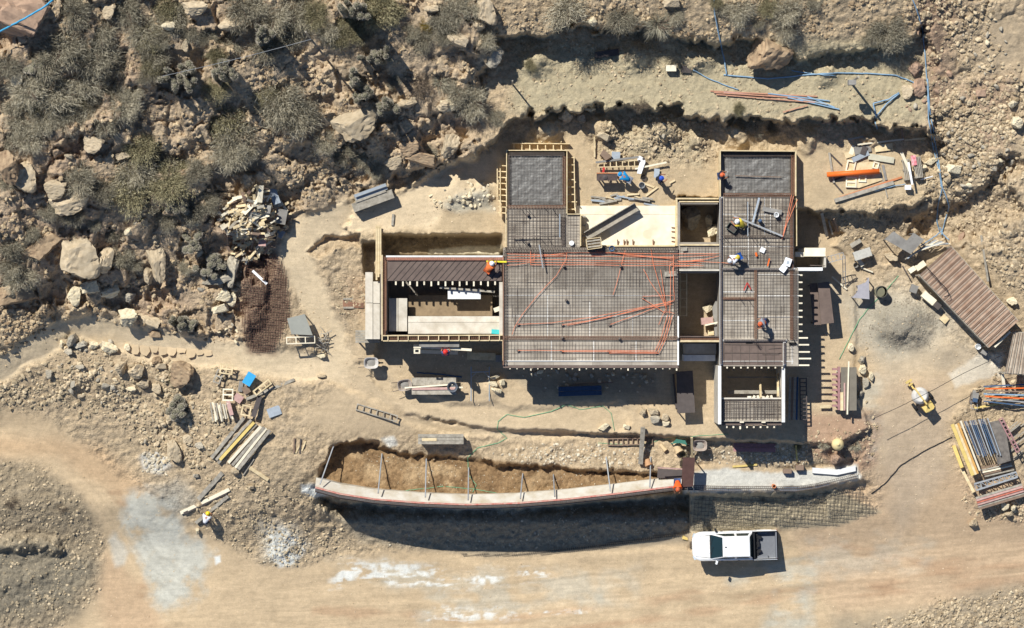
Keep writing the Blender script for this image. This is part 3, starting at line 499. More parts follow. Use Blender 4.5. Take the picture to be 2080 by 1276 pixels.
rubble('scree', [([(1880,-60),(1990,-60),(2040,120),(2140,180),(2140,340),(2050,380),(2140,480),(2140,620),(2060,600),(1930,460),(1900,300),(1860,150)], 6500, 1.0, 7.0, 3.6), ([(1900,200),(2060,240),(2060,340),(1960,420),(1880,380)], 1500, 2.2, 7, 2.2), ([(1030,75),(1870,110),(1870,240),(1040,220)], 2600, .9, 4.6, 3.4), ([(1220,230),(1420,245),(1460,330),(1230,330)], 900, 1.6, 6, 2.2),
   ([(1640,420),(1900,390),(1960,450),(1850,520),(1720,490)], 500, 1.6, 5, 2.2), ([(1690,1240),(2100,1180),(2100,1300),(1690,1300)], 1500, 1.6, 6, 2.2), ([(1930,760),(2080,760),(2080,880),(1960,880)], 350, 1.8, 6, 2.2), ([(1940,1000),(2090,1000),(2090,1060),(1960,1060)], 350, 1.8, 6, 2.2), ([(1630,860),(1790,850),(1770,950),(1640,940)], 420, 1.5, 5, 2.2), ([(1730,690),(1780,690),(1790,830),(1740,850)], 220, 2, 6, 2)],
   rubble_mat('scree_stones', (142, 124, 98), (210, 190, 156)), 17, 1, 0)
rubble('broken_stone', [([(860,380),(930,345),(1000,350),(1008,430),(870,428)], 700, 2, 6, 2), ([(1060,752),(1340,756),(1340,800),(1090,790)], 500, 2, 6.5, 2), ([(1000,905),(1330,900),(1330,950),(1050,935)], 420, 1.3, 5, 2.4), ([(1390,905),(1640,900),(1640,945),(1400,945)], 380, 1.4, 5, 2.3), ([(680,915),(950,935),(1300,965),(1300,990),(950,1010),(760,990)], 420, .7, 2.2, 3), ([(700,1030),(1400,1020),(1400,1090),(1000,1120),(760,1110)], 300, 1.2, 4, 2.6),
   ([(290,920),(345,920),(345,965),(290,955)], 90, 2, 6, 2), ([(530,1075),(630,1085),(620,1150),(540,1145)], 220, 1.4, 4.5, 2), ([(1170,400),(1370,400),(1370,420),(1180,420)], 70, 1.5, 4, 2)], rubble_mat('broken_stones', (170, 158, 136), (220, 208, 182)), 23, 1, 0)

rubble('gravel', [([(1765,620),(1800,605),(1880,605),(1905,650),(1885,700),(1810,715),(1765,690)], 2600, .5, 2.0, 2.6, 1), ([(1740,600),(1920,590),(1930,700),(1800,740),(1740,700)], 700, .5, 1.6, 3, 1)], rubble_mat('gravel_stones', (126, 116, 100), (182, 170, 150)), 41, 1, 0)

# ------------------------------------------------------------------ shrubs, cacti
def leafmat(name, cols):
    m = bpy.data.materials.new(name); m.use_nodes = True; n = m.node_tree.nodes; L = m.node_tree.links; p = n['Principled BSDF']; p.inputs['Roughness'].default_value = .8; p.inputs['Specular IOR Level'].default_value = .15
    g = n.new('ShaderNodeNewGeometry'); cr = n.new('ShaderNodeValToRGB'); e = cr.color_ramp.elements
    e[0].color = (*lin(cols[0]), 1); e[1].color = (*lin(cols[-1]), 1)
    for i, c in enumerate(cols[1:-1]): q = e.new((i + 1) / (len(cols) - 1)); q.color = (*lin(c), 1)
    oi = n.new('ShaderNodeObjectInfo'); mr = n.new('ShaderNodeMapRange'); mr.inputs[3].default_value = .7; mr.inputs[4].default_value = 1.25; L.new(oi.outputs['Random'], mr.inputs[0])
    hs = n.new('ShaderNodeHueSaturation'); L.new(g.outputs['Random Per Island'], cr.inputs[0]); L.new(cr.outputs[0], hs.inputs['Color']); L.new(mr.outputs[0], hs.inputs['Value']); L.new(hs.outputs[0], p.inputs['Base Color']); return m
SHM = {'grey': leafmat('grey_twigs', [(124, 116, 96), (166, 157, 134), (202, 192, 166)]), 'olive': leafmat('olive_leaves', [(116, 108, 80), (148, 139, 106), (178, 168, 132)]), 'yellow': leafmat('ochre_leaves', [(126, 108, 48), (160, 138, 66)]),
       'dark': leafmat('dark_twigs', [(84, 74, 62), (120, 106, 90)]), 'spiky': leafmat('pale_needles', [(150, 144, 122), (196, 188, 164)]), 'stem': mat('dry_stem', (120, 104, 88), .9, .3, 8)}
def blades(g, n, kind):
    "many thin twig and leaf blades through a low dome of radius 1"
    vs = np.empty((n * 3, 3)); nb = 34
    bd = g.normal(size=(nb, 3)); bd[:, 2] = np.abs(bd[:, 2]) * .7 + .12; bd /= np.linalg.norm(bd, axis=1)[:, None]; bl = g.uniform(.45, 1.0, nb)
    b = g.randint(nb, size=n); t = g.uniform(.25, 1, n) ** .7; pos = bd[b] * (bl[b] * t)[:, None]; pos += g.normal(size=(n, 3)) * (.07 + .10 * t)[:, None]; pos[:, 2] = np.abs(pos[:, 2]) * .8
    d = bd[b] + g.normal(size=(n, 3)) * (.55 if kind != 'spiky' else .18); d /= np.linalg.norm(d, axis=1)[:, None]
    ln = g.uniform(.10, .32, n) if kind in ('grey', 'dark') else (g.uniform(.35, .6, n) if kind == 'spiky' else g.uniform(.06, .14, n)); wd = {'grey': .0085, 'dark': .012, 'spiky': .010, 'olive': .014, 'yellow': .02}[kind]
    if kind == 'spiky': pos *= .4
    s = np.cross(d, g.normal(size=(n, 3))); s /= np.linalg.norm(s, axis=1)[:, None]; s *= wd
    vs[0::3] = pos - s; vs[1::3] = pos + s; vs[2::3] = pos + d * ln[:, None]; return vs
SHRUB = {}
for kind, cnt, nn in (('grey', 5, 5200), ('olive', 3, 5200), ('yellow', 1, 3600), ('dark', 1, 1400), ('spiky', 2, 620)):
    for i in range(cnt):
        g = np.random.RandomState(sum(map(ord, kind)) + i * 13); v = blades(g, nn, kind)
        if kind == 'olive': v = np.concatenate([v, blades(g, 1800, 'grey')])
        fol = np_mesh('foliage', v, np.arange(len(v)).reshape(-1, 3)); fol.materials.append(SHM[kind])
        mb = MB()
        for q in range(22):
            a = g.uniform(0, 6.28); el = g.uniform(.15, 1.2); l = g.uniform(.5, .95); e = Vector((math.cos(a) * math.cos(el), math.sin(a) * math.cos(el), math.sin(el) * .8)) * l
            mid = e * .5 + Vector(g.normal(size=3) * .08); mb.tube([(0, 0, -.05), mid, e], .02, 4, radii=[.028, .018, .006])
        st = bpy.data.meshes.new('stem'); st.from_pydata(mb.v, [], mb.f); st.materials.append(SHM['stem']); SHRUB[kind, i] = (fol, st)
SH_LAB = {'grey': 'dry grey twiggy bush', 'olive': 'olive green bush', 'yellow': 'ochre yellow bush', 'dark': 'small dark dead bush', 'spiky': 'pale spiky bush with bare straight stalks'}
def shrub(px, py, dia, kind='grey', where='on the bushy western hillside', grp='bushes', label=None, hf=1.):
    n = {'grey': 5, 'olive': 3, 'yellow': 1, 'dark': 1, 'spiky': 2}[kind]; fol, st = SHRUB[kind, rnd.randrange(n)]
    t = T('shrub', label or f'{SH_LAB[kind]} {where}', 'bush', P(px, py, -.03), rnd.uniform(0, 6.28), f'{SH_LAB[kind]} {where}'); s = M(dia / 2) * rnd.choice([.8, 1., 1.1, 1.15, 1.3]); t.scale = (s * rnd.uniform(.9, 1.1), s * rnd.uniform(.9, 1.1), s * rnd.uniform(.75, 1.0) * hf)
    link('foliage', fol, None, t); link('stem', st, None, t); return t
NW = 'in the dense thicket at the north-west'; MID = 'on the upper hillside above the cactus slope'; WS = 'on the rocky slope above the footpath'; CL = 'above the steep cliff'; TOP = 'on the rim of the upper cutting'
for a in [(150,25,78),(205,65,90),(130,100,90),(185,112,80),(90,132,80),(60,182,80),(30,212,70),(110,190,90),(170,165,70),(190,220,90),(140,236,80),(90,242,80),(40,242,80),(20,285,60),(230,178,70),(270,182,70),(300,152,50),(260,20,80),(290,62,80),(310,110,70),(350,30,70),(330,82,60),(300,78,56,'olive'),(310,128,50,'olive'),(340,12,50,'olive'),(20,130,50),(240,130,60),(215,255,70),(250,215,60),(60,280,60),(150,200,60,'olive'),(70,215,60,'olive')]: shrub(*a[:3], a[3] if len(a) > 3 else 'grey', NW)
for a in [(390,60,50),(422,72,60),(465,85,60),(490,20,80),(440,112,50,'olive'),(570,200,100),(602,232,80),(548,232,60),(540,190,50,'olive'),(560,40,90),(600,28,80),(580,72,70),(545,92,60),(640,30,60,'olive'),(660,60,50),(690,72,60,'olive'),(720,62,70,'olive'),(740,76,50),(770,22,70,'olive'),(800,22,50,'olive'),(832,70,40),(895,35,70),(930,20,70),(900,62,50),(960,20,50),(455,240,70,'olive'),(480,270,90),(470,310,80),(500,300,60),(520,15,60),(440,180,50,'olive'),(700,40,46,'olive')]: shrub(*a[:3], a[3] if len(a) > 3 else 'grey', MID)
for a in [(160,365,70),(210,386,60),(250,370,60),(290,300,60,'olive'),(275,342,80),(262,382,86,'olive'),(330,340,70),(370,332,60,'olive'),(345,372,80,'olive'),(400,350,60),(420,410,60),(390,430,50),(340,442,50),(20,500,60),(40,560,60),(75,510,50),(25,540,50),(15,372,40),(60,470,40),(150,430,50),(250,522,50),(270,532,36),(375,545,30),(300,420,40),(95,430,40),(230,470,40),(190,455,40)]: shrub(*a[:3], a[3] if len(a) > 3 else 'grey', WS)
shrub(60,592,66,'spiky',label='bare pale grey bush standing over the brown boulders above the footpath',hf=1.3)
for a in [(850,168,60,'dark'),(895,165,80,'spiky'),(930,190,60),(960,206,60),(700,312,50),(742,318,44),(662,290,40),(870,312,40),(1010,240,46),(860,78,60),(905,76,50),(985,76,40),(800,165,40),(760,345,40)]: shrub(*a[:3], a[3] if len(a) > 3 else 'grey', CL)
shrub(866,50,42,'yellow',label='ochre yellow bush alone on the upper hillside')
for a in [(1150,20,80),(1260,35,50),(1300,70,40),(1372,30,40),(1465,14,50),(1502,20,60),(1560,15,60,'olive'),(1602,22,70),(1592,52,60),(1650,6,50),(1782,60,50),(1802,66,60),(1760,82,40),(1455,5,30,'olive'),(1540,45,40)]: shrub(*a[:3], a[3] if len(a) > 3 else 'grey', TOP)
shrub(1335,48,76,'spiky',label='pale yellowish spiky bush leaning over the upper cutting')
for x, y, d_, k, l in [(1080,132,40,'olive','low olive bush on the terrace below the upper cutting'),(1302,214,26,'dark','tiny dark bush on the middle terrace'),(1500,222,26,'olive','small olive tuft on the middle terrace above the east wing'),(1532,250,46,'grey','grey bush on the lip of the lower cutting'),(1566,262,38,'grey','small grey bush under another on the lower cutting'),(25,1022,42,'dark','dark dead bush on the bare south-western mound'),(126,1032,24,'dark','small dark bush on the rim of the south-western mound'),(1672,903,38,'spiky','pale spiky plant beside the yellow float'),(1738,906,46,'spiky','pale spiky plant on the reddish bank corner'),(1385,925,20,'olive','green weed beside the clay pipes'),(1620,905,18,'olive','thin green weed near the white footing'),(340,770,24,'olive','green weed at the foot of the large dark angular boulder')]: shrub(x, y, d_, k, label=l)
# scattered dry weeds, too many to count
g = np.random.RandomState(3); vs = []
for poly, n in ((ALLHILL, 900), ([(980,-60),(1880,-60),(1860,60),(1020,60)], 200), ([(1040,100),(1860,120),(1860,230),(1040,210)], 50), ([(0,700),(400,740),(400,880),(100,820)], 60)):
    p = np.array(poly); lo, hi = p.min(0), p.max(0)
    for _ in range(n):
        x, y = g.uniform(lo[0], hi[0]), g.uniform(lo[1], hi[1])
        if in_poly(poly, x, y) and fbm(np.array([x / 60]), np.array([y / 60]), 2, 7)[0] > g.uniform(-.4, .3): vs.append(blades(g, 70, 'grey') * g.uniform(.2, .5) + np.array(P(x, y, 0)))
v = np.concatenate(vs); tag(link('dry_weeds', np_mesh('dry_weeds', v, np.arange(len(v)).reshape(-1, 3)), SHM['grey']), kind='stuff')
# columnar cacti
cm = mat('cactus_skin', (138, 132, 110), .85, .35, 9, second=(104, 100, 82), bump=.6); cs = mat('cactus_spines', (190, 180, 160), .9, .3, 22)
def cactus_stem(seed):
    g = np.random.RandomState(seed); n, h = 18, 1.; mb = MB(); rings = [(.0, .92), (.16, .99), (.3, 1.0), (.5, .985), (.75, .96), (.95, .9), (1, .8), (1, .5), (.95, .2), (.8, 0)]
    vs = []
    for r, z in rings: vs += [(r * .95 * (1 + (.16 if j % 2 else -.06)) * math.cos(2 * math.pi * j / n), r * .95 * (1 + (.16 if j % 2 else -.06)) * math.sin(2 * math.pi * j / n), z) for j in range(n)]
    fs = [((i + 1) * n + j, (i + 1) * n + (j + 1) % n, i * n + (j + 1) % n, i * n + j) for i in range(len(rings) - 1) for j in range(n)]
    mb.add(vs, fs); v = []
    for _ in range(420):
        a = g.uniform(0, 6.28); z = g.uniform(.2, 1.0); q = g.choice([.3, .6, .9]) if z > .95 else 1.; p = np.array([math.cos(a) * q, math.sin(a) * q, z]); d = np.array([math.cos(a), math.sin(a), 0]) * g.uniform(.2, .6) * (q > .8) + np.array([0, 0, .02]) + g.normal(size=3) * (.12, .12, .02)
        s = np.array([-math.sin(a), math.cos(a), 0]) * .05; v += [p - s, p + s, p + d]
    n0 = len(mb.v); sv = np.array(v); f2 = [(n0 + k, n0 + k + 1, n0 + k + 2) for k in range(0, len(sv), 3)]; nf = len(mb.f)
    me = bpy.data.meshes.new('stem'); me.from_pydata(mb.v + [tuple(p) for p in sv], [], mb.f + f2); me.materials.append(cm); me.materials.append(cs)
    me.polygons.foreach_set('material_index', [0] * nf + [1] * len(f2)); me.update(); return me
CST = [cactus_stem(i) for i in range(3)]
def cactus(px, py, wpx, hpx, n, h, label, rot=0):
    t = T('cactus', label, 'cactus', P(px, py, -.05), 0.)
    g = random.Random(int(px * 7 + py)); cr, sr = math.cos(R(rot)), math.sin(R(rot))
    for i in range(n):
        a, q = g.uniform(0, 6.28), math.sqrt(g.random()); ux, uy = math.cos(a) * q * M(wpx), math.sin(a) * q * M(hpx); x, y = ux * cr - uy * sr, ux * sr + uy * cr
        me = CST[g.randrange(3)]; o = link('stem', me, None, t); o.location = (x, y, 0); hh = h * g.uniform(.55, 1.05); r = g.uniform(.12, .19)
        o.scale = (r, r, hh); o.rotation_euler = (-y * .25 + g.uniform(-.08, .08), x * .25 + g.uniform(-.08, .08), g.uniform(0, 6))
for a in [(368,158,34,30,22,2.0,'wide cactus clump of many knobs casting a fan of shadow on the upper slope'),(458,148,26,16,14,2.3,'cactus clump beside a shaded rock on the upper slope'),(722,26,22,12,12,2.6,'cactus clump with a long dark shadow near the top of the hill'),(535,76,20,16,14,2.6,'cactus clump at the edge of a deep shaded hollow left of the thin pole'),(768,120,30,10,14,2.4,'cactus row of knobs casting a rounded shadow on bare ground'),(726,165,16,18,11,2.3,'narrow cactus above the large smooth tan boulder'),(738,196,13,14,8,2.1,'small cactus at the upper edge of the large smooth tan boulder'),(782,216,22,12,11,2.4,'cactus with long striped shadow right of the large smooth tan boulder'),
          (400,492,32,18,16,1.3,'leaning cactus clump next to the heap of scrap wood'),(428,535,30,26,24,1.2,'broad dark cactus above the grey wedge rock'),(383,658,26,12,14,1.9,'cactus with a long shadow across the stone steps'),(362,830,20,28,20,1.1,'low cactus clump above the dirt road'),(362,420,26,14,10,1.0,'grey cactus in the shade above the scrap wood'),(75,138,18,12,9,1.2,'pale cactus in the thicket near the western edge')]: cactus(*a)

# ------------------------------------------------------------------ the house under construction
def lrect(x0, y0, x1, y1, z): a = W(x0, y0, z); b = W(x1, y1, z); return a, b
def pbox(mb, x0, y0, x1, y1, z0, z1, zr=None):
    "box whose plan is a photo rectangle read at height zr (its top)"
    a, b = lrect(x0, y0, x1, y1, z1 if zr is None else zr); return mb.box(((a.x + b.x) / 2, (a.y + b.y) / 2, (z0 + z1) / 2), (abs(b.x - a.x), abs(b.y - a.y), z1 - z0))
def pbar(mb, p, q, wpx, z0, z1):
    a, b = W(*p, z1), W(*q, z1); m = (z0 + z1) / 2; return mb.bar((a.x, a.y, m), (b.x, b.y, m), M(wpx, z1), z1 - z0)
ZS = 1.10
ply = mat('dusty_plywood', (182, 173, 158), .85, .3, .8, second=(146, 136, 122), objvar=.03, bump=.2)
def sheets(m):
    "ply sheets: each 1.2 x 2.4 m board a little different"
    n = m.node_tree.nodes; L = m.node_tree.links; hs = [q for q in n if q.bl_idname == 'ShaderNodeHueSaturation'][0]; src = hs.inputs['Color'].links[0].from_socket
    tc = n.new('ShaderNodeTexCoord'); br = n.new('ShaderNodeTexBrick'); br.inputs['Scale'].default_value = 1; br.inputs['Brick Width'].default_value = 2.44; br.inputs['Row Height'].default_value = 1.22; br.inputs['Mortar Size'].default_value = .012; br.inputs['Color1'].default_value = (.72, .72, .72, 1); br.inputs['Color2'].default_value = (1.15, 1.13, 1.1, 1); br.inputs['Mortar'].default_value = (.5, .48, .46, 1)
    L.new(tc.outputs['Object'], br.inputs[0]); mx = n.new('ShaderNodeMix'); mx.data_type = 'RGBA'; mx.blend_type = 'MULTIPLY'; mx.inputs[0].default_value = 1; L.new(src, mx.inputs[6]); L.new(br.outputs['Color'], mx.inputs[7]); L.new(mx.outputs[2], hs.inputs['Color'])
sheets(ply)
film = mat('film_faced_plywood', (116, 100, 90), .6, .2, 2.2, second=(98, 84, 76), objvar=.05)
steel = mat('rebar_steel', (118, 108, 99), .8, .3, 5, second=(98, 84, 74), objvar=.03)
rust = mat('rusty_rebar', (142, 104, 82), .85, .35, 6, second=(112, 86, 70))
newwood = mat('new_pine', (226, 206, 166), .8, .18, 3, (1, 1, 1), second=(196, 174, 132))
palewood = mat('pale_joist', (238, 226, 198), .8, .15, 3)
greywood = mat('weathered_wood', (176, 168, 152), .88, .3, 4, second=(134, 126, 112), bump=.2)
conc = mat('cast_concrete', (214, 206, 190), .9, .2, 1.5, second=(184, 174, 156), bump=.15)
cream = mat('fresh_screed', (238, 228, 202), .9, .14, .9, second=(214, 200, 170), bump=.1)
white = mat('white_painted_edge', (236, 234, 228), .8, .16, 5)
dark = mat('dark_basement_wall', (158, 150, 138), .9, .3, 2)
orange = mat('orange_conduit', (244, 144, 102), .45, .18, 4, spec=.4, objvar=.1)
tape = mat('white_joint_strip', (226, 222, 212), .8, .15, 6)
plastic = mat('grey_plastic_sheet', (132, 129, 122), .42, .25, 4.5, second=(102, 99, 93), bump=1.2, spec=.5)

def rebar_mat(name, parent, off, x0, y0, x1, y1, z, sp=6.5, th=.012, m=None, jit=.5, spy=None, skip=0):
    mb = MB(off); r = random.Random(int(x0 + y0)); x = x0 + 2
    while x < x1 - 1:
        j = r.uniform(-jit, jit); pa, pb = W(x + j, y0 + 1, z), W(x + r.uniform(-jit, jit), y1 - 1, z); mb.bar(pa, pb, th, th); x += sp * r.uniform(.94, 1.06)
    y = y0 + 2
    while y < y1 - 1:
        pa, pb = W(x0 + 1, y + r.uniform(-jit, jit), z + th), W(x1 - 1, y + r.uniform(-jit, jit), z + th); mb.bar(pa, pb, th, th); y += (spy or sp) * r.uniform(.94, 1.06)
    for _ in range(int((x1 - x0) * (y1 - y0) / 900)):
        u, v_, l = r.uniform(x0 + 2, x1 - 2), r.uniform(y0 + 2, y1 - 2), r.uniform(15, 60); a_ = r.gauss(0, .02)
        q = (min(u + l, x1 - 1), min(max(v_ + l * a_, y0 + 1), y1 - 1)) if r.random() < .5 else (min(max(u + l * a_, x0 + 1), x1 - 1), min(v_ + l, y1 - 1)); mb.bar(W(u, v_, z + 2.2 * th), W(*q, z + 2.2 * th), th, th)
    return mb.build(name, m or steel, parent)
def cage(name, parent, off, p, q, wpx, z0, z1, m, step=6.):
    "beam cage: four long bars and stirrups"
    mb = MB(off); a, b = W(*p, z1), W(*q, z1); d = (b - a); L = d.length; d.normalize(); s = Vector((-d.y, d.x, 0)) * M(wpx / 2, z1)
    for sg in (-1, 0, 1):
        for z in (z0, z1): mb.bar((a.x + s.x * sg, a.y + s.y * sg, z), (b.x + s.x * sg, b.y + s.y * sg, z), .026, .026)
    n = max(2, int(L / M(step, z1)))
    for i in range(n + 1):
        c = a.lerp(b, i / n)
        mb.bar((c.x - s.x * 1.1, c.y - s.y * 1.1, z1 + .02), (c.x + s.x * 1.1, c.y + s.y * 1.1, z1 + .02), .02, .02)
        for sg in (-1, 1): mb.bar((c.x + s.x * sg, c.y + s.y * sg, z0), (c.x + s.x * sg, c.y + s.y * sg, z1), .018, .018)
    return mb.build(name, m, parent)
def strips(parent, off, segs, z, m=None, wpx=1.6, name='joint_or_shadow_line'):
    for i, (x0, y0, x1, y1) in enumerate(segs): mb = MB(off); pbar(mb, (x0, y0), (x1, y1), wpx, z, z + .012 + .0005 * (i % 5)); mb.build(name, m or tape, parent)
def joists(parent, off, segs, z0, z1, wpx, m=None, name='joist'):
    for p, q in segs: mb = MB(off); pbar(mb, p, q, wpx, z0, z1); mb.build(name, m or palewood, parent)
def part(parent, off, name, m, fn, **k):
    mb = MB(off); fn(mb); return mb.build(name, m, parent, **k)

# --- main slab
o = W(1200, 625, -2.8); t = T('roof_slab', 'large central roof deck covered in a rebar grid between the two house wings', 'roof deck', o)
part(t, o, 'deck', ply, lambda b: pbox(b, 1022, 503, 1378, 742, .93, 1.0, ZS))
part(t, o, 'edge_board', film, lambda b: pbox(b, 1022, 742.3, 1379, 747.5, .90, .985, ZS))
part(t, o, 'edge_trim', white, lambda b: pbox(b, 1022, 732.6, 1376, 734.2, 1.0, 1.07))
part(t, o, 'edge_trim', white, lambda b: pbox(b, 1376, 642, 1379, 742, 1.0, 1.2))
part(t, o, 'edge_trim', rust, lambda b: pbox(b, 1021, 520, 1023.2, 742, 1.0, 1.14))
rebar_mat('rebar_grid', t, o, 1024, 505, 1376, 688, 1.05); rebar_mat('rebar_grid', t, o, 1024, 690, 1376, 733, 1.05, spy=8.5)
rebar_mat('rebar_grid', t, o, 1026, 505, 1376, 582, 1.09, sp=6.1, th=.009)
cage('beam_cage', t, o, (1026, 507), (1376, 508), 9, 1.02, 1.2, steel, 5); cage('beam_cage', t, o, (1024, 686), (1376, 687), 6, 1.02, 1.18, rust, 5)
cage('beam_cage', t, o, (1372, 505), (1372, 690), 6, 1.02, 1.16, steel, 6); cage('beam_cage', t, o, (1026, 508), (1026, 740), 5, 1.02, 1.15, steel, 6)
strips(t, o, [(1024, 600, 1376, 600.5), (1024, 642, 1376, 642.5), (1112, 601, 1112, 684), (1198, 612, 1198, 684), (1285, 643, 1285, 684), (1120, 692, 1120, 733), (1206, 692, 1206, 733), (1292, 692, 1292, 733)], 1.003)
joists(t, o, [((x, 747), (x, 750 if i % 7 != 3 else 753)) for i, x in enumerate(np.arange(1036, 1376, 14.1))], .84, .93, 2.6)
joists(t, o, [((1022, y), (1378, y)) for y in (520, 560, 600, 640, 680, 720)], .78, .92, 4, greywood, 'bearer')
for x in (1040, 1125, 1210, 1295, 1368):
    for y in (525, 580, 635, 690, 735):
        a = W(x, y, ZS); mb = MB(o); mb.tube([(a.x, a.y, G(x, y) - .05), (a.x, a.y, .77)], .05, 6); mb.build('prop', steel, t)
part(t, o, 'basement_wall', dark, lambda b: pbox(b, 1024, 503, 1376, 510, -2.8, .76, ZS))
part(t, o, 'sheet', greywood, lambda b: b.box(W(1362, 556.5, 1.16), (.72, .32, .02), .05))
# --- north-west wing
o = W(1090, 400, -.2); t = T('house_wing', 'north-western wing of rebar deck and grey plastic sheet boxed in by braced boards', 'house wing', o)
part(t, o, 'deck', ply, lambda b: (pbox(b, 1030, 418, 1150, 502.5, .93, 1.0, ZS), pbox(b, 1150.3, 436, 1178, 502.5, .93, 1.0, ZS)))
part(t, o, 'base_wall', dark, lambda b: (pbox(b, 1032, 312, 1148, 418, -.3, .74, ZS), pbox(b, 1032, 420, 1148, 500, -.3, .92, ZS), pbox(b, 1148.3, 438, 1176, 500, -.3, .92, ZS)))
def crumple(parent, off, x0, y0, x1, y1, z, seed):
    nx_, ny_ = 40, 36; xs = np.linspace(x0, x1, nx_); ys = np.linspace(y0, y1, ny_); A, B = np.meshgrid(xs, ys); e = np.minimum(np.minimum(A - x0, x1 - A), np.minimum(B - y0, y1 - B)); zz = z + .035 * fbm(A / 9, B / 9, 3, seed) + .05 * np.abs(fbm((A + B) / 12, (A - B) / 30, 2, seed + 3)) - .04 * (e < 3)
    v = np.array([W(a, b_, z)[:2] + (0,) if 0 else tuple(W(a, b_, z)) for a, b_ in zip(A.ravel(), B.ravel())]); v[:, 2] = zz.ravel(); v -= np.array(off); i = np.arange(nx_ * ny_).reshape(ny_, nx_)
    return link('plastic_sheet', np_mesh('plastic_sheet', v, np.stack([i[1:, :-1], i[1:, 1:], i[:-1, 1:], i[:-1, :-1]], -1).reshape(-1, 4), True), plastic, parent)
crumple(t, o, 1033, 315, 1145, 416, .82, 5)
rebar_mat('rebar_grid', t, o, 1031, 314, 1147, 418, .90, sp=6.3, th=.007); rebar_mat('rebar_grid', t, o, 1030, 421, 1149, 502, 1.05, sp=6.3); rebar_mat('rebar_grid', t, o, 1151, 437, 1177, 502, 1.05, sp=6)
rebar_mat('rebar_grid', t, o, 1030, 424, 1149, 502, 1.09, sp=7.2, th=.017)
cage('beam_cage', t, o, (1034, 313), (1146, 313), 5, .86, 1.02, steel); cage('beam_cage', t, o, (1033, 316), (1033, 416), 5, .86, 1.02, steel); cage('beam_cage', t, o, (1030, 420), (1148, 420), 5, 1.02, 1.12, rust); cage('beam_cage', t, o, (1145, 440), (1145, 500), 6, 1.02, 1.12, steel)
cage('beam_cage', t, o, (1146, 318), (1146, 416), 5, .86, 1.02, rust)
def frame_boards(parent, off, segs, m=newwood, z0=.2, z1=1.16, wpx=1.8):
    for p, q in segs: mb = MB(off); pbar(mb, p, q, wpx, z0, z1); mb.build('form_board', m, parent)
frame_boards(t, o, [((1029, 306), (1029, 420)), ((1027.5, 421), (1027.5, 505)), ((1028, 305.5), (1155, 305.5)), ((1151.5, 307), (1151.5, 434)), ((1152, 435), (1180, 435)), ((1179.5, 436), (1179.5, 500))])
frame_boards(t, o, [((1040, 291), (1157, 292)), ((1155, 294), (1168.5, 428))][:1] + [((1166, 318), (1168, 428)), ((1016, 332), (1016, 440)), ((1010, 333), (1010, 400))], newwood, .3, .7, 1.8)
for seg in [((1044 + 16 * i, 292), (1044 + 16 * i, 305)) for i in range(7)] + [((1152, 320 + 15 * i), (1167, 320 + 15 * i)) for i in range(8)] + [((1011, 336 + 12 * i), (1028, 337 + 12 * i)) for i in range(9)]:
    mb = MB(o); pbar(mb, *seg, 2, .5, .6); mb.build('brace', newwood, t)
for x in (1060, 1100, 1140): mb = MB(o); a = W(x, 288, .7); mb.bar((a.x, a.y, G(x, 288) - .1), (a.x, a.y, .75), .06); mb.build('stake', newwood, t)
for x, y in [(1160, 330), (1163, 370), (1165, 410)]: mb = MB(o); a = W(x + 6, y, .7); mb.bar((a.x, a.y, G(x + 6, y) - .1), (a.x, a.y, .75), .06); mb.build('stake', newwood, t)
# --- west room
o = W(895, 605, -2.8); t = T('house_wing', 'western room shell with brown deck strip, open pit and pine form boards', 'house wing', o)
part(t, o, 'wall', conc, lambda b: (pbox(b, 784, 519, 1022, 523, -2.8, 1.06), ))
part(t, o, 'wall', conc, lambda b: pbox(b, 1014, 573, 1021.5, 680, -2.8, .9))
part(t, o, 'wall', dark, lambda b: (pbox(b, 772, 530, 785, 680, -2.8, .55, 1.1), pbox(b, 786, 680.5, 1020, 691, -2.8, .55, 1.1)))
part(t, o, 'deck', film, lambda b: pbox(b, 786, 528, 1019, 570.5, .93, .99, ZS))
shadow_lines = [(a, b_) for a, b_ in [((786 + 13 * i, 570), (786 + 13 * i + 42, 528.5)) for i in range(15)]]
mb = MB(o); [pbar(mb, p, q, .7, .99, .996) for p, q in shadow_lines]; mb.build('rebar_shadow_line', steel, t) if False else None
rb_ = MB(o)
for i in range(18): x = 786 + 13 * i; pbar(rb_, (x, 570), (min(x + 36, 1018), 570 - (min(x + 36, 1018) - x) * 1.15), 1.5, .985, .998)
rb_.build('joint_or_shadow_line', mat('rebar_shadow_dark', (66, 58, 54), .8, .2, 5), t)  # slanting rebar shadows on the deck, drawn as thin dark strips
joists(t, o, [((x, 571), (x, 581.5 if i % 2 else 579)) for i, x in enumerate(np.arange(804, 1014, 14.4))], .82, .93, 3.2)
cage('beam_cage', t, o, (786, 526), (1022, 526), 4, 1.02, 1.13, mat('red_stirrup', (222, 158, 132), .8, .3, 5), 4.3); 
part(t, o, 'wall_cap', white, lambda b: pbox(b, 784, 519.3, 1021, 522.6, 1.06, 1.12))
frame_boards(t, o, [((776, 518), (776, 692)), ((785.5, 674), (785.5, 676))][:1] + [((778, 682), (1021, 681)), ((778, 692.6), (1021, 691.6)), ((1021.5, 693), (1021.5, 733))], newwood, .3, 1.12, 2.2)
frame_boards(t, o, [((784, 530), (784, 672))], rust, .3, 1.1, 1.6)
for i in range(12): mb = MB(o); x = 788 + 20.6 * i; pbar(mb, (x, 682), (x, 692), 1.8, 1.12, 1.18); mb.build('tie', newwood, t)
cage('beam_cage', t, o, (790, 687), (1018, 686.5), 5, .75, 1.0, rust, 4); cage('beam_cage', t, o, (780.5, 522), (780.5, 680), 4, .8, 1.02, rust, 5)
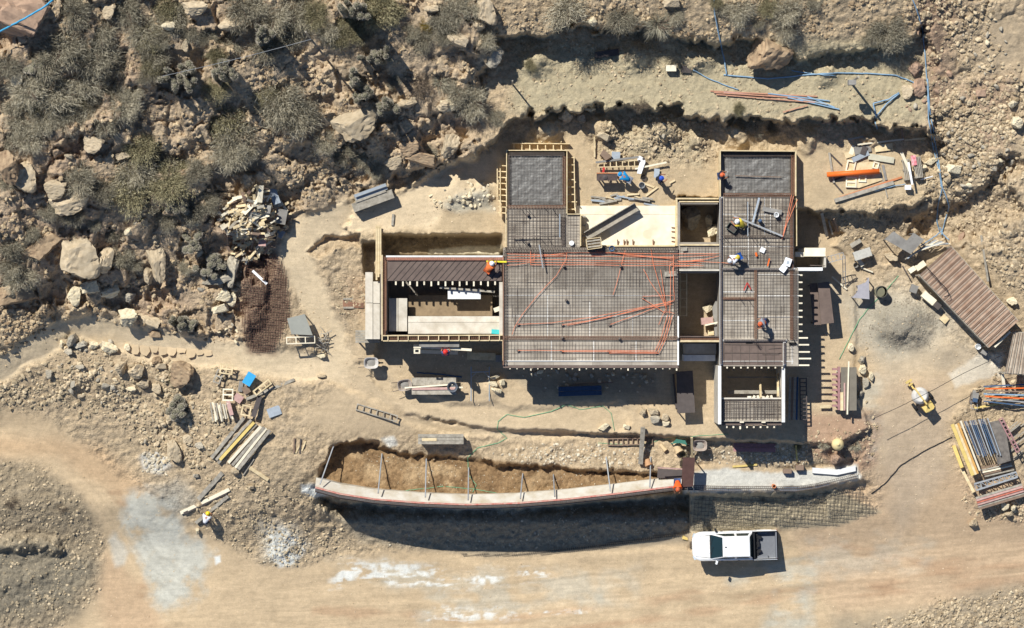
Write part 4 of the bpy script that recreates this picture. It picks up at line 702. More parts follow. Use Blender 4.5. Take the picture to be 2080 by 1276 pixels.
part(t, o, 'pit_floor', dark, lambda b: pbox(b, 786, 526, 1014, 679, -2.75, -2.62, -2.6))
part(t, o, 'lower_slab', conc, lambda b: (pbox(b, 829, 655, 1019, 678, -.2, -.05), ))
part(t, o, 'lower_slab', conc, lambda b: (pbox(b, 829, 642.5, 1019, 654.4, -.2, -.07), ))
part(t, o, 'lower_slab', conc, lambda b: (pbox(b, 790, 606, 808, 673, -.2, -.05), )); part(t, o, 'lower_slab', conc, lambda b: (pbox(b, 809, 606, 827, 673, -.2, -.06), ))
part(t, o, 'ledge', mat('earth_ledge', (160, 138, 108), .95, .3, 2.5, bump=.5), lambda b: pbox(b, 830, 600, 1000, 642, -2.6, -1.05))
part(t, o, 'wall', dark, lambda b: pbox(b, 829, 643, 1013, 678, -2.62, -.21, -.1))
def lone(name, label, cat, m, fn, at, z=None, group=None, **k):
    "single-mesh thing with its base point at photo pixel at"
    off = W(at[0], at[1], G(*at) if z is None else z); mb = MB(off); fn(mb); return tag(mb.build(name, m, None, **k), label, cat, group)
def tread(b): b.box(W(943, 599, .1), (M(66), M(17), .05)); [b.box(W(914 + 10 * i, 588.5, .1), (M(5), M(4), .05)) for i in range(7)]
lone('tread_panel', 'bright white panel with notched edge lying in the dark western pit', 'panel', white, tread, (943, 598), -2.6); part_ = None
lone('plank', 'long thin grey plank crossing the dark western pit above the white panel', 'plank', greywood, lambda b: b.bar(W(893, 584, .3), W(1005, 593, .3), M(4), .05), (893, 584), -2.6)
lone('trestle', 'pale trestle support standing under the bright white panel in the dark pit', 'trestle', greywood, lambda b: [b.bar(W(x, y, -2.62), W(x, y, .06), .07) for x in (915, 970) for y in (592, 604)] + [b.bar(W(898, y, -2.6), W(898, y, .26), .06) for y in (584, 586)] + [b.bar(W(1003, 593, -2.6), W(1003, 593, .26), .06)], (943, 598), -2.6)
# west walkway
for x0, y0, x1, y1, l in [(742, 553, 757, 615, 'north-western'), (758, 572, 771.5, 616, 'north-eastern'), (742, 616, 757, 689, 'south-western'), (758, 617, 771.5, 689, 'south-eastern')]:
    a = G(745, 620); lone('concrete_slab', f'pale grey concrete walkway slab, {l} one of the four beside the western room', 'slab', conc, lambda b: pbox(b, x0, y0, x1, y1, -2.6, -.1 if x0 < 750 else -.12), ((x0 + x1) / 2, (y0 + y1) / 2), -2.6)
for i, (x0, x1, l) in enumerate([(763, 766.5, 'left'), (767, 770.5, 'middle'), (771, 774.5, 'right')]):
    lone('scaffold_plank', f'long yellowish plank bridging the trench at the western room, {l} of three', 'plank', newwood, lambda b: pbox(b, x0, 457 + i * 1.5, x1, 569 - i * 6, .12 + .01 * i, .18 + .01 * i), ((x0 + x1) / 2, 515), .1)
lone('platform', 'weathered plank platform at the south-western corner of the western room', 'platform', greywood, lambda b: ([pbox(b, 722, 671 + 5.2 * i, 771, 675.6 + 5.2 * i, -1.15, -1.08) for i in range(5)], [b.bar(W(x, y, -2.8), W(x, y, -1.15), .08) for x in (728, 765) for y in (674, 694)]), (745, 684), -2.7)
for k_, (x0, x1) in enumerate([(697, 718), (718.6, 739)]):
    lone('rusty_sheet', ['western half of the rusty sheet pair beside the concrete walkway', 'eastern rusty sheet touching the concrete walkway'][k_], 'metal sheet', rust, lambda b: b.box(W((x0 + x1) / 2, 616 - k_, -1.6 + .03 * k_), (M(x1 - x0), M(21), .04), 0, 0, .03), ((x0 + x1) / 2, 616), G(717, 616))
for y, l in ((607, 'upper'), (625, 'lower')):
    lone('timber', f'{l} timber bearer under the rusty sheets beside the walkway', 'timber', greywood, lambda b: b.bar(W(697, y, G(717, y)), W(738, y, -1.75), .12, .2), (717, y))
# --- courtyard screed
o = W(1272, 458, .05); t = T('courtyard_slab', 'cream concrete courtyard slab with board edges between the wings', 'slab', o)
part(t, o, 'slab', cream, lambda b: (pbox(b, 1180, 436, 1374, 499, -.3, .12), pbox(b, 1168, 418, 1374, 435.6, -.3, .115)))
part(t, o, 'edge_board', newwood, lambda b: pbox(b, 1371.5, 420, 1374, 497, .12, .3)); part(t, o, 'edge_board', newwood, lambda b: pbox(b, 1182, 436, 1185, 498, .12, .5)); part(t, o, 'edge_board', newwood, lambda b: pbox(b, 1182, 498, 1371, 501, .12, .5))
for x, y in [(1186, 458), (1186, 480), (1186, 440)]: mb = MB(o); a = W(x, y, .4); mb.box(a, (.22, .1, .3)); mb.build('wedge', greywood, t)
for x in (1255, 1268, 1274, 1286, 1327): mb = MB(o); a = W(x, 493, .2); mb.bar((a.x, a.y - .15, .15), (a.x - .02, a.y + .18, .3), .07); mb.build('stake', rust, t)
for y in (462, 470, 482, 490): mb = MB(o); a = W(1364, y, .2); mb.bar((a.x, a.y, .16), (a.x + .28, a.y - .03, .2), .06); mb.build('stake', rust, t)
for x, y, r in [(1230, 477, 10), (1315, 476, 9)]:
    mb = MB(o); a = W(x, y, .125); mb.prism([(a.x + M(r) * math.cos(q * .262), a.y + M(r) * math.sin(q * .262)) for q in range(24)], .1, .126); mb.build('damp_patch', mat('damp_screed', (222, 208, 176), .8, .1, 2), t)
def trough(b):
    p, q = W(1190, 480, .5), W(1293, 420, .5); d = (q - p).normalized(); s = Vector((-d.y, d.x, 0))
    b.bar(p, q, .46, .05); b.bar(p + s * .25 + Vector((0, 0, .18)), q + s * .25 + Vector((0, 0, .18)), .05, .4); b.bar(p - s * .25 + Vector((0, 0, .12)), q - s * .25 + Vector((0, 0, .12)), .05, .28); b.bar(p + Vector((0, 0, -.2)), q + Vector((0, 0, -.2)), .2, .34)
lone('beam_formwork', 'long open beam form lying diagonally across the cream courtyard slab', 'formwork', greywood, trough, (1241, 450), .12)
o = W(1206, 495, 1.1); t = T('crate', 'slatted pine crate standing on the slab edge at the foot of the diagonal beam form', 'crate', o, R(8))
part(t, None, 'base', newwood, lambda b: b.box((0, 0, .06), (.82, .6, .04)))
for y in (-.32, .32): part(t, None, 'side', newwood, lambda b: b.box((0, y, .3), (.9, .04, .55)))
for x in (-.45, .45): part(t, None, 'side', newwood, lambda b: b.box((x, 0, .3), (.04, .6, .55)))
for y in (-.18, 0., .18): part(t, None, 'slat', greywood, lambda b: b.box((0, y, .5), (.82, .1, .03)))
# --- pits between the slabs
o = W(1418, 455, -2.5); t = T('pit_frame', 'pine framed pit with pale rubble inside, between courtyard and east wing', 'pit frame', o)
part(t, o, 'wall', dark, lambda b: (pbox(b, 1382, 410, 1460, 414, -2.8, .5, 1.1), pbox(b, 1382, 492, 1460, 496, -2.8, .9, 1.1), pbox(b, 1378, 410, 1381.7, 500, -2.8, .9, 1.1)))
part(t, o, 'top_board', newwood, lambda b: pbox(b, 1373, 402, 1460, 405, -.2, .55)); part(t, o, 'top_board', newwood, lambda b: pbox(b, 1380, 408.5, 1460, 411, .4, .6)); part(t, o, 'top_board', newwood, lambda b: pbox(b, 1373, 405.3, 1376, 500, -.2, .56)); part(t, o, 'top_board', conc, lambda b: pbox(b, 1376.3, 411, 1379.6, 500, -.2, .54))
o = W(1420, 520, -2.8); t = T('link_bridge', 'narrow rebar bridge carrying orange conduits between main deck and east wing', 'bridge deck', o)
part(t, o, 'deck', ply, lambda b: pbox(b, 1379, 500, 1461, 546, .93, 1.0, ZS)); rebar_mat('rebar_grid', t, o, 1379, 501, 1461, 546, 1.05, sp=6.4)
part(t, o, 'edge_board', newwood, lambda b: pbox(b, 1380, 496, 1461, 499, .8, 1.14)); part(t, o, 'edge_board', conc, lambda b: pbox(b, 1380, 547, 1461, 550.5, .8, 1.12)); part(t, o, 'wall', dark, lambda b: pbox(b, 1381, 548, 1460, 554, -2.8, .8, 1.1))
part(t, o, 'sheet', greywood, lambda b: b.box(W(1391, 506, 1.15), (.3, .25, .03), .1))
o = W(1420, 689, -2.8); t = T('link_beam', 'pine boxed beam with dark rebar cage between main deck and east wing', 'beam', o)
part(t, o, 'wall', dark, lambda b: pbox(b, 1380, 684, 1461, 692, -2.8, .5, 1.1)); part(t, o, 'form_board', newwood, lambda b: pbox(b, 1380, 691, 1461, 695, .4, 1.1)); part(t, o, 'form_board', film, lambda b: pbox(b, 1380, 683, 1461, 685, .4, 1.08)); cage('beam_cage', t, o, (1380, 688), (1461, 688), 4, .7, .98, rust, 4)
lone('landing_slab', 'pale grey landing slab under the boxed beam, darker upper one of two', 'slab', conc, lambda b: pbox(b, 1391, 698, 1455, 720, -2.75, -1.0), (1420, 709), -2.7)
lone('landing_slab', 'bright white landing slab below the boxed beam, next to the east wing', 'slab', white, lambda b: pbox(b, 1389, 721, 1453, 733.5, -2.75, -.9), (1420, 727), -2.7)
# --- east wing
o = W(1540, 600, -2.8); t = T('house_wing', 'long eastern wing of rebar bays with grey plastic sheet at its north end', 'house wing', o)
part(t, o, 'deck', ply, lambda b: (pbox(b, 1469, 398, 1613, 544, .93, 1.0, ZS), pbox(b, 1469, 544.3, 1622, 744, .93, .995, ZS)))
part(t, o, 'deck', film, lambda b: pbox(b, 1469, 695, 1590, 742, .998, 1.006, ZS))
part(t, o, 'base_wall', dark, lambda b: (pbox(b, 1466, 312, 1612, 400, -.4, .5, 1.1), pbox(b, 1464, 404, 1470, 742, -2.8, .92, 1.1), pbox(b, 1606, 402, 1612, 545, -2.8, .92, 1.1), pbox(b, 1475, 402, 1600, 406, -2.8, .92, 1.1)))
crumple(t, o, 1472, 317, 1606, 396, .62, 9); rebar_mat('rebar_grid', t, o, 1471, 316, 1607, 396, .72, sp=6.6, th=.007)
frame_boards(t, o, [((1463, 307), (1463, 400)), ((1463, 306), (1618, 307)), ((1616.5, 308), (1616.5, 398))], newwood, -.3, 1.2, 2.2)
frame_boards(t, o, [((1618, 398), (1618.5, 500))], newwood, -.3, .9, 1.4)
cage('beam_cage', t, o, (1470, 314), (1606, 314), 6, .66, .86, steel); cage('beam_cage', t, o, (1611, 316), (1611, 396), 6, .66, .92, rust); cage('beam_cage', t, o, (1470, 396), (1612, 396), 6, .8, 1.08, rust, 4); cage('beam_cage', t, o, (1471, 480), (1610, 480), 4, 1.0, 1.1, steel, 5)
for r_ in [(1469, 399, 1612, 479), (1469, 482, 1612, 543), (1469, 549, 1533, 604), (1469, 608, 1533, 688), (1537, 549, 1612, 688)]: rebar_mat('rebar_grid', t, o, *r_, 1.05, sp=6.6)
rebar_mat('rebar_grid', t, o, 1469, 698, 1588, 740, 1.03, sp=17, th=.02); rebar_mat('rebar_grid', t, o, 1594, 694, 1614, 730, 1.03, sp=6.5)
rebar_mat('rebar_grid', t, o, 1469, 400, 1612, 540, 1.085, sp=7.4, th=.015)
cage('beam_cage', t, o, (1535, 549), (1535, 688), 4, 1.0, 1.14, rust, 4); cage('beam_cage', t, o, (1469, 606), (1533, 606), 4, 1.0, 1.14, rust, 4); cage('beam_cage', t, o, (1608, 402), (1608, 690), 5, 1.0, 1.1, rust, 5); cage('beam_cage', t, o, (1615.5, 549), (1615.5, 690), 5, 1.0, 1.12, steel, 5)
for r_ in ((1462, 400, 1467.5, 742, 1.0, 1.12), (1468, 544.5, 1614, 549, 1.0, 1.1), (1469, 689.5, 1598, 693.5, 1.0, 1.1), (1591, 694, 1596, 742, 1.0, 1.1)): part(t, o, 'wall_cap', white, lambda b: pbox(b, *r_))
cage('beam_cage', t, o, (1468, 546.8), (1612, 546.8), 3.4, 1.08, 1.16, steel, 3.5); cage('beam_cage', t, o, (1470, 691.5), (1596, 691.5), 3.2, 1.08, 1.16, steel, 3.5); cage('beam_cage', t, o, (1464.7, 402), (1464.7, 740), 3.2, 1.1, 1.18, steel, 4); cage('beam_cage', t, o, (1593.5, 696), (1593.5, 740), 3.2, 1.08, 1.16, steel, 4)
strips(t, o, [(1469, 435, 1560, 435), (1469, 501, 1612, 501), (1553, 400, 1553, 478), (1565, 400, 1565, 478), (1520, 482, 1520, 543), (1537, 558, 1624, 558), (1537, 601, 1624, 601), (1537, 644, 1624, 644), (1469, 593, 1533, 593), (1469, 651, 1533, 651), (1466, 734, 1612, 734), (1609, 698, 1609, 740)], 1.008)
part(t, o, 'opening_shade', mat('painted_void_black', (34, 32, 32), .9, .2, 4), lambda b: (pbox(b, 1603, 695.5, 1617, 701.5, 1.05, 1.06), pbox(b, 1515, 695, 1529, 698.5, 1.01, 1.02)))  # flat black sheets stand in for the darkness inside two openings
joists(t, o, [((1622, y), (1630, y)) for y in (559, 573.5, 588, 601, 616, 631, 644, 659, 673)] + [((1622, y), (x, y)) for y, x in ((686.5, 1641), (700.5, 1643.5), (715, 1645), (728.5, 1647.5), (742, 1644))], .84, .93, 3)
joists(t, o, [((x, 744.5), (x, 748.5)) for x in np.arange(1477, 1592, 14)], .84, .93, 3)
for y in (570, 600, 640, 680, 720):
    for x in (1490, 1545, 1600): a = W(x, y, 1.1); mb = MB(o); mb.tube([(a.x, a.y, G(x, y) - .05), (a.x, a.y, .9)], .05, 6); mb.build('prop', steel, t)
part(t, o, 'bearer', greywood, lambda b: [pbox(b, 1469, y, 1620, y + 4, .78, .92, 1.1) for y in (560, 610, 650, 700, 735)])
# south pit walls and lower landing of the east wing
o = W(1527, 805, -2.8); t = T('stair_pit', 'open stairwell with white wall tops and rebar landing south of the east wing', 'stairwell', o)
part(t, o, 'wall', conc, lambda b: pbox(b, 1459, 743, 1464.5, 862, -2.9, .7)); part(t, o, 'wall', conc, lambda b: pbox(b, 1588.5, 743, 1594, 858, -2.9, .7))
for r_ in ((1458.6, 743, 1465, 862, .7, .76), (1588, 743, 1594.6, 858, .7, .76)): part(t, o, 'wall_cap', white, lambda b: pbox(b, *r_))
part(t, o, 'landing', ply, lambda b: pbox(b, 1465, 811, 1588, 856, .1, .18, .3)); rebar_mat('rebar_grid', t, o, 1465.5, 811, 1587.5, 853, .23, sp=7, th=.017); rebar_mat('rebar_grid', t, o, 1466, 813, 1587.5, 853, .28, sp=7.8, th=.02)
part(t, o, 'edge_trim', conc, lambda b: pbox(b, 1465, 808, 1588, 811, .1, .34)); part(t, o, 'edge_trim', film, lambda b: pbox(b, 1462, 857, 1588, 864, .0, .1, .2)); part(t, o, 'edge_trim', greywood, lambda b: pbox(b, 1462, 854.5, 1588, 856.6, .1, .3))
joists(t, o, [((x, 864), (x, 869.5 if i != 2 else 872)) for i, x in enumerate(np.arange(1476, 1580, 13.8))], -.1, 0, 3.2)
for x in (1503, 1547): mb = MB(o); pbox(mb, x, 856.5, x + 8, 859, .1, .34); mb.build('wedge', palewood, t)
part(t, o, 'tread', greywood, lambda b: pbox(b, 1478, 793, 1580, 800, -1.3, -1.2)); part(t, o, 'tread', dark, lambda b: pbox(b, 1478, 765, 1580, 768, -2.0, -1.9))
for p, q in [((1544, 779), (1545, 808)), ((1580, 760), (1580, 806))]: mb = MB(o); a, b_ = W(*p, -1.), W(*q, .4); mb.bar(a, b_, .12); mb.build('brace', newwood, t)
part(t, o, 'rubble_sill', cream, lambda b: [b.box(W(1522 + 9 * i, 807, .2), (.24, .14, .2), i) for i in range(6)])
# balcony on the east side
o = W(1650, 528, -2.8); t = T('balcony_box', 'small concrete box with white walls projecting from the east wing', 'concrete box', o)
part(t, o, 'roof', cream, lambda b: pbox(b, 1634, 503.5, 1677, 521, -.15, 0)); part(t, o, 'roof', conc, lambda b: pbox(b, 1615, 512, 1633.6, 522, -.2, -.08)); part(t, o, 'wall', conc, lambda b: pbox(b, 1674, 521.3, 1678, 544, -2.8, -.1)); part(t, o, 'wall', white, lambda b: pbox(b, 1612, 543.5, 1671, 550, -2.8, .5)); part(t, o, 'wall', dark, lambda b: pbox(b, 1622, 505, 1676, 510, -2.8, -.2, 0))
part(t, o, 'post', steel, lambda b: (b.bar(W(1617, 523, .1), W(1618, 540, .3), .03), b.bar(W(1645, 539, .1), W(1676, 540, .1), .04)))

# orange conduits tied on the rebar, each its own thing
CON = [([(1150,513),(1240,514),(1350,516),(1462,515)],0),([(1080,521),(1180,520),(1290,522),(1375,522),(1455,518)],0),([(1030,516),(1080,517),(1150,518)],0),([(1030,527),(1078,527),(1200,529),(1360,531),(1430,529)],0),([(1078,538),(1180,538),(1300,540),(1378,539),(1430,540)],0),([(1078,533),(1180,534),(1290,535),(1370,535)],0),
 ([(1078,510),(1078,538)],0),([(1085,515),(1085,531)],0),([(1030,522),(1090,521),(1150,514)],0),([(1210,509),(1230,512),(1300,519),(1378,525)],0),([(1270,518),(1330,523),(1372,527)],0),([(1030,532),(1060,531),(1085,530)],0),([(1030,539),(1050,538),(1078,533)],0),([(1405,529),(1430,527),(1462,520)],0),([(1378,532),(1410,531),(1455,533),(1480,535)],0),([(1360,556),(1360,540),(1366,535),(1425,536)],0),([(1366,558),(1366,545),(1372,541),(1408,540)],0),([(1368,518),(1368,540),(1368,580),(1370,612)],0),([(1362,550),(1362,600),(1360,640)],0),
 ([(1152,510),(1150,527),(1130,560),(1092,600),(1060,640),(1045,665),(1040,680)],1),([(1270,508),(1262,540),(1253,575),(1245,600)],1),([(1322,505),(1328,540),(1340,580),(1352,625)],1),([(1307,547),(1322,575),(1340,600),(1352,622)],1),([(1342,548),(1348,590),(1354,632)],1),([(1306,602),(1340,601),(1370,600)],1),([(1305,606),(1330,622),(1352,637)],1),
 ([(1052,659),(1120,656),(1200,645),(1290,627),(1368,612)],1),([(1142,660),(1200,651),(1280,634),(1340,618),(1370,610)],1),([(1152,661),(1230,646),(1300,627),(1366,618)],1),([(1240,659),(1290,641),(1340,622),(1362,615)],1),([(1338,660),(1346,640),(1352,628)],1),([(1350,634),(1360,634),(1370,637)],1),
 ([(1052,712),(1140,712.5),(1235,712),(1330,713),(1342,690),(1356,640)],2),([(1142,714.5),(1235,714.5),(1334,715.5),(1348,688),(1361,642)],2),([(1237,717),(1338,718),(1352,690),(1366,640)],2),([(1612,398),(1602,440),(1594,470),(1588,486)],3),([(1620,405),(1605,440),(1595,462),(1590,484)],3),([(1608,396),(1598,445),(1590,480)],3)]
CL_ = ['orange conduit running straight in the bundle along the north edge of the main deck', 'single orange conduit curving across the open rebar of the main deck', 'orange conduit of the long trio along the south edge of the main deck', 'orange conduit lying slanted on the north-east corner of the east wing']
for pts, gi in CON:
    z = ZS + .05 + rnd.uniform(0, .03); mb = MB(W(*pts[0], z)); q = []
    for a, b_ in zip(pts[:-1], pts[1:]):
        for i in range(6): u = i / 6; q.append(W(a[0] + (b_[0] - a[0]) * u + rnd.uniform(-.25, .25), a[1] + (b_[1] - a[1]) * u + rnd.uniform(-.3, .3), z + rnd.uniform(0, .01)))
    q.append(W(*pts[-1], z)); mb.tube(q, .017 if gi != 2 else .02, 5); tag(mb.build('conduit', orange, None, True), CL_[gi], 'conduit', CL_[gi].replace('orange conduit', 'conduits'))
for x, y, l in [(1052, 712, 0), (1141, 713, 0), (1236, 714, 0), (1333, 716, 0), (1052, 659, 1), (1142, 660, 1), (1238, 660, 1), (1306, 605, 1)]:
    lone('junction_box', ['small round conduit box on the southern trio of conduits', 'small round conduit box at the free end of a curved conduit'][l], 'conduit box', steel, lambda b: b.lathe([(.09, 0), (.1, .08), (.07, .1), (0, .1)], W(x, y, 1.06), 10), (x, y), 1.06, ['boxes on the southern conduits', 'boxes at curved conduit ends'][l])

# ------------------------------------------------------------------ retaining wall and its props
WT = [(640,990),(690,1003),(760,1014),(850,1021),(950,1025),(1050,1022),(1150,1014),(1250,1003),(1330,993),(1396,985)]
def ribbon(mb, line, d0, d1, zb, zt, ztop):
    "wall along a photo line (read at height ztop): from offset d0 to d1 pixels south, with bottom / top heights"
    n = len(line); L = []
    for d in (d0, d1):
        for i, p in enumerate(line): L.append(W(p[0], p[1] + d, ztop))
    vs = []
    for k, (z0, z1) in enumerate(((zb[0], zt[0]), (zb[1], zt[1]))):
        for i in range(n): vs += [(L[k * n + i].x, L[k * n + i].y, z0), (L[k * n + i].x, L[k * n + i].y, z1)]
    a = lambda k, i, t: k * 2 * n + 2 * i + t; fs = []
    for i in range(n - 1): fs += [(a(0, i, 0), a(0, i, 1), a(0, i + 1, 1), a(0, i + 1, 0)), (a(1, i, 0), a(1, i + 1, 0), a(1, i + 1, 1), a(1, i, 1)), (a(0, i, 1), a(1, i, 1), a(1, i + 1, 1), a(0, i + 1, 1))]
    fs += [(a(0, 0, 0), a(1, 0, 0), a(1, 0, 1), a(0, 0, 1)), (a(0, n - 1, 0), a(0, n - 1, 1), a(1, n - 1, 1), a(1, n - 1, 0))]
    return mb.add(vs, fs)
def taper(mb, line, d=(3, 7, 24), zt=-2.72, zb=-7.6, zr=-2.7):
    n = len(line); vs = []; fs = []
    for x, y in line: a, b_, c = W(x, y + d[0], zr), W(x, y + d[1], zr), W(x, y + d[2], zr); vs += [(a.x, a.y, zb), (a.x, a.y, zt), (b_.x, b_.y, zt), (c.x, c.y, zb)]
    for i in range(n - 1): k = 4 * i; fs += [(k + j, k + j + 1, k + j + 5, k + j + 4) for j in range(3)]
    fs += [(0, 3, 2, 1), (4 * n - 4, 4 * n - 3, 4 * n - 2, 4 * n - 1)]; mb.add(vs, fs)
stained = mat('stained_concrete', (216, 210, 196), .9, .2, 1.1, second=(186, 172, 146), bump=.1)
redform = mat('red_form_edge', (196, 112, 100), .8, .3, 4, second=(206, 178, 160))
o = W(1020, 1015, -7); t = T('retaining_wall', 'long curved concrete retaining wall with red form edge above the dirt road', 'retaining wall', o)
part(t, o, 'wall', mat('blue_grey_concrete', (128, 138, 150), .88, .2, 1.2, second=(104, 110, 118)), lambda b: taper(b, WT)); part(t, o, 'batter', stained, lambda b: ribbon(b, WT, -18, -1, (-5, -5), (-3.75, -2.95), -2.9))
part(t, o, 'form_edge', redform, lambda b: ribbon(b, WT, -.8, 1.8, (-3.4, -3.4), (-2.62, -2.62), -2.6)); part(t, o, 'edge_trim', mat('dark_form_face', (74, 60, 56), .7, .2, 5), lambda b: ribbon(b, WT, 8.3, 9.8, (-4.2, -4.2), (-2.66, -2.66), -2.66))
for a, b_ in zip(WT[:-1], WT[1:]): cage('beam_cage', t, o, (a[0], a[1] + 5.6), (b_[0], b_[1] + 5.6), 4, -2.7, -2.58, steel, 4)
steelgrey = mat('galvanised_steel', (170, 172, 172), .5, .2, 5, metal=.3)
for (x0, y0), (x1, y1), l in [((678,905),(650,984),'leaning prop at the western tip of the retaining wall'),((776,922),(768,1002),'second prop from the western tip of the retaining wall'),((866,932),(864,1010),'prop beside the green hose loop at the brown trench'),((952,950),(951,1016),'prop touched by the green hose in the brown trench'),((1062,962),(1057,1013),'prop east of the green hose in the brown trench'),((1124,964),(1127,1009),'shortest prop, near the middle of the brown trench'),((1231,928),(1240,998),'prop standing at the rubble patch of the trench edge'),((1322,928),(1320,990),'blue grey prop next to the clay pipe at the trench edge')]:
    lone('prop', l, 'prop', steelgrey, lambda b: b.tube([P(x0, y0, .06), W(x1, y1, -2.72)], .045, 6), (x0, y0))
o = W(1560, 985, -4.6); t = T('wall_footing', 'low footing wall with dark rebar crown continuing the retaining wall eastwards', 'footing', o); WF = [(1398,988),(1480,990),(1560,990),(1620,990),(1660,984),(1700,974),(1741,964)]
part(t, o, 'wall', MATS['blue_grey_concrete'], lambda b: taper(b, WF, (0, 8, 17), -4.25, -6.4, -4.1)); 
for a, b_ in zip(WF[:-1], WF[1:]): cage('beam_cage', t, o, (a[0], a[1] + 3), (b_[0], b_[1] + 3), 9, -4.2, -3.95, steel, 4)
part(t, o, 'cap', white, lambda b: ribbon(b, [(1650,958),(1700,962),(1738,954)], -8, 3, (-4.4, -4.4), (-3.95, -3.95), -4)); part(t, o, 'sleeve', mat('clay_orange', (206, 134, 92), .8, .2, 5), lambda b: b.lathe([(.13, 0), (.13, .5), (.09, .5), (.09, .1)], W(1571, 987, -4.2), 12, closed=True))

# rebar mats lying on the soil
def drape(name, label, cat, poly, sp, ang, m, th=.02, dz=.07, seg=9):
    off = P(*poly[0]); mb = MB(off); c, s = math.cos(R(ang)), math.sin(R(ang)); pts = np.array(poly, float); cen = pts.mean(0); rad = np.abs(pts - cen).max() * 1.5
    for k in (0, 1):
        for v in np.arange(-rad, rad, sp):
            v = v + rnd.uniform(-.4, .4); run = []
            for u in np.arange(-rad, rad, seg):
                x, y = (cen[0] + u * c - v * s, cen[1] + u * s + v * c) if k == 0 else (cen[0] - v * c * .96 - u * s, cen[1] - v * s + u * c)
                if in_poly(poly, x, y): run.append(P(x, y, dz + th * k))
                else:
                    if len(run) > 1: mb.tube(run, th * .55, 4, False)
                    run = []
            if len(run) > 1: mb.tube(run, th * .55, 4, False)
    return tag(mb.build(name, m), label, cat)
drape('rebar_mesh', 'rebar mesh laid down the slope between the footing wall and the pickup truck', 'rebar mesh', [(1402,1012),(1480,1008),(1600,1008),(1680,1000),(1748,988),(1789,1040),(1700,1068),(1570,1072),(1400,1078)], 7.5, 4, mat('grey_mesh', (106, 98, 88), .8, .3, 6), .026, .12)
drape('rebar_mesh', 'narrow rebar mesh edge along the dirt road in front of the retaining wall', 'rebar mesh', [(930,1124),(1050,1124),(1200,1108),(1320,1090),(1405,1076),(1405,1084),(1320,1100),(1200,1118),(1050,1130),(940,1130)], 4.5, -6, MATS['grey_mesh'], .028, .1, 4)
drape('rebar_mesh', 'rusty rebar mesh spread on reddish soil beside the footpath', 'rebar mesh', [(492,525),(520,512),(560,512),(580,545),(588,600),(588,650),(560,712),(520,722),(494,700),(486,630)], 5.2, 3, mat('rusty_mesh', (118, 90, 76), .9, .3, 5), .03, .12)

# ------------------------------------------------------------------ loose material
blue = mat('blue_paint', (72, 96, 124), .5, .25, 5); skyblue = mat('sky_blue_board', (60, 168, 222), .6, .15, 4); redp = mat('red_paint', (196, 52, 48), .6, .2, 5); pinkb = mat('faded_red_board', (194, 162, 150), .85, .25, 5, second=(176, 138, 130))
yel = mat('yellow_plank', (226, 198, 120), .8, .2, 4); darkb = mat('dark_form_board', (88, 80, 76), .7, .25, 3); greyp = mat('grey_panel', (150, 146, 138), .85, .25, 2, second=(124, 120, 114)); slate = mat('slate_blue_panel', (166, 174, 180), .7, .2, 4); brownb = mat('brown_board', (140, 118, 100), .85, .25, 4)
bluep = mat('blue_pipe', (138, 168, 190), .5, .15, 6, objvar=.06); hoseg = mat('green_hose', (126, 178, 136), .6, .15, 6); whitep = mat('white_foam', (240, 240, 238), .7, .06, 5); blk = mat('black_rubber', (40, 40, 42), .8, .2, 6); clay = MATS['clay_orange']; orp = mat('orange_pipe', (236, 112, 44), .5, .15, 4)
def top(A, B, n=7): return max(G(A[0] + (B[0] - A[0]) * i / n, A[1] + (B[1] - A[1]) * i / n) - 0 for i in range(n + 1))
def board(label, A, B, wpx, m, th=.05, dz=0., name='plank', cat='plank', group=None, z=None, flatz=False):
    "plank lying from photo point A to B"
    za, zb = (G(*A), G(*B)) if z is None else (z, z); mid = G((A[0] + B[0]) / 2, (A[1] + B[1]) / 2) if z is None else z; lift = max(0, mid - (za + zb) / 2) + th / 2 + .01 + dz
    if flatz: za = zb = max(za, zb)
    a, b_ = W(*A, za + lift), W(*B, zb + lift); c = (a + b_) / 2; mb = MB(c); mb.bar(a, b_, M(wpx, za), th); return tag(mb.build(name, m), label, cat, group)
def panel(label, c, sz, rot, m, h=.05, th=.04, name='panel', cat='panel', group=None, tx=0., ty=0., z=None, extra=None):
    "flat sheet of sz pixels at height h above the ground"
    o_ = W(c[0], c[1], (G(*c) if z is None else z) + h); mb = MB(o_); mb.box(o_, (M(sz[0]), M(sz[1]), th), -R(rot), tx, ty); 
    if extra: extra(mb, o_)
    return tag(mb.build(name, m), label, cat, group)
def legs(c, sz, rot, h, th=.07, z=None):
    def f(mb, o_):
        cr, sr = math.cos(-R(rot)), math.sin(-R(rot))
        for sx in (-.44, .44):
            for sy in (-.4, .4):
                x, y = M(sz[0]) * sx, M(sz[1]) * sy; mb.box((o_.x + x * cr - y * sr, o_.y + x * sr + y * cr, o_.z - h / 2 - .03), (th, th, h), -R(rot))
    return f
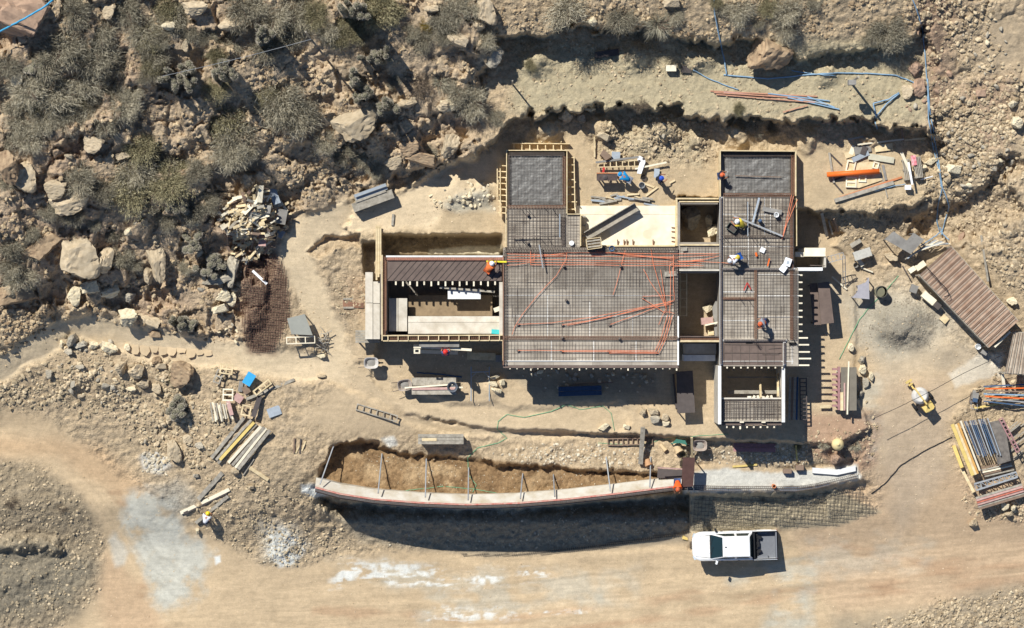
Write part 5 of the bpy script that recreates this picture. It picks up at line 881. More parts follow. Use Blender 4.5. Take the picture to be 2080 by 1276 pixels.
def ladder(label, A, B, wpx, rungs, m, z=None, th=.09, dz=.0, name='form_ladder', cat='form frame', rail=None, za=None, zb=None):
    z0 = z if z is not None else max(G(*A), G(*B)) + dz; a, b_ = W(*A, za if za is not None else z0), W(*B, zb if zb is not None else z0); d = (b_ - a).normalized(); s = Vector((-d.y, d.x, 0)).normalized() * M(wpx / 2, z0); rw = rail or .07; up = Vector((0, 0, th / 2 + .01))
    t_ = T(name, label, cat, (a + b_) / 2); o_ = t_.location.copy()
    for sg in (-1, 1): mb = MB(o_); mb.bar(a + s * sg + up, b_ + s * sg + up, rw, th); mb.build('rail', m, t_)
    for i in range(rungs + 1):
        mb = MB(o_); u = .01 + .98 * i / rungs; p = a.lerp(b_, u); mb.bar(p - s + up, p + s + up, rw * .8, th * .8); mb.build('rung', m, t_)
    return t_
def line(name, label, cat, pts, r, m, dz=.0, n=5, sub=6, wig=.5, z=None, group=None):
    q = []
    for a, b_ in zip(pts[:-1], pts[1:]):
        for i in range(sub):
            u = i / sub; x, y = a[0] + (b_[0] - a[0]) * u, a[1] + (b_[1] - a[1]) * u
            if i: x += rnd.uniform(-wig, wig); y += rnd.uniform(-wig, wig)
            q.append(P(x, y, r + dz) if z is None else W(x, y, z))
    q.append(P(*pts[-1], r + dz) if z is None else W(*pts[-1], z)); mb = MB(q[0]); mb.tube(q, r, n); return tag(mb.build(name, m, None, True), label, cat, group)

# stack of old planks in the south-west
g_ = 'planks of the old stack'
for i, (A, B, w_, m, dz, l) in enumerate([((430,930),(496,848),7,greywood,.05,'long grey plank at the western edge of the old plank stack'),((439,934),(510,853),5,greywood,.1,'narrow grey plank second from the western edge of the old plank stack'),((447,934),(516,858),6,yel,.16,'yellow plank in the old plank stack'),((443,941),(521,862),5,greywood,.05,'grey plank just east of the yellow one in the old plank stack'),
    ((464,940),(530,866),6,palewood,.2,'pale plank in the middle of the old plank stack'),((472,945),(537,868),6,greywood,.22,'grey plank east of the pale middle one in the old plank stack'),((478,950),(541,870),5,palewood,.2,'narrow pale plank near the eastern edge of the old plank stack'),((484,953),(548,874),7,greywood,.25,'broad grey plank at the eastern edge of the old plank stack'),((468,942),(545,880),8,brownb,.06,'brown plank underneath the eastern half of the old plank stack')]): board(l, A, B, w_, m, .06, dz)
for A, B, w_, m, l in [((403,1014),(452,960),9,greywood,'wide weathered plank alone above the longest loose planks'),((367,1042),(466,994),7,palewood,'longest loose plank near the white shirted worker'),((374,1043),(460,1001),5,darkb,'dark timber lying against the longest loose plank'),((398,1062),(463,1008),7,greywood,'loose plank at the hands of the white shirted worker'),((507,950),(545,975),7,newwood,'short pale board southeast of the old plank stack'),((494,965),(516,932),3,greywood,'thin stick south of the old plank stack'),((500,811),(598,771),6,greywood,'rough log lying across the scrap beside the blue board')]: board(l, A, B, w_, m, .09)
for i in range(11): x = 428 + 3.4 * i + rnd.uniform(-1, 1); board('short pale stick in the fan shaped stick heap', (x, 820 + rnd.uniform(-3, 3)), (x + rnd.uniform(2, 12), 853 + rnd.uniform(-4, 5)), 3, palewood if i % 3 else greywood, .05, .35 + .04 * (i % 4), 'stick', 'stick', 'sticks in the fan shaped heap')
for A, B, m, l in [((598,890),(597,920),brownb,'leftmost short stake of the four on bare dirt'),((601,921),(608,905),newwood,'short slanted stake of the four on bare dirt'),((611,892),(609,921),darkb,'dark short stake of the four on bare dirt'),((621,896),(613,916),newwood,'rightmost short stake of the four on bare dirt')]: board(l, A, B, 3, m, .05, name='stake', cat='stake')
panel('bright sky blue board in the scrap below the footpath', (506,770), (18,26), 32, skyblue, .55, .05); panel('grey weathered sheet lying alone east of the plank stack', (557,836), (27,19), -20, slate, .12, .05); panel('dark long board beside the square frame', (521,826), (10,44), 18, darkb, .45, .05); panel('faded red board next to the fan shaped stick heap', (467,829), (8,30), -15, pinkb, .5, .05)
panel('pinkish scrap sheet below the square double frame', (484,809), (18,16), 35, pinkb, .25, .03); panel('brown scrap sheet under the blue board', (500,792), (14,16), -30, brownb, .2, .03); panel('grey scrap sheet beside the brown scrap sheet', (489,785), (9,22), 8, greyp, .15, .03)
def frame(label, c, sz, rot, nx_, ny_, m, h=.2, z=None):
    cr, sr = math.cos(-R(rot)), math.sin(-R(rot)); t_ = T('wood_frame', label, 'frame', W(c[0], c[1], (G(*c) if z is None else z) + h), -R(rot)); a, b_ = M(sz[0]) / 2, M(sz[1]) / 2
    for i in range(nx_ + 1): part(t_, None, 'bar', m, lambda q: q.box((-a + 2 * a * i / nx_, 0, 0), (.09, 2 * b_ - .1, .08)))
    for j in range(ny_ + 1): part(t_, None, 'rail', m, lambda q: q.box((0, -b_ + 2 * b_ * j / ny_, .004), (2 * a + .09, .09, .08)))
    for sx in (-1, 1): part(t_, None, 'foot', m, lambda q: q.box((sx * a, 0, -h / 2 - .04), (.06, .06, h)))
    return t_
frame('pine frame of small cells nearest the footpath in the scrap', (460,750), (24,18), 8, 2, 2, newwood, .6); frame('tilted pine frame touching the small celled frame', (444,765), (12,26), 22, 1, 2, greywood, .5); frame('pale square double frame above the stick heap', (463,802), (19,22), 2, 1, 2, palewood, .4); frame('small square pine frame at the head of the old plank stack', (500,834), (17,19), 12, 1, 1, newwood, .5); frame('long tilted pine frame of three cells by the rough log', (533,787), (38,10), -38, 3, 1, newwood, .35)
# scrap wood heap by the path
heap = 'scrap wood in the heap beside the dirt path'
for l, c, sz, r_, m, h in [('white board on top of the scrap wood heap', (513,415), (10,52), 42, palewood, .9),('white upright board at the top of the scrap wood heap', (529,394), (10,34), 5, palewood, .95),('slate sheet at the upper right of the scrap wood heap', (557,397), (15,36), -20, slate, .8),('brown grey sheet in the middle of the scrap wood heap', (535,424), (30,16), 8, greyp, .95),('grey square sheet at the right edge of the scrap wood heap', (571,440), (22,30), 12, greyp, .8),('pale triangular sheet on the scrap wood heap', (535,436), (22,14), -14, palewood, .85),('pinkish square board low on the scrap wood heap', (533,489), (15,22), 2, pinkb, .5),('dark board standing out at the right foot of the scrap wood heap', (559,472), (8,36), 6, darkb, .55),('grey sheet at the lower right of the scrap wood heap', (568,474), (18,16), 30, slate, .45),('brown board in the scrap wood heap under the white board', (521,446), (9,24), 10, brownb, .8),('pale sheet right of the slate sheet on the scrap wood heap', (566,416), (18,10), -30, palewood, .75),('light block shaped board at the middle right of the scrap wood heap', (530,455), (16,9), -18, newwood, .8)]: panel(l, c, sz, r_, m, h, .05, name='scrap_board', cat='board', tx=rnd.uniform(-.2, .2), ty=rnd.uniform(-.2, .2))
for i in range(340):
    x, y = (rnd.gauss(508, 28), rnd.gauss(452, 32)) if i % 2 else (rnd.uniform(440, 590), rnd.uniform(375, 535))
    if not in_poly([(500,385),(548,378),(582,410),(585,455),(560,485),(545,515),(505,532),(470,525),(455,480),(440,440),(462,415)], x, y): continue
    a = rnd.uniform(0, 3.14) if rnd.random() < .5 else rnd.gauss(-.45, .3); l = rnd.uniform(4, 12); hh = .34 + .6 * max(0, 1 - math.hypot(x - 525, (y - 435) * .8) / 70) + rnd.uniform(0, .2)
    p_, q_ = P(x - l * math.cos(a), y - l * math.sin(a), hh + rnd.uniform(-.1, .12)), P(x + l * math.cos(a), y + l * math.sin(a), hh + rnd.uniform(-.1, .12)); mb = MB((p_ + q_) / 2); mb.bar(p_, q_, rnd.uniform(.07, .2), .04)
    tag(mb.build('scrap_plank', rnd.choice([newwood, newwood, palewood, greywood, brownb, newwood])), 'splintered offcut in the scrap wood heap beside the dirt path', 'offcut', 'offcuts in the scrap wood heap')
frame('small empty crate frame in the scrap wood heap', (482,487), (15,14), 4, 1, 1, newwood, .45); frame('crate frame right of the empty one in the scrap wood heap', (503,486), (13,14), -4, 2, 1, newwood, .5)
board('white barred board lying across the rusty rebar mesh', (513,550), (542,577), 5, whitep, .05, .16)
# sheet pile near the cliff
for i, (c, sz, m, h, l) in enumerate([((752,387),(66,6),slate,.78,'blue grey sheet furthest north on the panel pile by the cliff'),((755,393),(66,6),slate,.8,'middle blue grey sheet on the panel pile by the cliff'),((753,399),(64,4.5),greywood,.8,'thin grey sheet on the panel pile by the cliff')]): panel(l, c, sz, -20, m, h, .06)
lone('timber_stack', 'thick beige block of stacked panels in front of the blue grey sheets by the cliff', 'panel stack', greywood, lambda b: [b.box(W(758, 408, .1 + .1 * i), (M(86) - .06 * (i % 2), M(18), .094), R(20)) for i in range(8)] + [b.box(W(754, 393, .1 + .1 * i), (M(70), M(19), .094), R(20)) for i in range(7)], (758, 408), .05)
board('short grey log standing near the head of the yellowish planks', (799,435), (797,458), 5, greywood, .12, name='log', cat='log')
ladder('pale concrete form ladder lying on the dirt below the western room', (724,826), (807,851), 12, 6, greywood)
def bench(b):
    o_ = P(896, 890); [b.box((o_.x, o_.y + .22 * i - .25, o_.z + .75), (M(93), .2, .05)) for i in range(3)]; b.box((o_.x, o_.y - .02, o_.z + .4), (M(88), .5, .62))
lone('work_bench', 'long grey work bench with a deep shadow above the brown trench', 'bench', greywood, bench, (896, 890))
panel('short pine board on the west end of the long grey bench', (872,893), (30,6), 0, newwood, .8, .03, 'plank', 'plank')
# trestle with green-grey panel, brushwood
def quad(label, pts, m, h, th=.04, name='panel', cat='panel', zs=None, post=True):
    c = np.mean(pts, 0); z0 = G(*c); zz = [z0 + (h if zs is None else zs[i]) for i in range(len(pts))]; P3 = [W(x, y, z) for (x, y), z in zip(pts, zz)]; o_ = W(c[0], c[1], z0); mb = MB(o_); mb.prism([(p.x, p.y) for p in P3], [p.z - th for p in P3], [p.z for p in P3])
    if post: [mb.bar((p.x * .9 + o_.x * .1, p.y * .9 + o_.y * .1, min(z0, G(*pts[i])) - .05), (p.x * .9 + o_.x * .1, p.y * .9 + o_.y * .1, p.z - th), .06) for i, p in enumerate(P3)]
    return tag(mb.build(name, m), label, cat)
quad('green grey tapered panel on a trestle beside the footpath', [(583,647),(619,638),(635,681),(592,679)], mat('green_grey_panel', (148, 148, 138), .8, .15, 2), .9)
ladder('pale trestle frame below the green grey tapered panel', (582,692), (640,690), 13, 3, palewood, dz=.8); [None]
for i in range(26):
    a = rnd.uniform(0, 6.28); x, y = 656 + rnd.gauss(0, 7), 688 + rnd.gauss(0, 11); l = rnd.uniform(5, 12); board('grey branch in the brushwood pile by the footpath', (x - l * math.cos(a), y - l * math.sin(a)), (x + l * math.cos(a), y + l * math.sin(a)), 1.3, greywood, .035, rnd.uniform(.05, .4), 'branch', 'branch', 'branches in the brushwood pile')
# scaffold of the western room, bench, pipe, scaffold frame
board('white scaffold plank under the red helmeted worker', (840,704), (958,711), 5, palewood, .06, z=.5, name='scaffold_plank'); board('thin white plank below the scaffold plank of the red helmeted worker', (850,714), (930,717), 7, palewood, .05, z=-.45); panel('grey scaffold deck with bar shadows behind the red helmeted worker', (892,700), (80,10), 0, greyp, 3.55, .04, 'scaffold_deck', 'scaffold deck', extra=legs((892,701),(80,10),0,3.5))
frame('small ladder shaped end frame of the western scaffold', (847,709), (10,16), 0, 1, 2, palewood, 3.2); panel('sunlit pine sheet on the ground below the western room corner', (978,724), (58,15), 2, newwood, .3, .03)
panel('tan footing block under the western corner of the boxed beam', (1013,728), (12,14), 0, greyp, .3, .5, 'block', 'block')
line('pipe', 'bright blue pipe lying in the rubble south of the western room', 'pipe', [(847,757),(892,760),(938,766)], .05, blue)
def bench2(b):
    o_ = P(882, 785); b.box((o_.x, o_.y + .32, o_.z + .55), (M(90), .5, .06)); b.box((o_.x, o_.y - .12, o_.z + .6), (M(92), .14, .1)); b.box((o_.x, o_.y - .35, o_.z + .4), (M(90), .3, .5))
lone('mortar_bench', 'low grey bench holding a dark tub beside the wheelbarrow', 'bench', greywood, bench2, (882, 785)); board('pinkish edge board along the front of the low bench with the dark tub', (837,790), (926,789), 5, pinkb, .06, z=-2.14, name='board', cat='board'); board('white pole resting along the low bench with the dark tub', (822,788), (920,781), 3, palewood, .05, z=-2.1, name='pole', cat='pole'); board('short white pole end sticking out of the low bench', (905,788), (940,787), 3, palewood, .05, z=-2.15, name='pole', cat='pole')
lone('tub', 'dark oval tub on the low bench', 'tub', mat('dark_tub', (86, 92, 100), .6, .2, 6), lambda b: b.lathe([(.2, 0), (.3, .28), (.34, .3), (.27, .27), (.18, .05), (0, .05)], W(919, 786, -2.15), 16), (919, 786), -2.15)
def hframe(label, xs, y0, y1, m, name='scaffold_section'):
    t_ = T(name, label, 'scaffold', P(xs[0], y1)); o_ = t_.location.copy()
    for x in xs: part(t_, o_, 'leg', m, lambda b: b.tube([P(x, y0, .25), P(x, y1, .3)], .035, 6))
    part(t_, o_, 'crossbar', m, lambda b: b.tube([P(xs[0], y0 + 11, .28), P(xs[1], y0 + 10, .28)], .03, 6))
    for a, b_ in ((xs[0], xs[0] + 11), (xs[1], xs[1] - 11)): part(t_, o_, 'brace', m, lambda b: b.tube([P(a, y0 + 22, .27), P(b_, y0 + 11, .27)], .02, 5))
hframe('blue grey scaffold frame lying beside the row of stones', (957, 994), 745, 815, slate)
line('hose', 'bright green hose meandering on the dirt south of the main deck', 'hose', [(1150,822),(1120,836),(1065,848),(1030,842),(1012,856),(1010,872),(1030,890),(1012,900),(970,910),(950,930),(952,965),(968,985),(960,1000)], .024, hoseg); line('hose', 'pale green hose piece from the blue form stack to the open dirt', 'hose', [(1150,822),(1180,832),(1225,825),(1242,840),(1248,875)], .022, hoseg); line('hose', 'pale green hose lying along the brown trench wall', 'hose', [(790,1000),(840,995),(900,988),(960,993),(1010,1002)], .022, hoseg)
line('hose', 'pale green hose running past the wheelbarrow and clay pipes', 'hose', [(1215,900),(1300,905),(1345,893),(1420,885),(1480,882)], .02, hoseg)
def formstack(label, c, sz, rot, m, n, h=.1):
    t_ = T('form_stack', label, 'form stack', P(*c), -R(rot))
    for j in range(n):
        part(t_, None, 'panel', m, lambda b: [b.box((0, (j - (n - 1) / 2) * M(sz[1]) / n, h + .1), (M(sz[0]), M(sz[1]) / n - .02, .09))] + [b.box((-M(sz[0]) / 2 + M(sz[0]) * (i + .5) / 10, (j - (n - 1) / 2) * M(sz[1]) / n, h + .165), (.04, M(sz[1]) / n - .03, .05)) for i in range(10)])
    return t_
formstack('blue steel form stack lying in the shade of the main deck', (1178,794), (88,20), -2, blue, 2); board('thin brown stick above the blue steel forms', (1163,781), (1246,777), 2.5, brownb, .05)
quad('large dark panel propped between main deck and stairwell', [(1374,755),(1407,753),(1412,838),(1376,840)], darkb, 1.2, .05)
board('dark grey timber along the west side of the large dark panel', (1368,760), (1374,830), 4, darkb, .1)
ladder('pine ladder leaning in the gap between main deck and east wing', (1388,553), (1388,642), 13, 5, newwood, za=-.2, zb=-1.1, name='ladder', cat='ladder'); panel('pink block in the gap between main deck and east wing', (1436,652), (24,14), -5, pinkb, .9, .4, 'block', 'block'); quad('pale grey slab leaning on the wall in the gap beside the east wing', [(1447,625),(1459,600),(1460,680),(1452,684)], greyp, .9); board('pale timber below the pink block', (1432,661), (1458,655), 3, palewood, .06, z=-1.6)
board('pine step lying below the pink block', (1438,676), (1450,676), 10, newwood, .1, .5, 'step', 'step')
# bank above the retaining wall
ladder('dark red form ladder on the bank above the retaining wall', (1234,898), (1326,896), 13, 9, brownb, dz=.1); board('long thick grey beam across the dark red form ladder', (1306,868), (1301,942), 9, greywood, .22, .2, 'beam', 'beam')
def pipe_ring(label, c, r, L, ang, m=mat('dusty_clay', (206, 160, 118), .85, .25, 5)):
    o_ = P(*c, r); ax = Vector((math.cos(R(ang)), math.sin(R(ang)), .25)); lone('clay_pipe', label, 'pipe', m, lambda b: b.lathe([(r, -L / 2), (r, L / 2), (r * 1.18, L / 2), (r * 1.18, L / 2 + .12), (r * .75, L / 2 + .12), (r * .75, -L / 2)], o_, 14, ax, True), c, None)
pipe_ring('clay pipe with open dark mouth under the green tarp', (1374,908), .24, .6, -60, mat('beige_pipe', (206, 180, 140), .8, .2, 5)); pipe_ring('yellowish clay pipe at the foot of the long thick grey beam', (1315,938), .2, .3, -70); pipe_ring('small pale pipe lying west of the green tarp', (1346,908), .13, .4, -50, MATS['beige_pipe'])
quad('green tarp folded over the clay pipes', [(1363,902),(1374,892),(1392,895),(1396,904),(1380,900)], mat('green_tarp', (64, 116, 100), .7, .25, 4), .75)
quad('low dark form panel with pink rim behind the orange vested worker', [(1336,952),(1386,955),(1386,972),(1335,971)], darkb, .9); board('pink rim board on the low dark form panel', (1336,950), (1386,953), 2.5, pinkb, .06, 1.1); quad('tall dark brown form panel with a red mark, standing over the wall end', [(1387,929),(1412,930),(1408,988),(1384,990)], mat('brown_form_panel', (84, 60, 54), .75, .25, 3), 1.7); panel('small red sheet on the tall dark brown form panel', (1405,939), (6,9), 10, redp, 1.74, .02)
board('pine stud rising behind the tall dark brown form panel', (1405,889), (1406,929), 4.5, newwood, .08, .3); formstack('pinkish form panel with ribs lying in the stairwell shade', (1532,909), (86,18), 1, mat('pink_form', (168, 126, 124), .75, .25, 4), 2); board('yellow board at the lower bank below the pinkish form panel', (1488,948), (1538,944), 4, yel, .06); panel('tan block at the edge of the white footing trench', (1599,957), (17,9), 0, brownb, .3, .35, 'block', 'block'); panel('dark tan block beside another at the white footing trench', (1624,950), (16,10), 0, brownb, .3, .35, 'block', 'block')
board('yellow stick standing out of the bank above the white footing', (1617,905), (1619,938), 3, yel, .06, .1)
lone('float', 'smooth round yellow float on the bank beside a spiky plant', 'float', mat('yellow_float', (226, 204, 150), .5, .12, 4), lambda b: b.lathe([(0, 0), (.2, .03), (.36, .2), (.4, .4), (.34, .6), (.2, .74), (.05, .79), (.05, .84), (0, .84)], P(1700, 902), 18), (1700, 902), smooth=True)
panel('yellowish square paper on the road beside the front of the pickup', (1392,1092), (12,9), 15, yel, .03, .01, 'paper', 'paper')
# east side of the east wing
ladder('dark metal form ladder stacked upright beside the stairwell', (1631,768), (1632,853), 13, 10, darkb, dz=.6); 
for i, (x, m, l) in enumerate([(1603,greywood,'grey plank nearest the stairwell in the shaded plank row'),(1608,brownb,'brown plank second from the stairwell in the shaded plank row'),(1613,greywood,'grey plank third from the stairwell in the shaded plank row'),(1618,blue,'blue plank in the shaded plank row beside the stairwell')]): board(l, (x + 2, 766), (x, 853), 4, m, .06, .5, flatz=True)
t = T('trestle_table', 'trestle of olive panels with pine bars and pink scalloped rim by the rocks', 'trestle', P(1716, 790)); o = t.location.copy(); z1 = o.z + .85
part(t, o, 'panel', mat('olive_panel', (130, 122, 108), .8, .2, 3), lambda b: pbox(b, 1708, 746, 1722, 832, z1 - .05, z1)); part(t, o, 'panel', MATS['olive_panel'], lambda b: pbox(b, 1725, 746, 1740, 834, z1 - .05, z1)); part(t, o, 'rim', MATS['pink_form'], lambda b: [pbox(b, 1691, 748 + 10.6 * i, 1704, 752 + 10.6 * i, z1 - .3, z1 - .05) for i in range(8)] + [pbox(b, 1702, 745, 1706.5, 833, z1 - .3, z1 + .03)])
part(t, o, 'bar', palewood, lambda b: b.bar(W(1724, 734, z1 + .06), W(1721, 842, z1 + .06), .09)); part(t, o, 'bar', newwood, lambda b: pbox(b, 1707, 797, 1713, 834, z1 + .01, z1 + .06)); part(t, o, 'bar', pinkb, lambda b: pbox(b, 1714, 778, 1717, 834, z1 + .01, z1 + .07))
for x in (1700, 1736):
    for y in (755, 825): part(t, o, 'leg', greywood, lambda b: b.bar(P(x, y, -.05), W(x, y, z1 - .06), .08))
panel('pine board end at the shadow edge below the stairwell planks', (1676,826), (22,7), 0, newwood, .3, .05, 'plank', 'plank')
quad('dark film faced panel standing in the shade of the east wing', [(1644,576),(1660,575),(1668,660),(1652,660)], film, 1.1); quad('sunlit striped film faced panel beside the dark one east of the wing', [(1661,575),(1684,572),(1694,656),(1668,659)], film, 1.5)
hframe2 = ladder('thin steel scaffold frame standing beside the balcony box', (1681,528), (1714,519), 12, 4, steelgrey, za=-.6, zb=-.6, name='scaffold_section', cat='scaffold', rail=.04, th=.04)
ladder('tall narrow scaffold side beside the balcony box', (1714,520), (1715,584), 5, 4, steelgrey, za=-.6, zb=-2.6, name='scaffold_section', cat='scaffold', rail=.04, th=.04); board('thin pale pole lying across the scaffold shadow', (1690,562), (1720,588), 3, palewood, .05, .1, 'pole', 'pole')
quad('silver grey torn sheet on a stand next to the water drum', [(1731,605),(1742,592),(1742,580),(1758,574),(1765,563),(1766,608)], mat('silver_sheet', (176, 172, 176), .6, .2, 3), .95)
lone('drum', 'open steel drum filled with greenish water', 'drum', mat('drum_steel', (96, 94, 84), .6, .3, 5), lambda b: b.lathe([(.36, 0), (.37, .3), (.35, .32), (.37, .34), (.37, .6), (.35, .62), (.37, .64), (.37, .92), (.34, .92), (.33, .8)], P(1787, 593), 22, closed=True), (1787, 593)); o = P(1787, 593, .8); mb = MB(o); mb.prism([(o.x + .33 * math.cos(i * .3), o.y + .33 * math.sin(i * .3)) for i in range(21)], o.z - .02, o.z); tag(mb.build('drum_water', mat('murky_water', (128, 124, 100), .15, .1, 3, spec=.5)), 'still greenish water surface inside the open steel drum', 'water', kind='structure')
quad('large stepped grey panel raised above the rubble near the shed', [(1797,486),(1815,470),(1842,489),(1856,473),(1878,487),(1850,516)], greyp, 1.6, .06); panel('pale slatted table top beside the rubble east of the balcony', (1752,516), (36,18), -18, mat('bleached_boards', (202, 198, 186), .85, .2, 6), .75, .05, 'table', 'table', extra=legs((1752,516),(36,18),-18,.75))
board('grey block of boards on the rubble north of the slatted table', (1728,500), (1748,488), 9, greywood, .2, .05, 'board', 'board'); board('pale pole under the slatted table', (1748,543), (1773,553), 3, palewood, .06, .1, 'pole', 'pole'); panel('white crate lid below the slatted table', (1748,534), (8,16), -35, palewood, .3, .1, 'lid', 'lid'); lone('bucket', 'grey bucket on its side below the slatted table', 'bucket', greyp, lambda b: b.lathe([(.12, 0), (.17, .32), (.15, .32), (.1, .03)], P(1737, 539), 14, closed=True), (1737, 539))
for A, B, m, l in [((1669,432),(1680,480),greywood,'wide upright plank leaning on the bank east of the wing'),((1683,448),(1691,476),greywood,'second leaning plank on the bank east of the wing'),((1690,448),(1699,472),brownb,'thin brown leaning plank on the bank east of the wing'),((1694,445),(1703,470),brownb,'easternmost thin leaning plank on the bank east of the wing')]: board(l, A, B, 6 if 'wide' in l else 3.5, m, .06, .2)
# yard in the north-east
quad('pale pine table top in the middle of the north-eastern yard', [(1718,332),(1784,328),(1792,366),(1745,382),(1722,380)], newwood, .08, .03, post=False)
line('pipe', 'thick orange pipe on the pine sheets in the north-eastern yard', 'pipe', [(1680,355),(1786,348)], .16, orp, .25, 12, 1); frame('double pine frame south of the thick orange pipe', (1729,370), (19,19), 2, 1, 2, palewood, .12); frame('single pine frame south of the thick orange pipe', (1752,362), (13,13), 3, 1, 1, palewood, .12); frame('small pine frame north of the thick orange pipe', (1779,336), (9,11), 15, 1, 1, palewood, .12); frame('leaning square pine frame north of the thick orange pipe', (1728,338), (15,20), 12, 1, 1, palewood, .12)
for A, B, w_, m, th, l in [((1695,408),(1815,371),8,greywood,.18,'long thick grey beam at the southern edge of the north-eastern yard'),((1705,402),(1832,360),4,clay,.06,'long reddish strip lying behind the long thick grey beam'),((1684,310),(1694,372),4,greywood,.08,'dark leaning timber west of the thick orange pipe'),((1686,312),(1710,336),3,darkb,.06,'dark short timber at the north-west of the yard'),((1696,374),(1712,392),3,darkb,.06,'dark short timber below the thick orange pipe'),((1690,368),(1716,357),4,darkb,.06,'dark slanted timber under the west end of the orange pipe'),((1742,294),(1836,283),3,palewood,.07,'long pale batten below the lower cutting'),((1836,285),(1880,281),3,newwood,.07,'eastern half of the pale batten line below the lower cutting'),((1831,260),(1835,286),4,brownb,.07,'short brown batten crossing the pale batten line'),((1723,283),(1755,278),4,greywood,.08,'short grey timber in the shade of the lower cutting'),((1727,315),(1735,296),9,palewood,.05,'wide pale board at the upper left of the yard sheets'),((1793,335),(1800,366),5,greyp,.05,'narrow grey board at the east end of the yard sheets'),((1785,334),(1803,402),2,greywood,.04,'thin string board at the east of the yard sheets')]: board(l, A, B, w_, m, th, .02)
for l, c, sz, r_, m, h in [('pine sheet at the upper right of the yard', (1795,300), (36,14), -7, newwood, .12),('grey curved sheet at the top of the yard sheets', (1752,304), (34,15), -12, greyp, .14),('dark small sheet on top of the yard sheets', (1755,306), (11,17), 20, darkb, .22),('slanted grey sheet in the yard sheets', (1748,318), (36,10), -25, slate, .18),('long pale tapered sheet in the yard', (1790,322), (52,12), 9, mat('pale_green_panel', (196, 190, 166), .85, .2, 2), .14),('pine sheet under the grey sheets of the yard', (1731,312), (30,12), -18, newwood, .06)]: panel(l, c, sz, r_, m, h, .03)
def pallet(label, c, rot, h=.15):
    t_ = T('pallet', label, 'pallet', P(*c, .02), -R(rot)); a, b_ = M(16), M(42)
    for j in range(5): part(t_, None, 'slat', greywood, lambda q: q.box((-a / 2 + a * (j + .5) / 5, 0, h), (a / 5 * .62, b_, .025)))
    for j in (-1, 0, 1): part(t_, None, 'bearer', greywood, lambda q: q.box((0, j * b_ * .46, h / 2), (a, .1, h * .8)))
    return t_
pallet('worn pallet of grey slats at the west of the pair in the north-eastern yard', (1841,345), -8, .3); pallet('worn pallet at the east of the pair in the north-eastern yard', (1862,341), -8, .55)
board('white board lying over the western pallet', (1831,310), (1850,352), 6, palewood, .05, .4); board('white pole beside the eastern pallet', (1845,330), (1853,375), 4, whitep, .05, .75, 'pole', 'pole'); panel('crumpled red and white sack on the eastern pallet', (1856,326), (10,20), -8, mat('red_white_sack', (226, 190, 190), .7, .3, 9, second=(200, 70, 80)), .66, .12, 'sack', 'sack'); panel('white sack south of the pallets', (1844,381), (12,9), 0, whitep, .35, .3, 'sack', 'sack')
line('pipe', 'pale blue tube from the white sack towards the long grey beam', 'pipe', [(1776,388),(1815,378),(1840,374)], .03, bluep, .1); line('pole', 'thin white tube east of the pallets', 'pipe', [(1870,365),(1895,358)], .04, whitep, .25)
# blue pipes across the terrace, rods
line('water_pipe', 'long blue pipe running down the eastern scree, western strand', 'pipe', [(1842,-30),(1862,20),(1874,60),(1879,110),(1884,180),(1886,240),(1896,300),(1908,350),(1913,385),(1905,420),(1903,450),(1908,470)], .038, bluep, .05); line('water_pipe', 'long blue pipe running down the eastern scree, eastern strand', 'pipe', [(1884,160),(1888,220),(1898,280),(1907,330),(1914,380),(1924,405),(1928,420),(1918,455),(1912,478)], .038, bluep, .08)
line('water_pipe', 'blue pipe lying along the terrace above the rods', 'pipe', [(1470,152),(1560,160),(1640,152),(1700,148),(1760,149),(1820,153),(1850,165),(1880,180)], .045, bluep, .03); line('water_pipe', 'blue pipe hanging down from the top edge into the upper cutting', 'pipe', [(1449,-20),(1452,30),(1462,80),(1470,115),(1476,152)], .045, bluep, .08); line('water_pipe', 'short blue pipe doubling the terrace pipe', 'pipe', [(1608,143),(1650,150),(1698,154)], .035, bluep, .05); line('water_pipe', 'pale blue tube from the dark plate to the rods', 'pipe', [(1408,142),(1440,160),(1478,175),(1500,182)], .035, bluep, .03)
line('water_pipe', 'blue pipe across the huge reddish block at the hill corner', 'pipe', [(-40,85),(0,64),(50,38),(90,14),(125,-15)], .06, mat('bright_blue_pipe', (70, 160, 200), .5, .1, 5), 1.75)
for pts, l in [([(1775,238),(1782,262)],'short blue tube end hanging over the lower cutting'),([(1774,210),(1780,240)],'western blue tube of the bent frame on the terrace'),([(1774,210),(1805,202),(1826,188)],'northern blue tube of the bent frame on the terrace'),([(1780,236),(1802,210),(1827,190)],'long diagonal blue tube of the bent frame on the terrace')]: line('blue_tube', l, 'pipe', pts, .045, bluep, .12)
palered = mat('faded_red_rod', (206, 152, 124), .7, .25, 6)
for i, (A, B, m) in enumerate([((1443,185),(1660,196),palered),((1450,188),(1640,200),palered),((1455,192),(1655,208),palered),((1470,187),(1560,196),pinkb),((1560,190),(1685,205),bluep),((1600,198),(1705,222),bluep),((1640,196),(1695,218),bluep),((1620,200),(1680,212),slate),((1590,228),(1640,214),palered),((1560,193),(1650,202),palered)]): board(['reddish rod in the bundle on the middle terrace', 'blue rod in the bundle on the middle terrace'][m in (bluep, slate)], A, B, 2.2, m, .05, .03 + .03 * (i % 3), 'rod', 'rod', ['reddish rods on the terrace', 'blue rods on the terrace'][m in (bluep, slate)])
panel('small cream block beside a dark plate on the middle terrace', (1363,139), (20,12), 0, palewood, .35, .35, 'block', 'block'); panel('dark flat plate beside the cream block on the middle terrace', (1394,141), (20,14), 4, darkb, .08, .06); quad('dark plank box in the shade of the upper cutting', [(1208,106),(1256,99),(1258,112),(1208,118)], darkb, .3, .2, 'box', 'box', post=False)
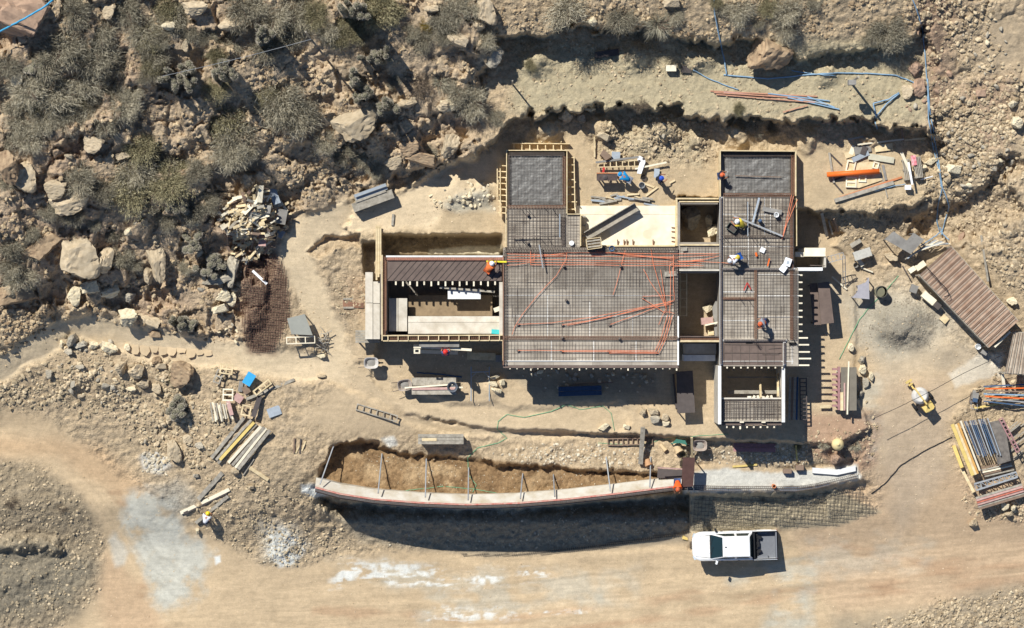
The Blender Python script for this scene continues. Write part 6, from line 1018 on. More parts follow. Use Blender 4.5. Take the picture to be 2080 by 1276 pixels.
# north courtyard work place
t = T('work_table', 'dark stained work table beside the turquoise shirted worker', 'table', P(1232, 361)); o = t.location.copy(); z1 = o.z + 1.0
part(t, o, 'top', mat('stained_table', (98, 84, 78), .8, .35, 5, second=(70, 60, 58)), lambda b: pbox(b, 1212, 353, 1254, 367, z1 - .06, z1)); part(t, o, 'rail', clay, lambda b: pbox(b, 1212, 351, 1254, 352.6, z1 - .1, z1 + .05))
for x in (1215, 1251):
    for y in (355, 365): part(t, o, 'leg', greywood, lambda b: b.bar(P(x, y, -.05), W(x, y, z1 - .07), .08))
lone('helmet', 'dark round lid on the stained work table', 'lid', darkb, lambda b: b.lathe([(.15, 0), (.16, .04), (0, .09)], W(1229, 360, z1), 14), (1229, 360), z1); panel('red cloth hanging at the back of the stained work table', (1226,345), (4,10), 8, redp, .95, .05, 'cloth', 'cloth', extra=legs((1226,345),(4,10),8,.9,.03))
ladder('pine form ladder of six cells north of the stained work table', (1214,334), (1302,332), 12, 7, newwood, dz=.25); board('grey rail lying behind the pine form ladder', (1210,330), (1297,319), 4, greyp, .08, .3); board('pale pole crossing under the white foam piece', (1290,343), (1354,330), 3.5, palewood, .07, .3, 'pole', 'pole')
quad('tan board tilted at the west end of the pine form ladder', [(1219,314),(1226,303),(1243,318),(1231,326)], brownb, .6); panel('slate square sheet beside the tilted tan board', (1251,316), (17,15), 3, slate, .3, .03); panel('small grey crate sheet near the blue helmeted worker', (1334,352), (11,18), 4, slate, .25, .03); 
t = T('foam_piece', 'white foam cut-out with two round holes leaning on the pine form ladder', 'foam piece', P(1302, 334)); o = t.location.copy(); 
part(t, o, 'body', whitep, lambda b: b.prism([tuple(W(x, y, .8)[:2]) for x, y in [(1296,318),(1300,316),(1308,321),(1311,326),(1311,330),(1308,338),(1303,353),(1294,352),(1297,340),(1300,329),(1295,325)]], .55, .62))
for x, y in ((1298.5, 327.5), (1307.5, 323)): part(t, o, 'hole', darkb, lambda b: b.lathe([(.09, 0), (.09, .012), (0, .012)], W(x, y, .618), 12))
part(t, o, 'post', palewood, lambda b: b.bar(P(1301, 335), W(1301, 335, .56), .07))
board('long pale batten standing west of the tilted tan board', (1207,278), (1208,319), 3, newwood, .06, .1); board('pale board pointing at the steel bucket', (1306,372), (1329,381), 4, newwood, .05, .05); board('pale board slanting below the blue helmeted worker', (1312,398), (1336,380), 4, newwood, .05, .05); board('short pale board east of the blue helmeted worker', (1360,372), (1371,366), 4, newwood, .05, .05)
lone('bucket', 'steel bucket with dark inside south of the white foam piece', 'bucket', steelgrey, lambda b: b.lathe([(.16, 0), (.2, .45), (.18, .45), (.14, .06), (0, .06)], P(1303, 377), 16), (1303, 377)); lone('wire_coil', 'dark coil of tie wire east of the turquoise shirted worker', 'wire coil', darkb, lambda b: [b.tube([P(1308 + (4.5 + .6 * j) * math.cos(a * .35), 361 + (4.5 + .6 * j) * math.sin(a * .35), .06 + .04 * j) for a in range(19)], .02, 4) for j in range(3)], (1308, 361))
for i in range(22):
    x = rnd.uniform(1212, 1330); a = rnd.gauss(.05, .25); y = 404 + rnd.gauss(0, 4); l = rnd.uniform(6, 18); board('weathered offcut in the timber litter along the courtyard slab', (x - l, y - l * math.sin(a)), (x + l, y + l * math.sin(a)), rnd.uniform(2, 4.5), rnd.choice([greywood, greywood, newwood, slate]), .05, rnd.uniform(0, .2), 'scrap_plank', 'offcut', 'offcuts along the courtyard slab')
# things on the decks
lone('lid', 'white round lid on the rebar of the main deck', 'lid', whitep, lambda b: b.lathe([(.14, 0), (.15, .06), (0, .07)], W(1161, 494, 1.15), 16), (1161, 494), 1.15); panel('white square sheet on the rebar of the east wing', (1549,508), (10,10), 25, whitep, .02, .02, 'sheet', 'sheet', z=1.15); line('wire_loop', 'thin dark wire ring on the east wing beside the kneeling worker', 'wire ring', [(1509 + 9 * math.cos(a * .45), 527 + 10 * math.sin(a * .45)) for a in range(15)], .014, steel, z=1.16, sub=1)
for A, B, w_, m, z_, l in [((1491,439),(1590,480),3.2,steelgrey,1.3,'long grey tube lying across the northern bay of the east wing'),((1542,402),(1529,452),4,slate,1.28,'blue grey strip lying lengthwise on the east wing'),((1519,410),(1519,480),1.6,slate,1.25,'thin blue grey tube lengthwise on the east wing'),((1095,497),(1103,545),2.5,steelgrey,1.5,'grey upright tube on the conduit bundle of the main deck'),((1040,482),(1095,480),2,steel,1.3,'dark bar across the north-west wing bay'),((1137,435),(1137,482),2,slate,1.25,'blue grey bar lengthwise on the north-west wing'),((1518,574),(1525,588),2,redp,1.2,'red folding rule arm on the east wing, eastern'),((1518,574),(1511,590),2,redp,1.2,'red folding rule arm on the east wing, western'),((1493,357),(1587,360),1.6,brownb,.78,'brown rake handle lying on the eastern plastic sheet'),((1535,513),(1537,521),4,orp,1.18,'small orange tool on the east wing'),((1559,541),(1563,525),2.5,orp,1.2,'orange strap on the east wing beside the white bag'),((1549,424),(1588,432),9,greyp,1.2,'brown grey board on the northern bay of the east wing')]: board(l, A, B, w_, m, .04, 0, 'bar', 'bar', z=z_)
t = T('tool_bag', 'white printed bag lying on the south-east corner of the northern bay', 'bag', W(1597, 538, 1.15), R(-25)); part(t, None, 'sack', whitep, lambda b: (b.box((0, .18, .1), (.42, .5, .2), .1), b.box((-.08, -.3, .08), (.38, .42, .16), -.2))); part(t, None, 'print', slate, lambda b: b.box((.02, .16, .203), (.16, .2, .008)))
t = T('tool_box', 'open grey tool crate beside the worker in yellow', 'tool crate', W(1486, 463, 1.13), R(-35)); part(t, None, 'base', darkb, lambda b: b.box((0, 0, .04), (.62, .42, .05)))
for x, y, a, c in ((0, .2, .62, .03), (0, -.2, .62, .03), (.3, 0, .03, .38), (-.3, 0, .03, .38)): part(t, None, 'side', mat('grey_crate', (92, 98, 90), .6, .2, 5), lambda b: b.box((x, y, .16), (a, c, .24)))
lone('bucket', 'white rimmed bucket on the northern bay of the east wing', 'bucket', whitep, lambda b: b.lathe([(.12, 0), (.16, .35), (.14, .35), (.11, .05), (0, .05)], W(1576, 437, 1.12), 16), (1576, 437), 1.12); lone('water_bottle', 'dark blue canister standing on the northern bay of the east wing', 'canister', blue, lambda b: b.lathe([(.1, 0), (.11, .02), (.11, .4), (.05, .46), (.05, .52), (0, .52)], W(1543, 449, 1.12), 12), (1543, 449), 1.12); lone('hose_coil', 'blue hose coil on the north edge of the main deck near the crate', 'hose coil', blue, lambda b: [b.tube([W(1243 + (4 + .7 * j) * math.cos(a * .35), 505 + (4 + .7 * j) * math.sin(a * .35), 1.2 + .04 * j) for a in range(19)], .025, 4) for j in range(3)], (1243, 505), 1.1)
panel('turquoise box at the east end of the western pit walkway', (1007,674), (17,9), 4, mat('turquoise_box', (66, 178, 180), .6, .15, 5), .16, .28, 'box', 'box', z=-.05); panel('pale rope bundle hanging at the west edge of the main deck', (1011,628), (16,9), -20, palewood, .1, .2, 'bundle', 'bundle', z=-.7); board('yellow spirit level in the hands of the orange vested kneeling worker', (988,531), (1029,532), 3.4, mat('bright_yellow', (238, 222, 60), .5, .1, 5), .06, 0, 'spirit_level', 'spirit level', z=1.14)
for x, y in [(1072,437),(1072,494),(1150,610),(1142,686),(1258,688),(1376,688),(1145,541),(1260,541)]: lone('rebar_spacer', 'small dark spacer block standing on the rebar of the roof decks', 'spacer', steel, lambda b: b.lathe([(.09, 0), (.09, .2), (.05, .24), (0, .24)], W(x, y, 1.1), 8), (x, y), 1.1, 'spacer blocks on the roof decks')
for i in range(34):
    x, y = rnd.choice([(1105, 482), (1050, 484), (1530, 483), (1560, 483), (1530, 692), (1508, 606), (1120, 425), (1070, 425), (1470, 480), (1600, 690)]); x += rnd.uniform(-14, 14); p_ = W(x, y + rnd.uniform(-2, 2), 1.05); mb = MB(p_); mb.bar(p_, p_ + Vector((rnd.uniform(-.06, .06), rnd.uniform(-.06, .06), rnd.uniform(.5, .95))), .022); tag(mb.build('starter_bar', steel), 'upright rebar starter sticking out of the roof decks', 'rebar', 'starter bars on the roof decks')

# ------------------------------------------------------------------ sheds, stock by the east edge
tin = mat('rusty_sheet_roof', (176, 152, 130), .75, .3, 1.4, (1, 1, 1), second=(150, 120, 98), bump=.2); tin2 = mat('pale_sheet_roof', (190, 176, 156), .75, .3, 2, second=(154, 134, 114))
def shed(label, c, zroof, drop, n, m, wall=True, waves=3):
    "corrugated roof over the quad c (photo points), ribs run from side c0-c3 to side c1-c2"
    t_ = T('shed', label, 'shed', P(*np.mean(c, 0))); o_ = t_.location.copy(); A = [W(*p, zroof - (drop if i in (0, 3) else 0)) for i, p in enumerate(c)]; k = n * 16; v = []
    for i in range(k + 1):
        u = i / k; w_ = .05 * math.cos(2 * math.pi * u * n * waves) + .012 * math.cos(2 * math.pi * u * n * 4)
        for s_ in (0, .33, .66, 1): p = A[0].lerp(A[3], u).lerp(A[1].lerp(A[2], u), s_); v.append(tuple(p + Vector((0, 0, w_ + .01 * math.sin(9 * s_ + 31 * u))) - o_))
    i4 = [(4 * i + j, 4 * i + j + 1, 4 * i + j + 5, 4 * i + j + 4) for i in range(k) for j in range(3)]; r_ = link('roof', np_mesh('roof', v, i4), m, t_)
    for i in range(n): u = (i + .5) / n; part(t_, o_, 'roof_batten', greywood, lambda b: b.bar(A[0].lerp(A[3], u) + Vector((0, 0, .05)), A[1].lerp(A[2], u) + Vector((0, 0, .05)), .035, .02))
    for s_ in (0, 1): part(t_, o_, 'beam', greywood, lambda b: b.bar(A[s_] - Vector((0, 0, .12)), A[3 - s_] - Vector((0, 0, .12)), .1))
    if wall:
        q = [A[0].lerp(A[2], .04), A[1].lerp(A[3], .04), A[2].lerp(A[0], .04), A[3].lerp(A[1], .04)]
        for i in range(4): a, b_ = q[i], q[(i + 1) % 4]; zt = min(a.z, b_.z) - .2; zb = o_.z - .6; part(t_, o_, 'wall', greywood, lambda b: b.bar((a.x, a.y, (zt + zb) / 2), (b_.x, b_.y, (zt + zb) / 2), .05, zt - zb))
    for p in A: part(t_, o_, 'post', greywood, lambda b: b.bar((p.x * .98 + o_.x * .02, p.y * .98 + o_.y * .02, o_.z - 1.2), (p.x * .98 + o_.x * .02, p.y * .98 + o_.y * .02, p.z - .15), .1))
    return t_
shed('long shed with a brown corrugated sheet roof at the eastern edge', [(1868,558),(1931,500),(2068,652),(2009,706)], .1, .5, 15, tin, True, 1); shed('smaller shed roof of pale corrugated sheets below the long shed', [(2040,758),(2058,676),(2140,676),(2140,764)], -.6, .15, 9, tin2, False, 1)
for A, B, l in [((2020,705),(2052,674),'white gutter beam between the two sheds')]: board(l, A, B, 4, palewood, .1, 0, 'beam', 'beam', z=-.6)
for i in range(9): board('grey rod in the bundle at the north end of the long shed', (1838 + 5 * i, 527 - 3.6 * i + 2 * (i % 2)), (1898 + 4 * i, 486 + 1.2 * i), 2, [greywood, slate, palewood][i % 3], .05, .7 + .05 * (i % 3), 'rod', 'rod', 'rods at the north end of the long shed')
line('pipe', 'blue tube looping over the rod bundle at the long shed', 'pipe', [(1912,470),(1900,480),(1885,490),(1870,500)], .04, bluep, .9); line('pipe', 'blue tube bending down to the long shed roof', 'pipe', [(1910,462),(1915,475),(1928,488)], .04, bluep, 1.0); line('pipe', 'dark cable lying bent on the long shed roof', 'cable', [(1882,542),(1905,568),(1925,590),(1928,600),(1918,603)], .03, blk, z=.16)
for l, c, sz, r_, m, h in [('grey flat box at the west wall of the long shed', (1856,587), (14,16), 20, greyp, .5),('pale block bench west of the long shed', (1886,606), (30,14), 40, palewood, .5),('pinkish block beside the pale block bench', (1903,621), (14,12), 40, darkb, .5),('tan box at the corner north-west of the long shed', (1869,540), (22,12), -35, palewood, .4),('small pale box above another by the long shed corner', (1852,548), (14,10), -35, palewood, .3),('brown step at the long shed wall', (1918,648), (16,14), 42, newwood, .12)]: panel(l, c, sz, r_, m, h, h * .9, 'box', 'box')
board('thin dark pole leaning by the corner of the long shed', (1833,540), (1848,566), 2.5, darkb, .05, .3, 'pole', 'pole'); board('long grey pole lying on the scree behind the long shed', (1993,478), (2007,572), 4, greywood, .08, .03, 'pole', 'pole')
lone('bucket', 'white bucket at the south-west wall of the long shed', 'bucket', whitep, lambda b: b.lathe([(.15, 0), (.19, .36), (.17, .36), (.13, .05), (0, .05)], P(1985, 704), 16), (1985, 704)); panel('grey box beside the white bucket', (1999,716), (12,9), 30, greyp, .3, .3, 'box', 'box')
t = T('compactor', 'small grey and blue compactor standing in the stones near the timber rack', 'compactor', P(1978, 806), R(80)); part(t, None, 'base_plate', steel, lambda b: b.box((0, 0, .05), (.8, .5, .08))); part(t, None, 'engine', greyp, lambda b: (b.box((.05, 0, .35), (.45, .38, .5)), b.lathe([(.12, 0), (.12, .2)], (.3, 0, .4), 10, (0, 1, 0)))); part(t, None, 'tank', blue, lambda b: b.box((-.2, 0, .62), (.25, .3, .18))); part(t, None, 'handle', steelgrey, lambda b: (b.tube([(-.3, .2, .4), (-.75, .2, .9)], .02, 5), b.tube([(-.3, -.2, .4), (-.75, -.2, .9)], .02, 5), b.tube([(-.75, .2, .9), (-.75, -.2, .9)], .02, 5)))
# timber rack
def ang_board(l, A, B, w_, m, th, dz, **k): return board(l, A, B, w_, m, th, dz, flatz=True, **k)
for A, B, w_, m, dz, l in [((1934,862),(1976,966),7,yel,.35,'wide golden plank at the west edge of the timber rack'),((1941,862),(1982,964),5,newwood,.38,'golden plank beside the wide one on the timber rack'),((1946,860),(1986,962),4,mat('honey_wood', (222, 170, 96), .8, .2, 4),.4,'honey coloured beam on the timber rack'),((1951,855),(1990,956),3.5,palewood,.45,'white batten next to the blue props on the timber rack'),((1937,905),(1954,950),7,yel,.2,'pale yellow plank sticking out west of the timber rack'),((1953,952),(1978,1000),6,newwood,.2,'pale yellow plank at the south-west corner of the timber rack')]: ang_board(l, A, B, w_, m, .1, dz)
for i in range(14): x = 1959 + 3.6 * i; board('steel prop in the blue and grey prop bundle on the timber rack', (x, 856 - .5 * i), (x + 27 + rnd.uniform(-1, 1), 926 - .3 * i + rnd.uniform(-4, 4)), 2.0, [blue, steelgrey, darkb, slate, blue][i % 5], .06, .45 + .05 * (i % 3), 'steel_prop', 'prop', 'props in the bundle on the timber rack', flatz=True)
quad('dark grey steel panel on top of the timber rack', [(2008,858),(2040,852),(2053,936),(2027,944)], mat('worn_steel_panel', (98, 92, 86), .55, .3, 3, second=(136, 128, 118)), .75); lone('rope_basket', 'turquoise and white tangle of rope on the dark grey steel panel', 'rope', mat('turquoise_rope', (150, 184, 180), .7, .2, 9), lambda b: [b.tube([W(2021 + 9 * math.cos(a * .4 + j) + 2 * j, 869 + 7 * math.sin(a * .4 + j * .7), -3.2 + .03 * j) for a in range(14)], .03, 4) for j in range(5)], (2021, 869), -3.4)
ladder('pink perforated rail leaning east of the dark grey steel panel', (2032,850), (2068,918), 7, 9, MATS['pink_form'], dz=.4, name='perforated_rail', cat='rail')
for i in range(5): ang_board('brown batten between the prop bundle and the truss', (1988 + 3 * i, 952 + 4 * i), (2052 + 2 * i, 938 + 4 * i), 3, [brownb, greywood, palewood][i % 3], .06, .25, group='battens between props and truss')
t = T('lattice_truss', 'grey steel lattice truss lying on the timber rack', 'truss', P(2022, 975, .5)); o = t.location.copy(); za = o.z + .2; A1, A2, B1, B2 = W(1979,983,za), W(2064,959,za), W(1983,996,za), W(2067,969,za)
for a, b_ in ((A1, A2), (B1, B2)): part(t, o, 'chord', steelgrey, lambda b: b.bar(a, b_, .1))
for i in range(7): u, u2 = i / 7, (i + 1) / 7; part(t, o, 'diagonal', steelgrey, lambda b: b.bar(A1.lerp(A2, u), B1.lerp(B2, u2), .05)); part(t, o, 'strut', steelgrey, lambda b: b.bar(A1.lerp(A2, u2), B1.lerp(B2, u2), .05))
part(t, o, 'strut', steelgrey, lambda b: b.bar(A1, B1, .05)); part(t, o, 'foot', greywood, lambda b: [b.box(W(x, y, za - .4), (.15, .5, .66)) for x, y in ((1990, 986), (2055, 966))])
for i, (m, l) in enumerate([(greywood,'northernmost grey plank of the red plank stack'),(pinkb,'faded red plank second from the north in the red plank stack'),(mat('dull_red_plank', (196, 116, 96), .8, .3, 5),'brightest red plank of the red plank stack'),(pinkb,'faded red plank below the brightest in the red plank stack'),(greywood,'grey plank fifth from the north in the red plank stack'),(brownb,'southernmost brown plank of the red plank stack')]): ang_board(l, (1982 + 1.2 * i, 1012 + 4.4 * i), (2076 + 1.2 * i, 984 + 4.4 * i), 4, m, .08, .45)
for i, (m, l, z_) in enumerate([(blue,'blue pipe',.2),(orp,'orange pipe',.3),(brownb,'brown pipe',.35),(bluep,'pale blue pipe',.25),(orp,'bright orange pipe',.3),(steelgrey,'grey pipe',.2),(blue,'dark blue pipe',.15)]): board(f'{l}, number {["one","two","three","four","five","six","seven"][i]} from the north in the shaded rack under the smaller shed' , (1998 + 3 * (i % 3), 785 + 5 * i), (2150, 778 + 9 * i), 2.6, m, .07, z_, 'pipe', 'pipe', flatz=True)
board('yellow board at the front of the shaded pipe rack', (1979,829), (2043,818), 4, yel, .06, .15); board('pale upright tube in front of the smaller shed', (2036,760), (2040,790), 6, palewood, .1, .4, 'tube', 'pipe'); line('cable', 'thin dark cable crossing the mixer yard to the smaller shed', 'cable', [(1775,850),(1830,825),(1900,790),(1960,757),(2035,722)], .018, blk, 1.9, sub=4, wig=.3); line('cable', 'dark cable on the dirt from the timber rack to the footing wall', 'cable', [(1934,888),(1880,915),(1830,945),(1800,980),(1770,1003)], .03, blk, .0); line('hose', 'green hose crossing the yard beside the water drum', 'hose', [(1825,560),(1800,590),(1770,620),(1745,650),(1725,690),(1705,730)], .025, hoseg)
for i in range(12): x, y = rnd.uniform(2050, 2078), rnd.uniform(860, 930); a = rnd.uniform(-.9, -.4); board('grey stick in the pile at the eastern picture edge', (x - 10, y + 8), (x + 10, y - 8), 2, greywood, .05, .1 + .1 * (i % 3), 'stick', 'stick', 'sticks at the eastern picture edge')
# thin poles and their wires
def pole(px, py, h, label, r=.05): o_ = P(px, py, -.2); lone('pole', label, 'pole', greywood, lambda b: b.tube([o_, o_ + Vector((0, 0, h + .2))], r, 8), (px, py))
pole(632, 80, 3.9, 'thin wooden wire pole among grey bushes on the hillside', .06); pole(1041, 172, 2.4, 'thin stake on the terrace above the north-west wing', .05); pole(1727, 168, 3.6, 'wire pole on the middle terrace near the bent blue tubes', .07)
lone('meter_box', 'small box on the wire pole of the middle terrace', 'box', greyp, lambda b: b.box(P(1727, 168, 2.2) + Vector((.1, 0, 0)), (.45, .3, .6)), (1727, 168), G(1727, 168) + 1.9); a = W(632, 80, G(632, 80) + 3.7); mb = MB(a); mb.tube([a.lerp(W(330, 155, 8.6), i / 12) - Vector((0, 0, .5 * math.sin(math.pi * i / 12))) for i in range(13)], .016, 4); tag(mb.build('wire', steelgrey), 'pale wire strung from the hillside pole to the west', 'wire')
# steps of the footpath
for i in range(9): x = 276 + 18.6 * i + rnd.uniform(-3, 3); lone('stone_step', f'pale stone step on the footpath, {["first","second","third","fourth","fifth","sixth","seventh","eighth","last"][i]} from the west of the flight', 'step', mat('step_stone', (206, 182, 146), .9, .15, 2.5, bump=.3), lambda b: b.prism([tuple(W(x + 9.4 * math.cos(a) * abs(math.cos(a)) ** -.45 * rnd.uniform(.7, 1.15), 703 + 1.4 * i + 4 * math.sin(i * 2.3) + (16 - .7 * i) * math.sin(a) * abs(math.sin(a)) ** -.45 * rnd.uniform(.75, 1.1), -2.8)[:2]) for a in [.2 + .57 * q for q in range(11)]], G(x, 703 + 1.4 * i) - .2, G(x, 703 + 1.4 * i) + .035), (x, 703 + 1.4 * i))

# ------------------------------------------------------------------ wheelbarrows, mixer, pickup
def wheelbarrow(label, px, py, rz, m):
    t_ = T('wheelbarrow', label, 'wheelbarrow', P(px, py), rz)
    def tray(b):
        v = []; ring = lambda sx, sy, z, tx: [(tx + sx * math.copysign(abs(math.cos(a)) ** .6, math.cos(a)), sy * math.copysign(abs(math.sin(a)) ** .6, math.sin(a)), z) for a in [2 * math.pi * i / 20 for i in range(20)]]
        for sx, sy, z, tx in ((.27, .2, .34, 0), (.44, .34, .66, .03), (.46, .36, .67, .03), (.42, .32, .655, .03), (.25, .18, .37, 0)): v += ring(sx, sy, z, tx)
        b.add(v, [(i * 20 + j, i * 20 + (j + 1) % 20, i * 20 + 20 + (j + 1) % 20, i * 20 + 20 + j) for i in range(4) for j in range(20)] + [tuple(range(20))[::-1], tuple(range(80, 100))])
    part(t_, None, 'tray', m, tray, smooth=False); part(t_, None, 'load', greyp, lambda b: b.lathe([(.2, 0), (.26, .06), (.12, .1), (0, .12)], (.02, .02, .375), 12))
    for s_ in (-1, 1): part(t_, None, 'handle', steel, lambda b: b.tube([(.55, s_ * .06, .25), (.1, s_ * .2, .32), (-.45, s_ * .26, .5), (-.8, s_ * .28, .55)], .02, 6)); part(t_, None, 'leg', steel, lambda b: b.tube([(-.3, s_ * .24, .45), (-.33, s_ * .24, .0)], .018, 5))
    w_ = part(t_, None, 'wheel', blk, lambda b: b.lathe([(.1, -.045), (.19, -.045), (.2, 0), (.19, .045), (.1, .045)], (.58, 0, .2), 16, (0, 1, 0))); mb = MB(); mb.lathe([(0, -.03), (.1, -.035), (.1, .035), (0, .03)], (.58, 0, .2), 10, (0, 1, 0)); mb.build('rim', steelgrey, w_)
wheelbarrow('pale wheelbarrow alone on the footpath by the western room corner', 754, 737, R(0), mat('pale_tray', (196, 190, 182), .6, .2, 4)); wheelbarrow('wheelbarrow with a worn tray at the west end of the low bench', 822, 782, R(10), mat('worn_tray', (180, 166, 152), .7, .3, 5)); wheelbarrow('wheelbarrow with rusty load next to the clay pipes', 1421, 904, R(180), mat('rust_tray', (176, 160, 146), .7, .3, 5))
t = T('concrete_mixer', 'pale drum concrete mixer with yellow frame standing alone in the yard', 'concrete mixer', P(1866, 806), math.atan2(-.8, .6)); my = mat('faded_yellow', (224, 196, 120), .55, .18, 4)
part(t, None, 'drum', mat('pale_drum', (222, 216, 206), .6, .15, 3), lambda b: b.lathe([(.25, .55), (.5, .72), (.55, .95), (.52, 1.2), (.4, 1.36), (.36, 1.4), (.3, 1.37), (0, 1.34)], (-.12, 0, 0), 28), smooth=True); part(t, None, 'crossbar', my, lambda b: b.bar((-.68, -.03, 1.44), (.52, -.03, 1.44), .1, .06))
part(t, None, 'engine_cover', my, lambda b: b.prism([(.52, -.36), (.98, -.34), (1.08, -.2), (1.08, .2), (.98, .34), (.52, .36), (.62, 0)], .5, [1.0, 1.02, .92, .92, 1.02, 1.0, 1.1])); part(t, None, 'chassis', my, lambda b: (b.bar((-1.3, 0, .5), (.9, .0, .5), .1), b.bar((-.68, -.03, .5), (-.68, -.03, 1.42), .08), b.bar((.52, -.03, .5), (.52, -.03, 1.42), .08)))
part(t, None, 'tow_hitch', my, lambda b: (b.bar((-1.25, -.2, .6), (-1.2, .22, .6), .14), b.box((-1.0, 0, .56), (.1, .3, .1)), b.bar((-1.05, 0, 0), (-1.05, 0, .5), .06)))
for s_ in (-1, 1):
    w_ = part(t, None, 'wheel', blk, lambda b: b.lathe([(.14, -.08), (.27, -.08), (.29, 0), (.27, .08), (.14, .08)], (.35, s_ * .62, .29), 18, (0, 1, 0))); mb = MB(); mb.lathe([(0, -.05), (.14, -.06), (.14, .06), (0, .05)], (.35, s_ * .62, .29), 12, (0, 1, 0)); mb.build('rim', my, w_)
part(t, None, 'axle', steel, lambda b: b.bar((.35, -.6, .29), (.35, .6, .29), .06))
# pickup, nose towards the west (-x)
paint_w = mat('white_car_paint', (238, 239, 240), .32, .03, 2.2, spec=.5, objvar=0, second=(224, 220, 210)); glass = mat('tinted_glass', (30, 48, 50), .08, .1, 1, spec=.6, objvar=0); trim = mat('black_trim', (34, 35, 37), .6, .1, 5); liner = mat('bed_liner', (124, 126, 130), .7, .12, 6)
t = T('pickup_truck', 'white double cab pickup with open grey bed parked on the dirt road', 'pickup truck', P(1490, 1106), R(1.5))
def loft(b, secs, caps=True):
    n = len(secs[0]); vs = [p for s_ in secs for p in s_]; fs = [(i * n + j, (i + 1) * n + j, (i + 1) * n + (j + 1) % n, i * n + (j + 1) % n) for i in range(len(secs) - 1) for j in range(n)]
    if caps: fs += [tuple(range(n)), tuple(range((len(secs) - 1) * n, len(secs) * n))[::-1]]
    b.add(vs, fs)
def sec(x, hw, zb, zs, zt, crown=.03): return [(x, -hw * .9, zb), (x, -hw, zb + .16), (x, -hw * 1.01, zs - .12), (x, -hw * .97, zs), (x, -hw * .86, zt), (x, -hw * .45, zt + crown), (x, 0, zt + crown * 1.3), (x, hw * .45, zt + crown), (x, hw * .86, zt), (x, hw * .97, zs), (x, hw * 1.01, zs - .12), (x, hw, zb + .16), (x, hw * .9, zb)]
body = part(t, None, 'body', paint_w, lambda b: loft(b, [sec(-2.76, .42, .55, .7, .76, .01), sec(-2.71, .62, .5, .78, .84), sec(-2.6, .78, .46, .86, .93), sec(-2.42, .88, .45, .92, .99), sec(-2.25, .935, .45, .96, 1.01), sec(-2.0, .95, .45, .98, 1.04), sec(-1.55, .95, .42, 1.0, 1.08), sec(-1.4, .95, .42, 1.02, 1.1), sec(0, .95, .42, 1.05, 1.1), sec(1.12, .95, .42, 1.07, 1.1)]), smooth=False)
sm = body.modifiers.new('bevel', 'BEVEL'); sm.width = .03; sm.segments = 2; sm.limit_method = 'ANGLE'; sm.angle_limit = R(25)
gb = [(-1.58, .83, 1.1), (-.82, .66, 1.70), (.92, .66, 1.72), (1.14, .84, 1.1)]
gv = [(x, s_ * hw, z) for x, hw, z in gb for s_ in (-1, 1)]
cab = part(t, None, 'cab', paint_w, lambda b: b.add(gv, [(0, 2, 3, 1), (2, 4, 5, 3), (4, 6, 7, 5), (0, 6, 4, 2), (1, 3, 5, 7), (0, 1, 7, 6)])); bv = cab.modifiers.new('bevel', 'BEVEL'); bv.width = .06; bv.segments = 3
part(t, None, 'roof', paint_w, lambda b: b.add([(x, y, 1.705 + .045 * (1 - (abs(y) / .6) ** 2) * (1 - (abs(x - .05) / .85) ** 4) + (.004 if abs(abs(y) - .5) < .02 else 0)) for x in np.linspace(-.75, .85, 9) for y in np.linspace(-.6, .6, 9)], [(i * 9 + j, (i + 1) * 9 + j, (i + 1) * 9 + j + 1, i * 9 + j + 1) for i in range(8) for j in range(8)]), smooth=True)
def pane(name, P4, m=glass, k=.06, off=.012):
    P4 = [Vector(p) for p in P4]; c = sum(P4, Vector()) / 4; q = [p.lerp(c, k) for p in P4]; nrm = (q[1] - q[0]).cross(q[3] - q[0]).normalized()
    if nrm.dot(c - Vector((0, 0, 1.2))) < 0: nrm = -nrm
    a = [p + nrm * off for p in q]; b_ = [p + nrm * (off - .03) for p in q]; part(t, None, name, m, lambda b: b.add(a + b_, [(0, 1, 2, 3), (7, 6, 5, 4), (0, 4, 5, 1), (1, 5, 6, 2), (2, 6, 7, 3), (3, 7, 4, 0)]))
pane('windshield', [gv[0], gv[1], gv[3], gv[2]], k=.07); pane('rear_window', [gv[4], gv[5], gv[7], gv[6]], k=.06)
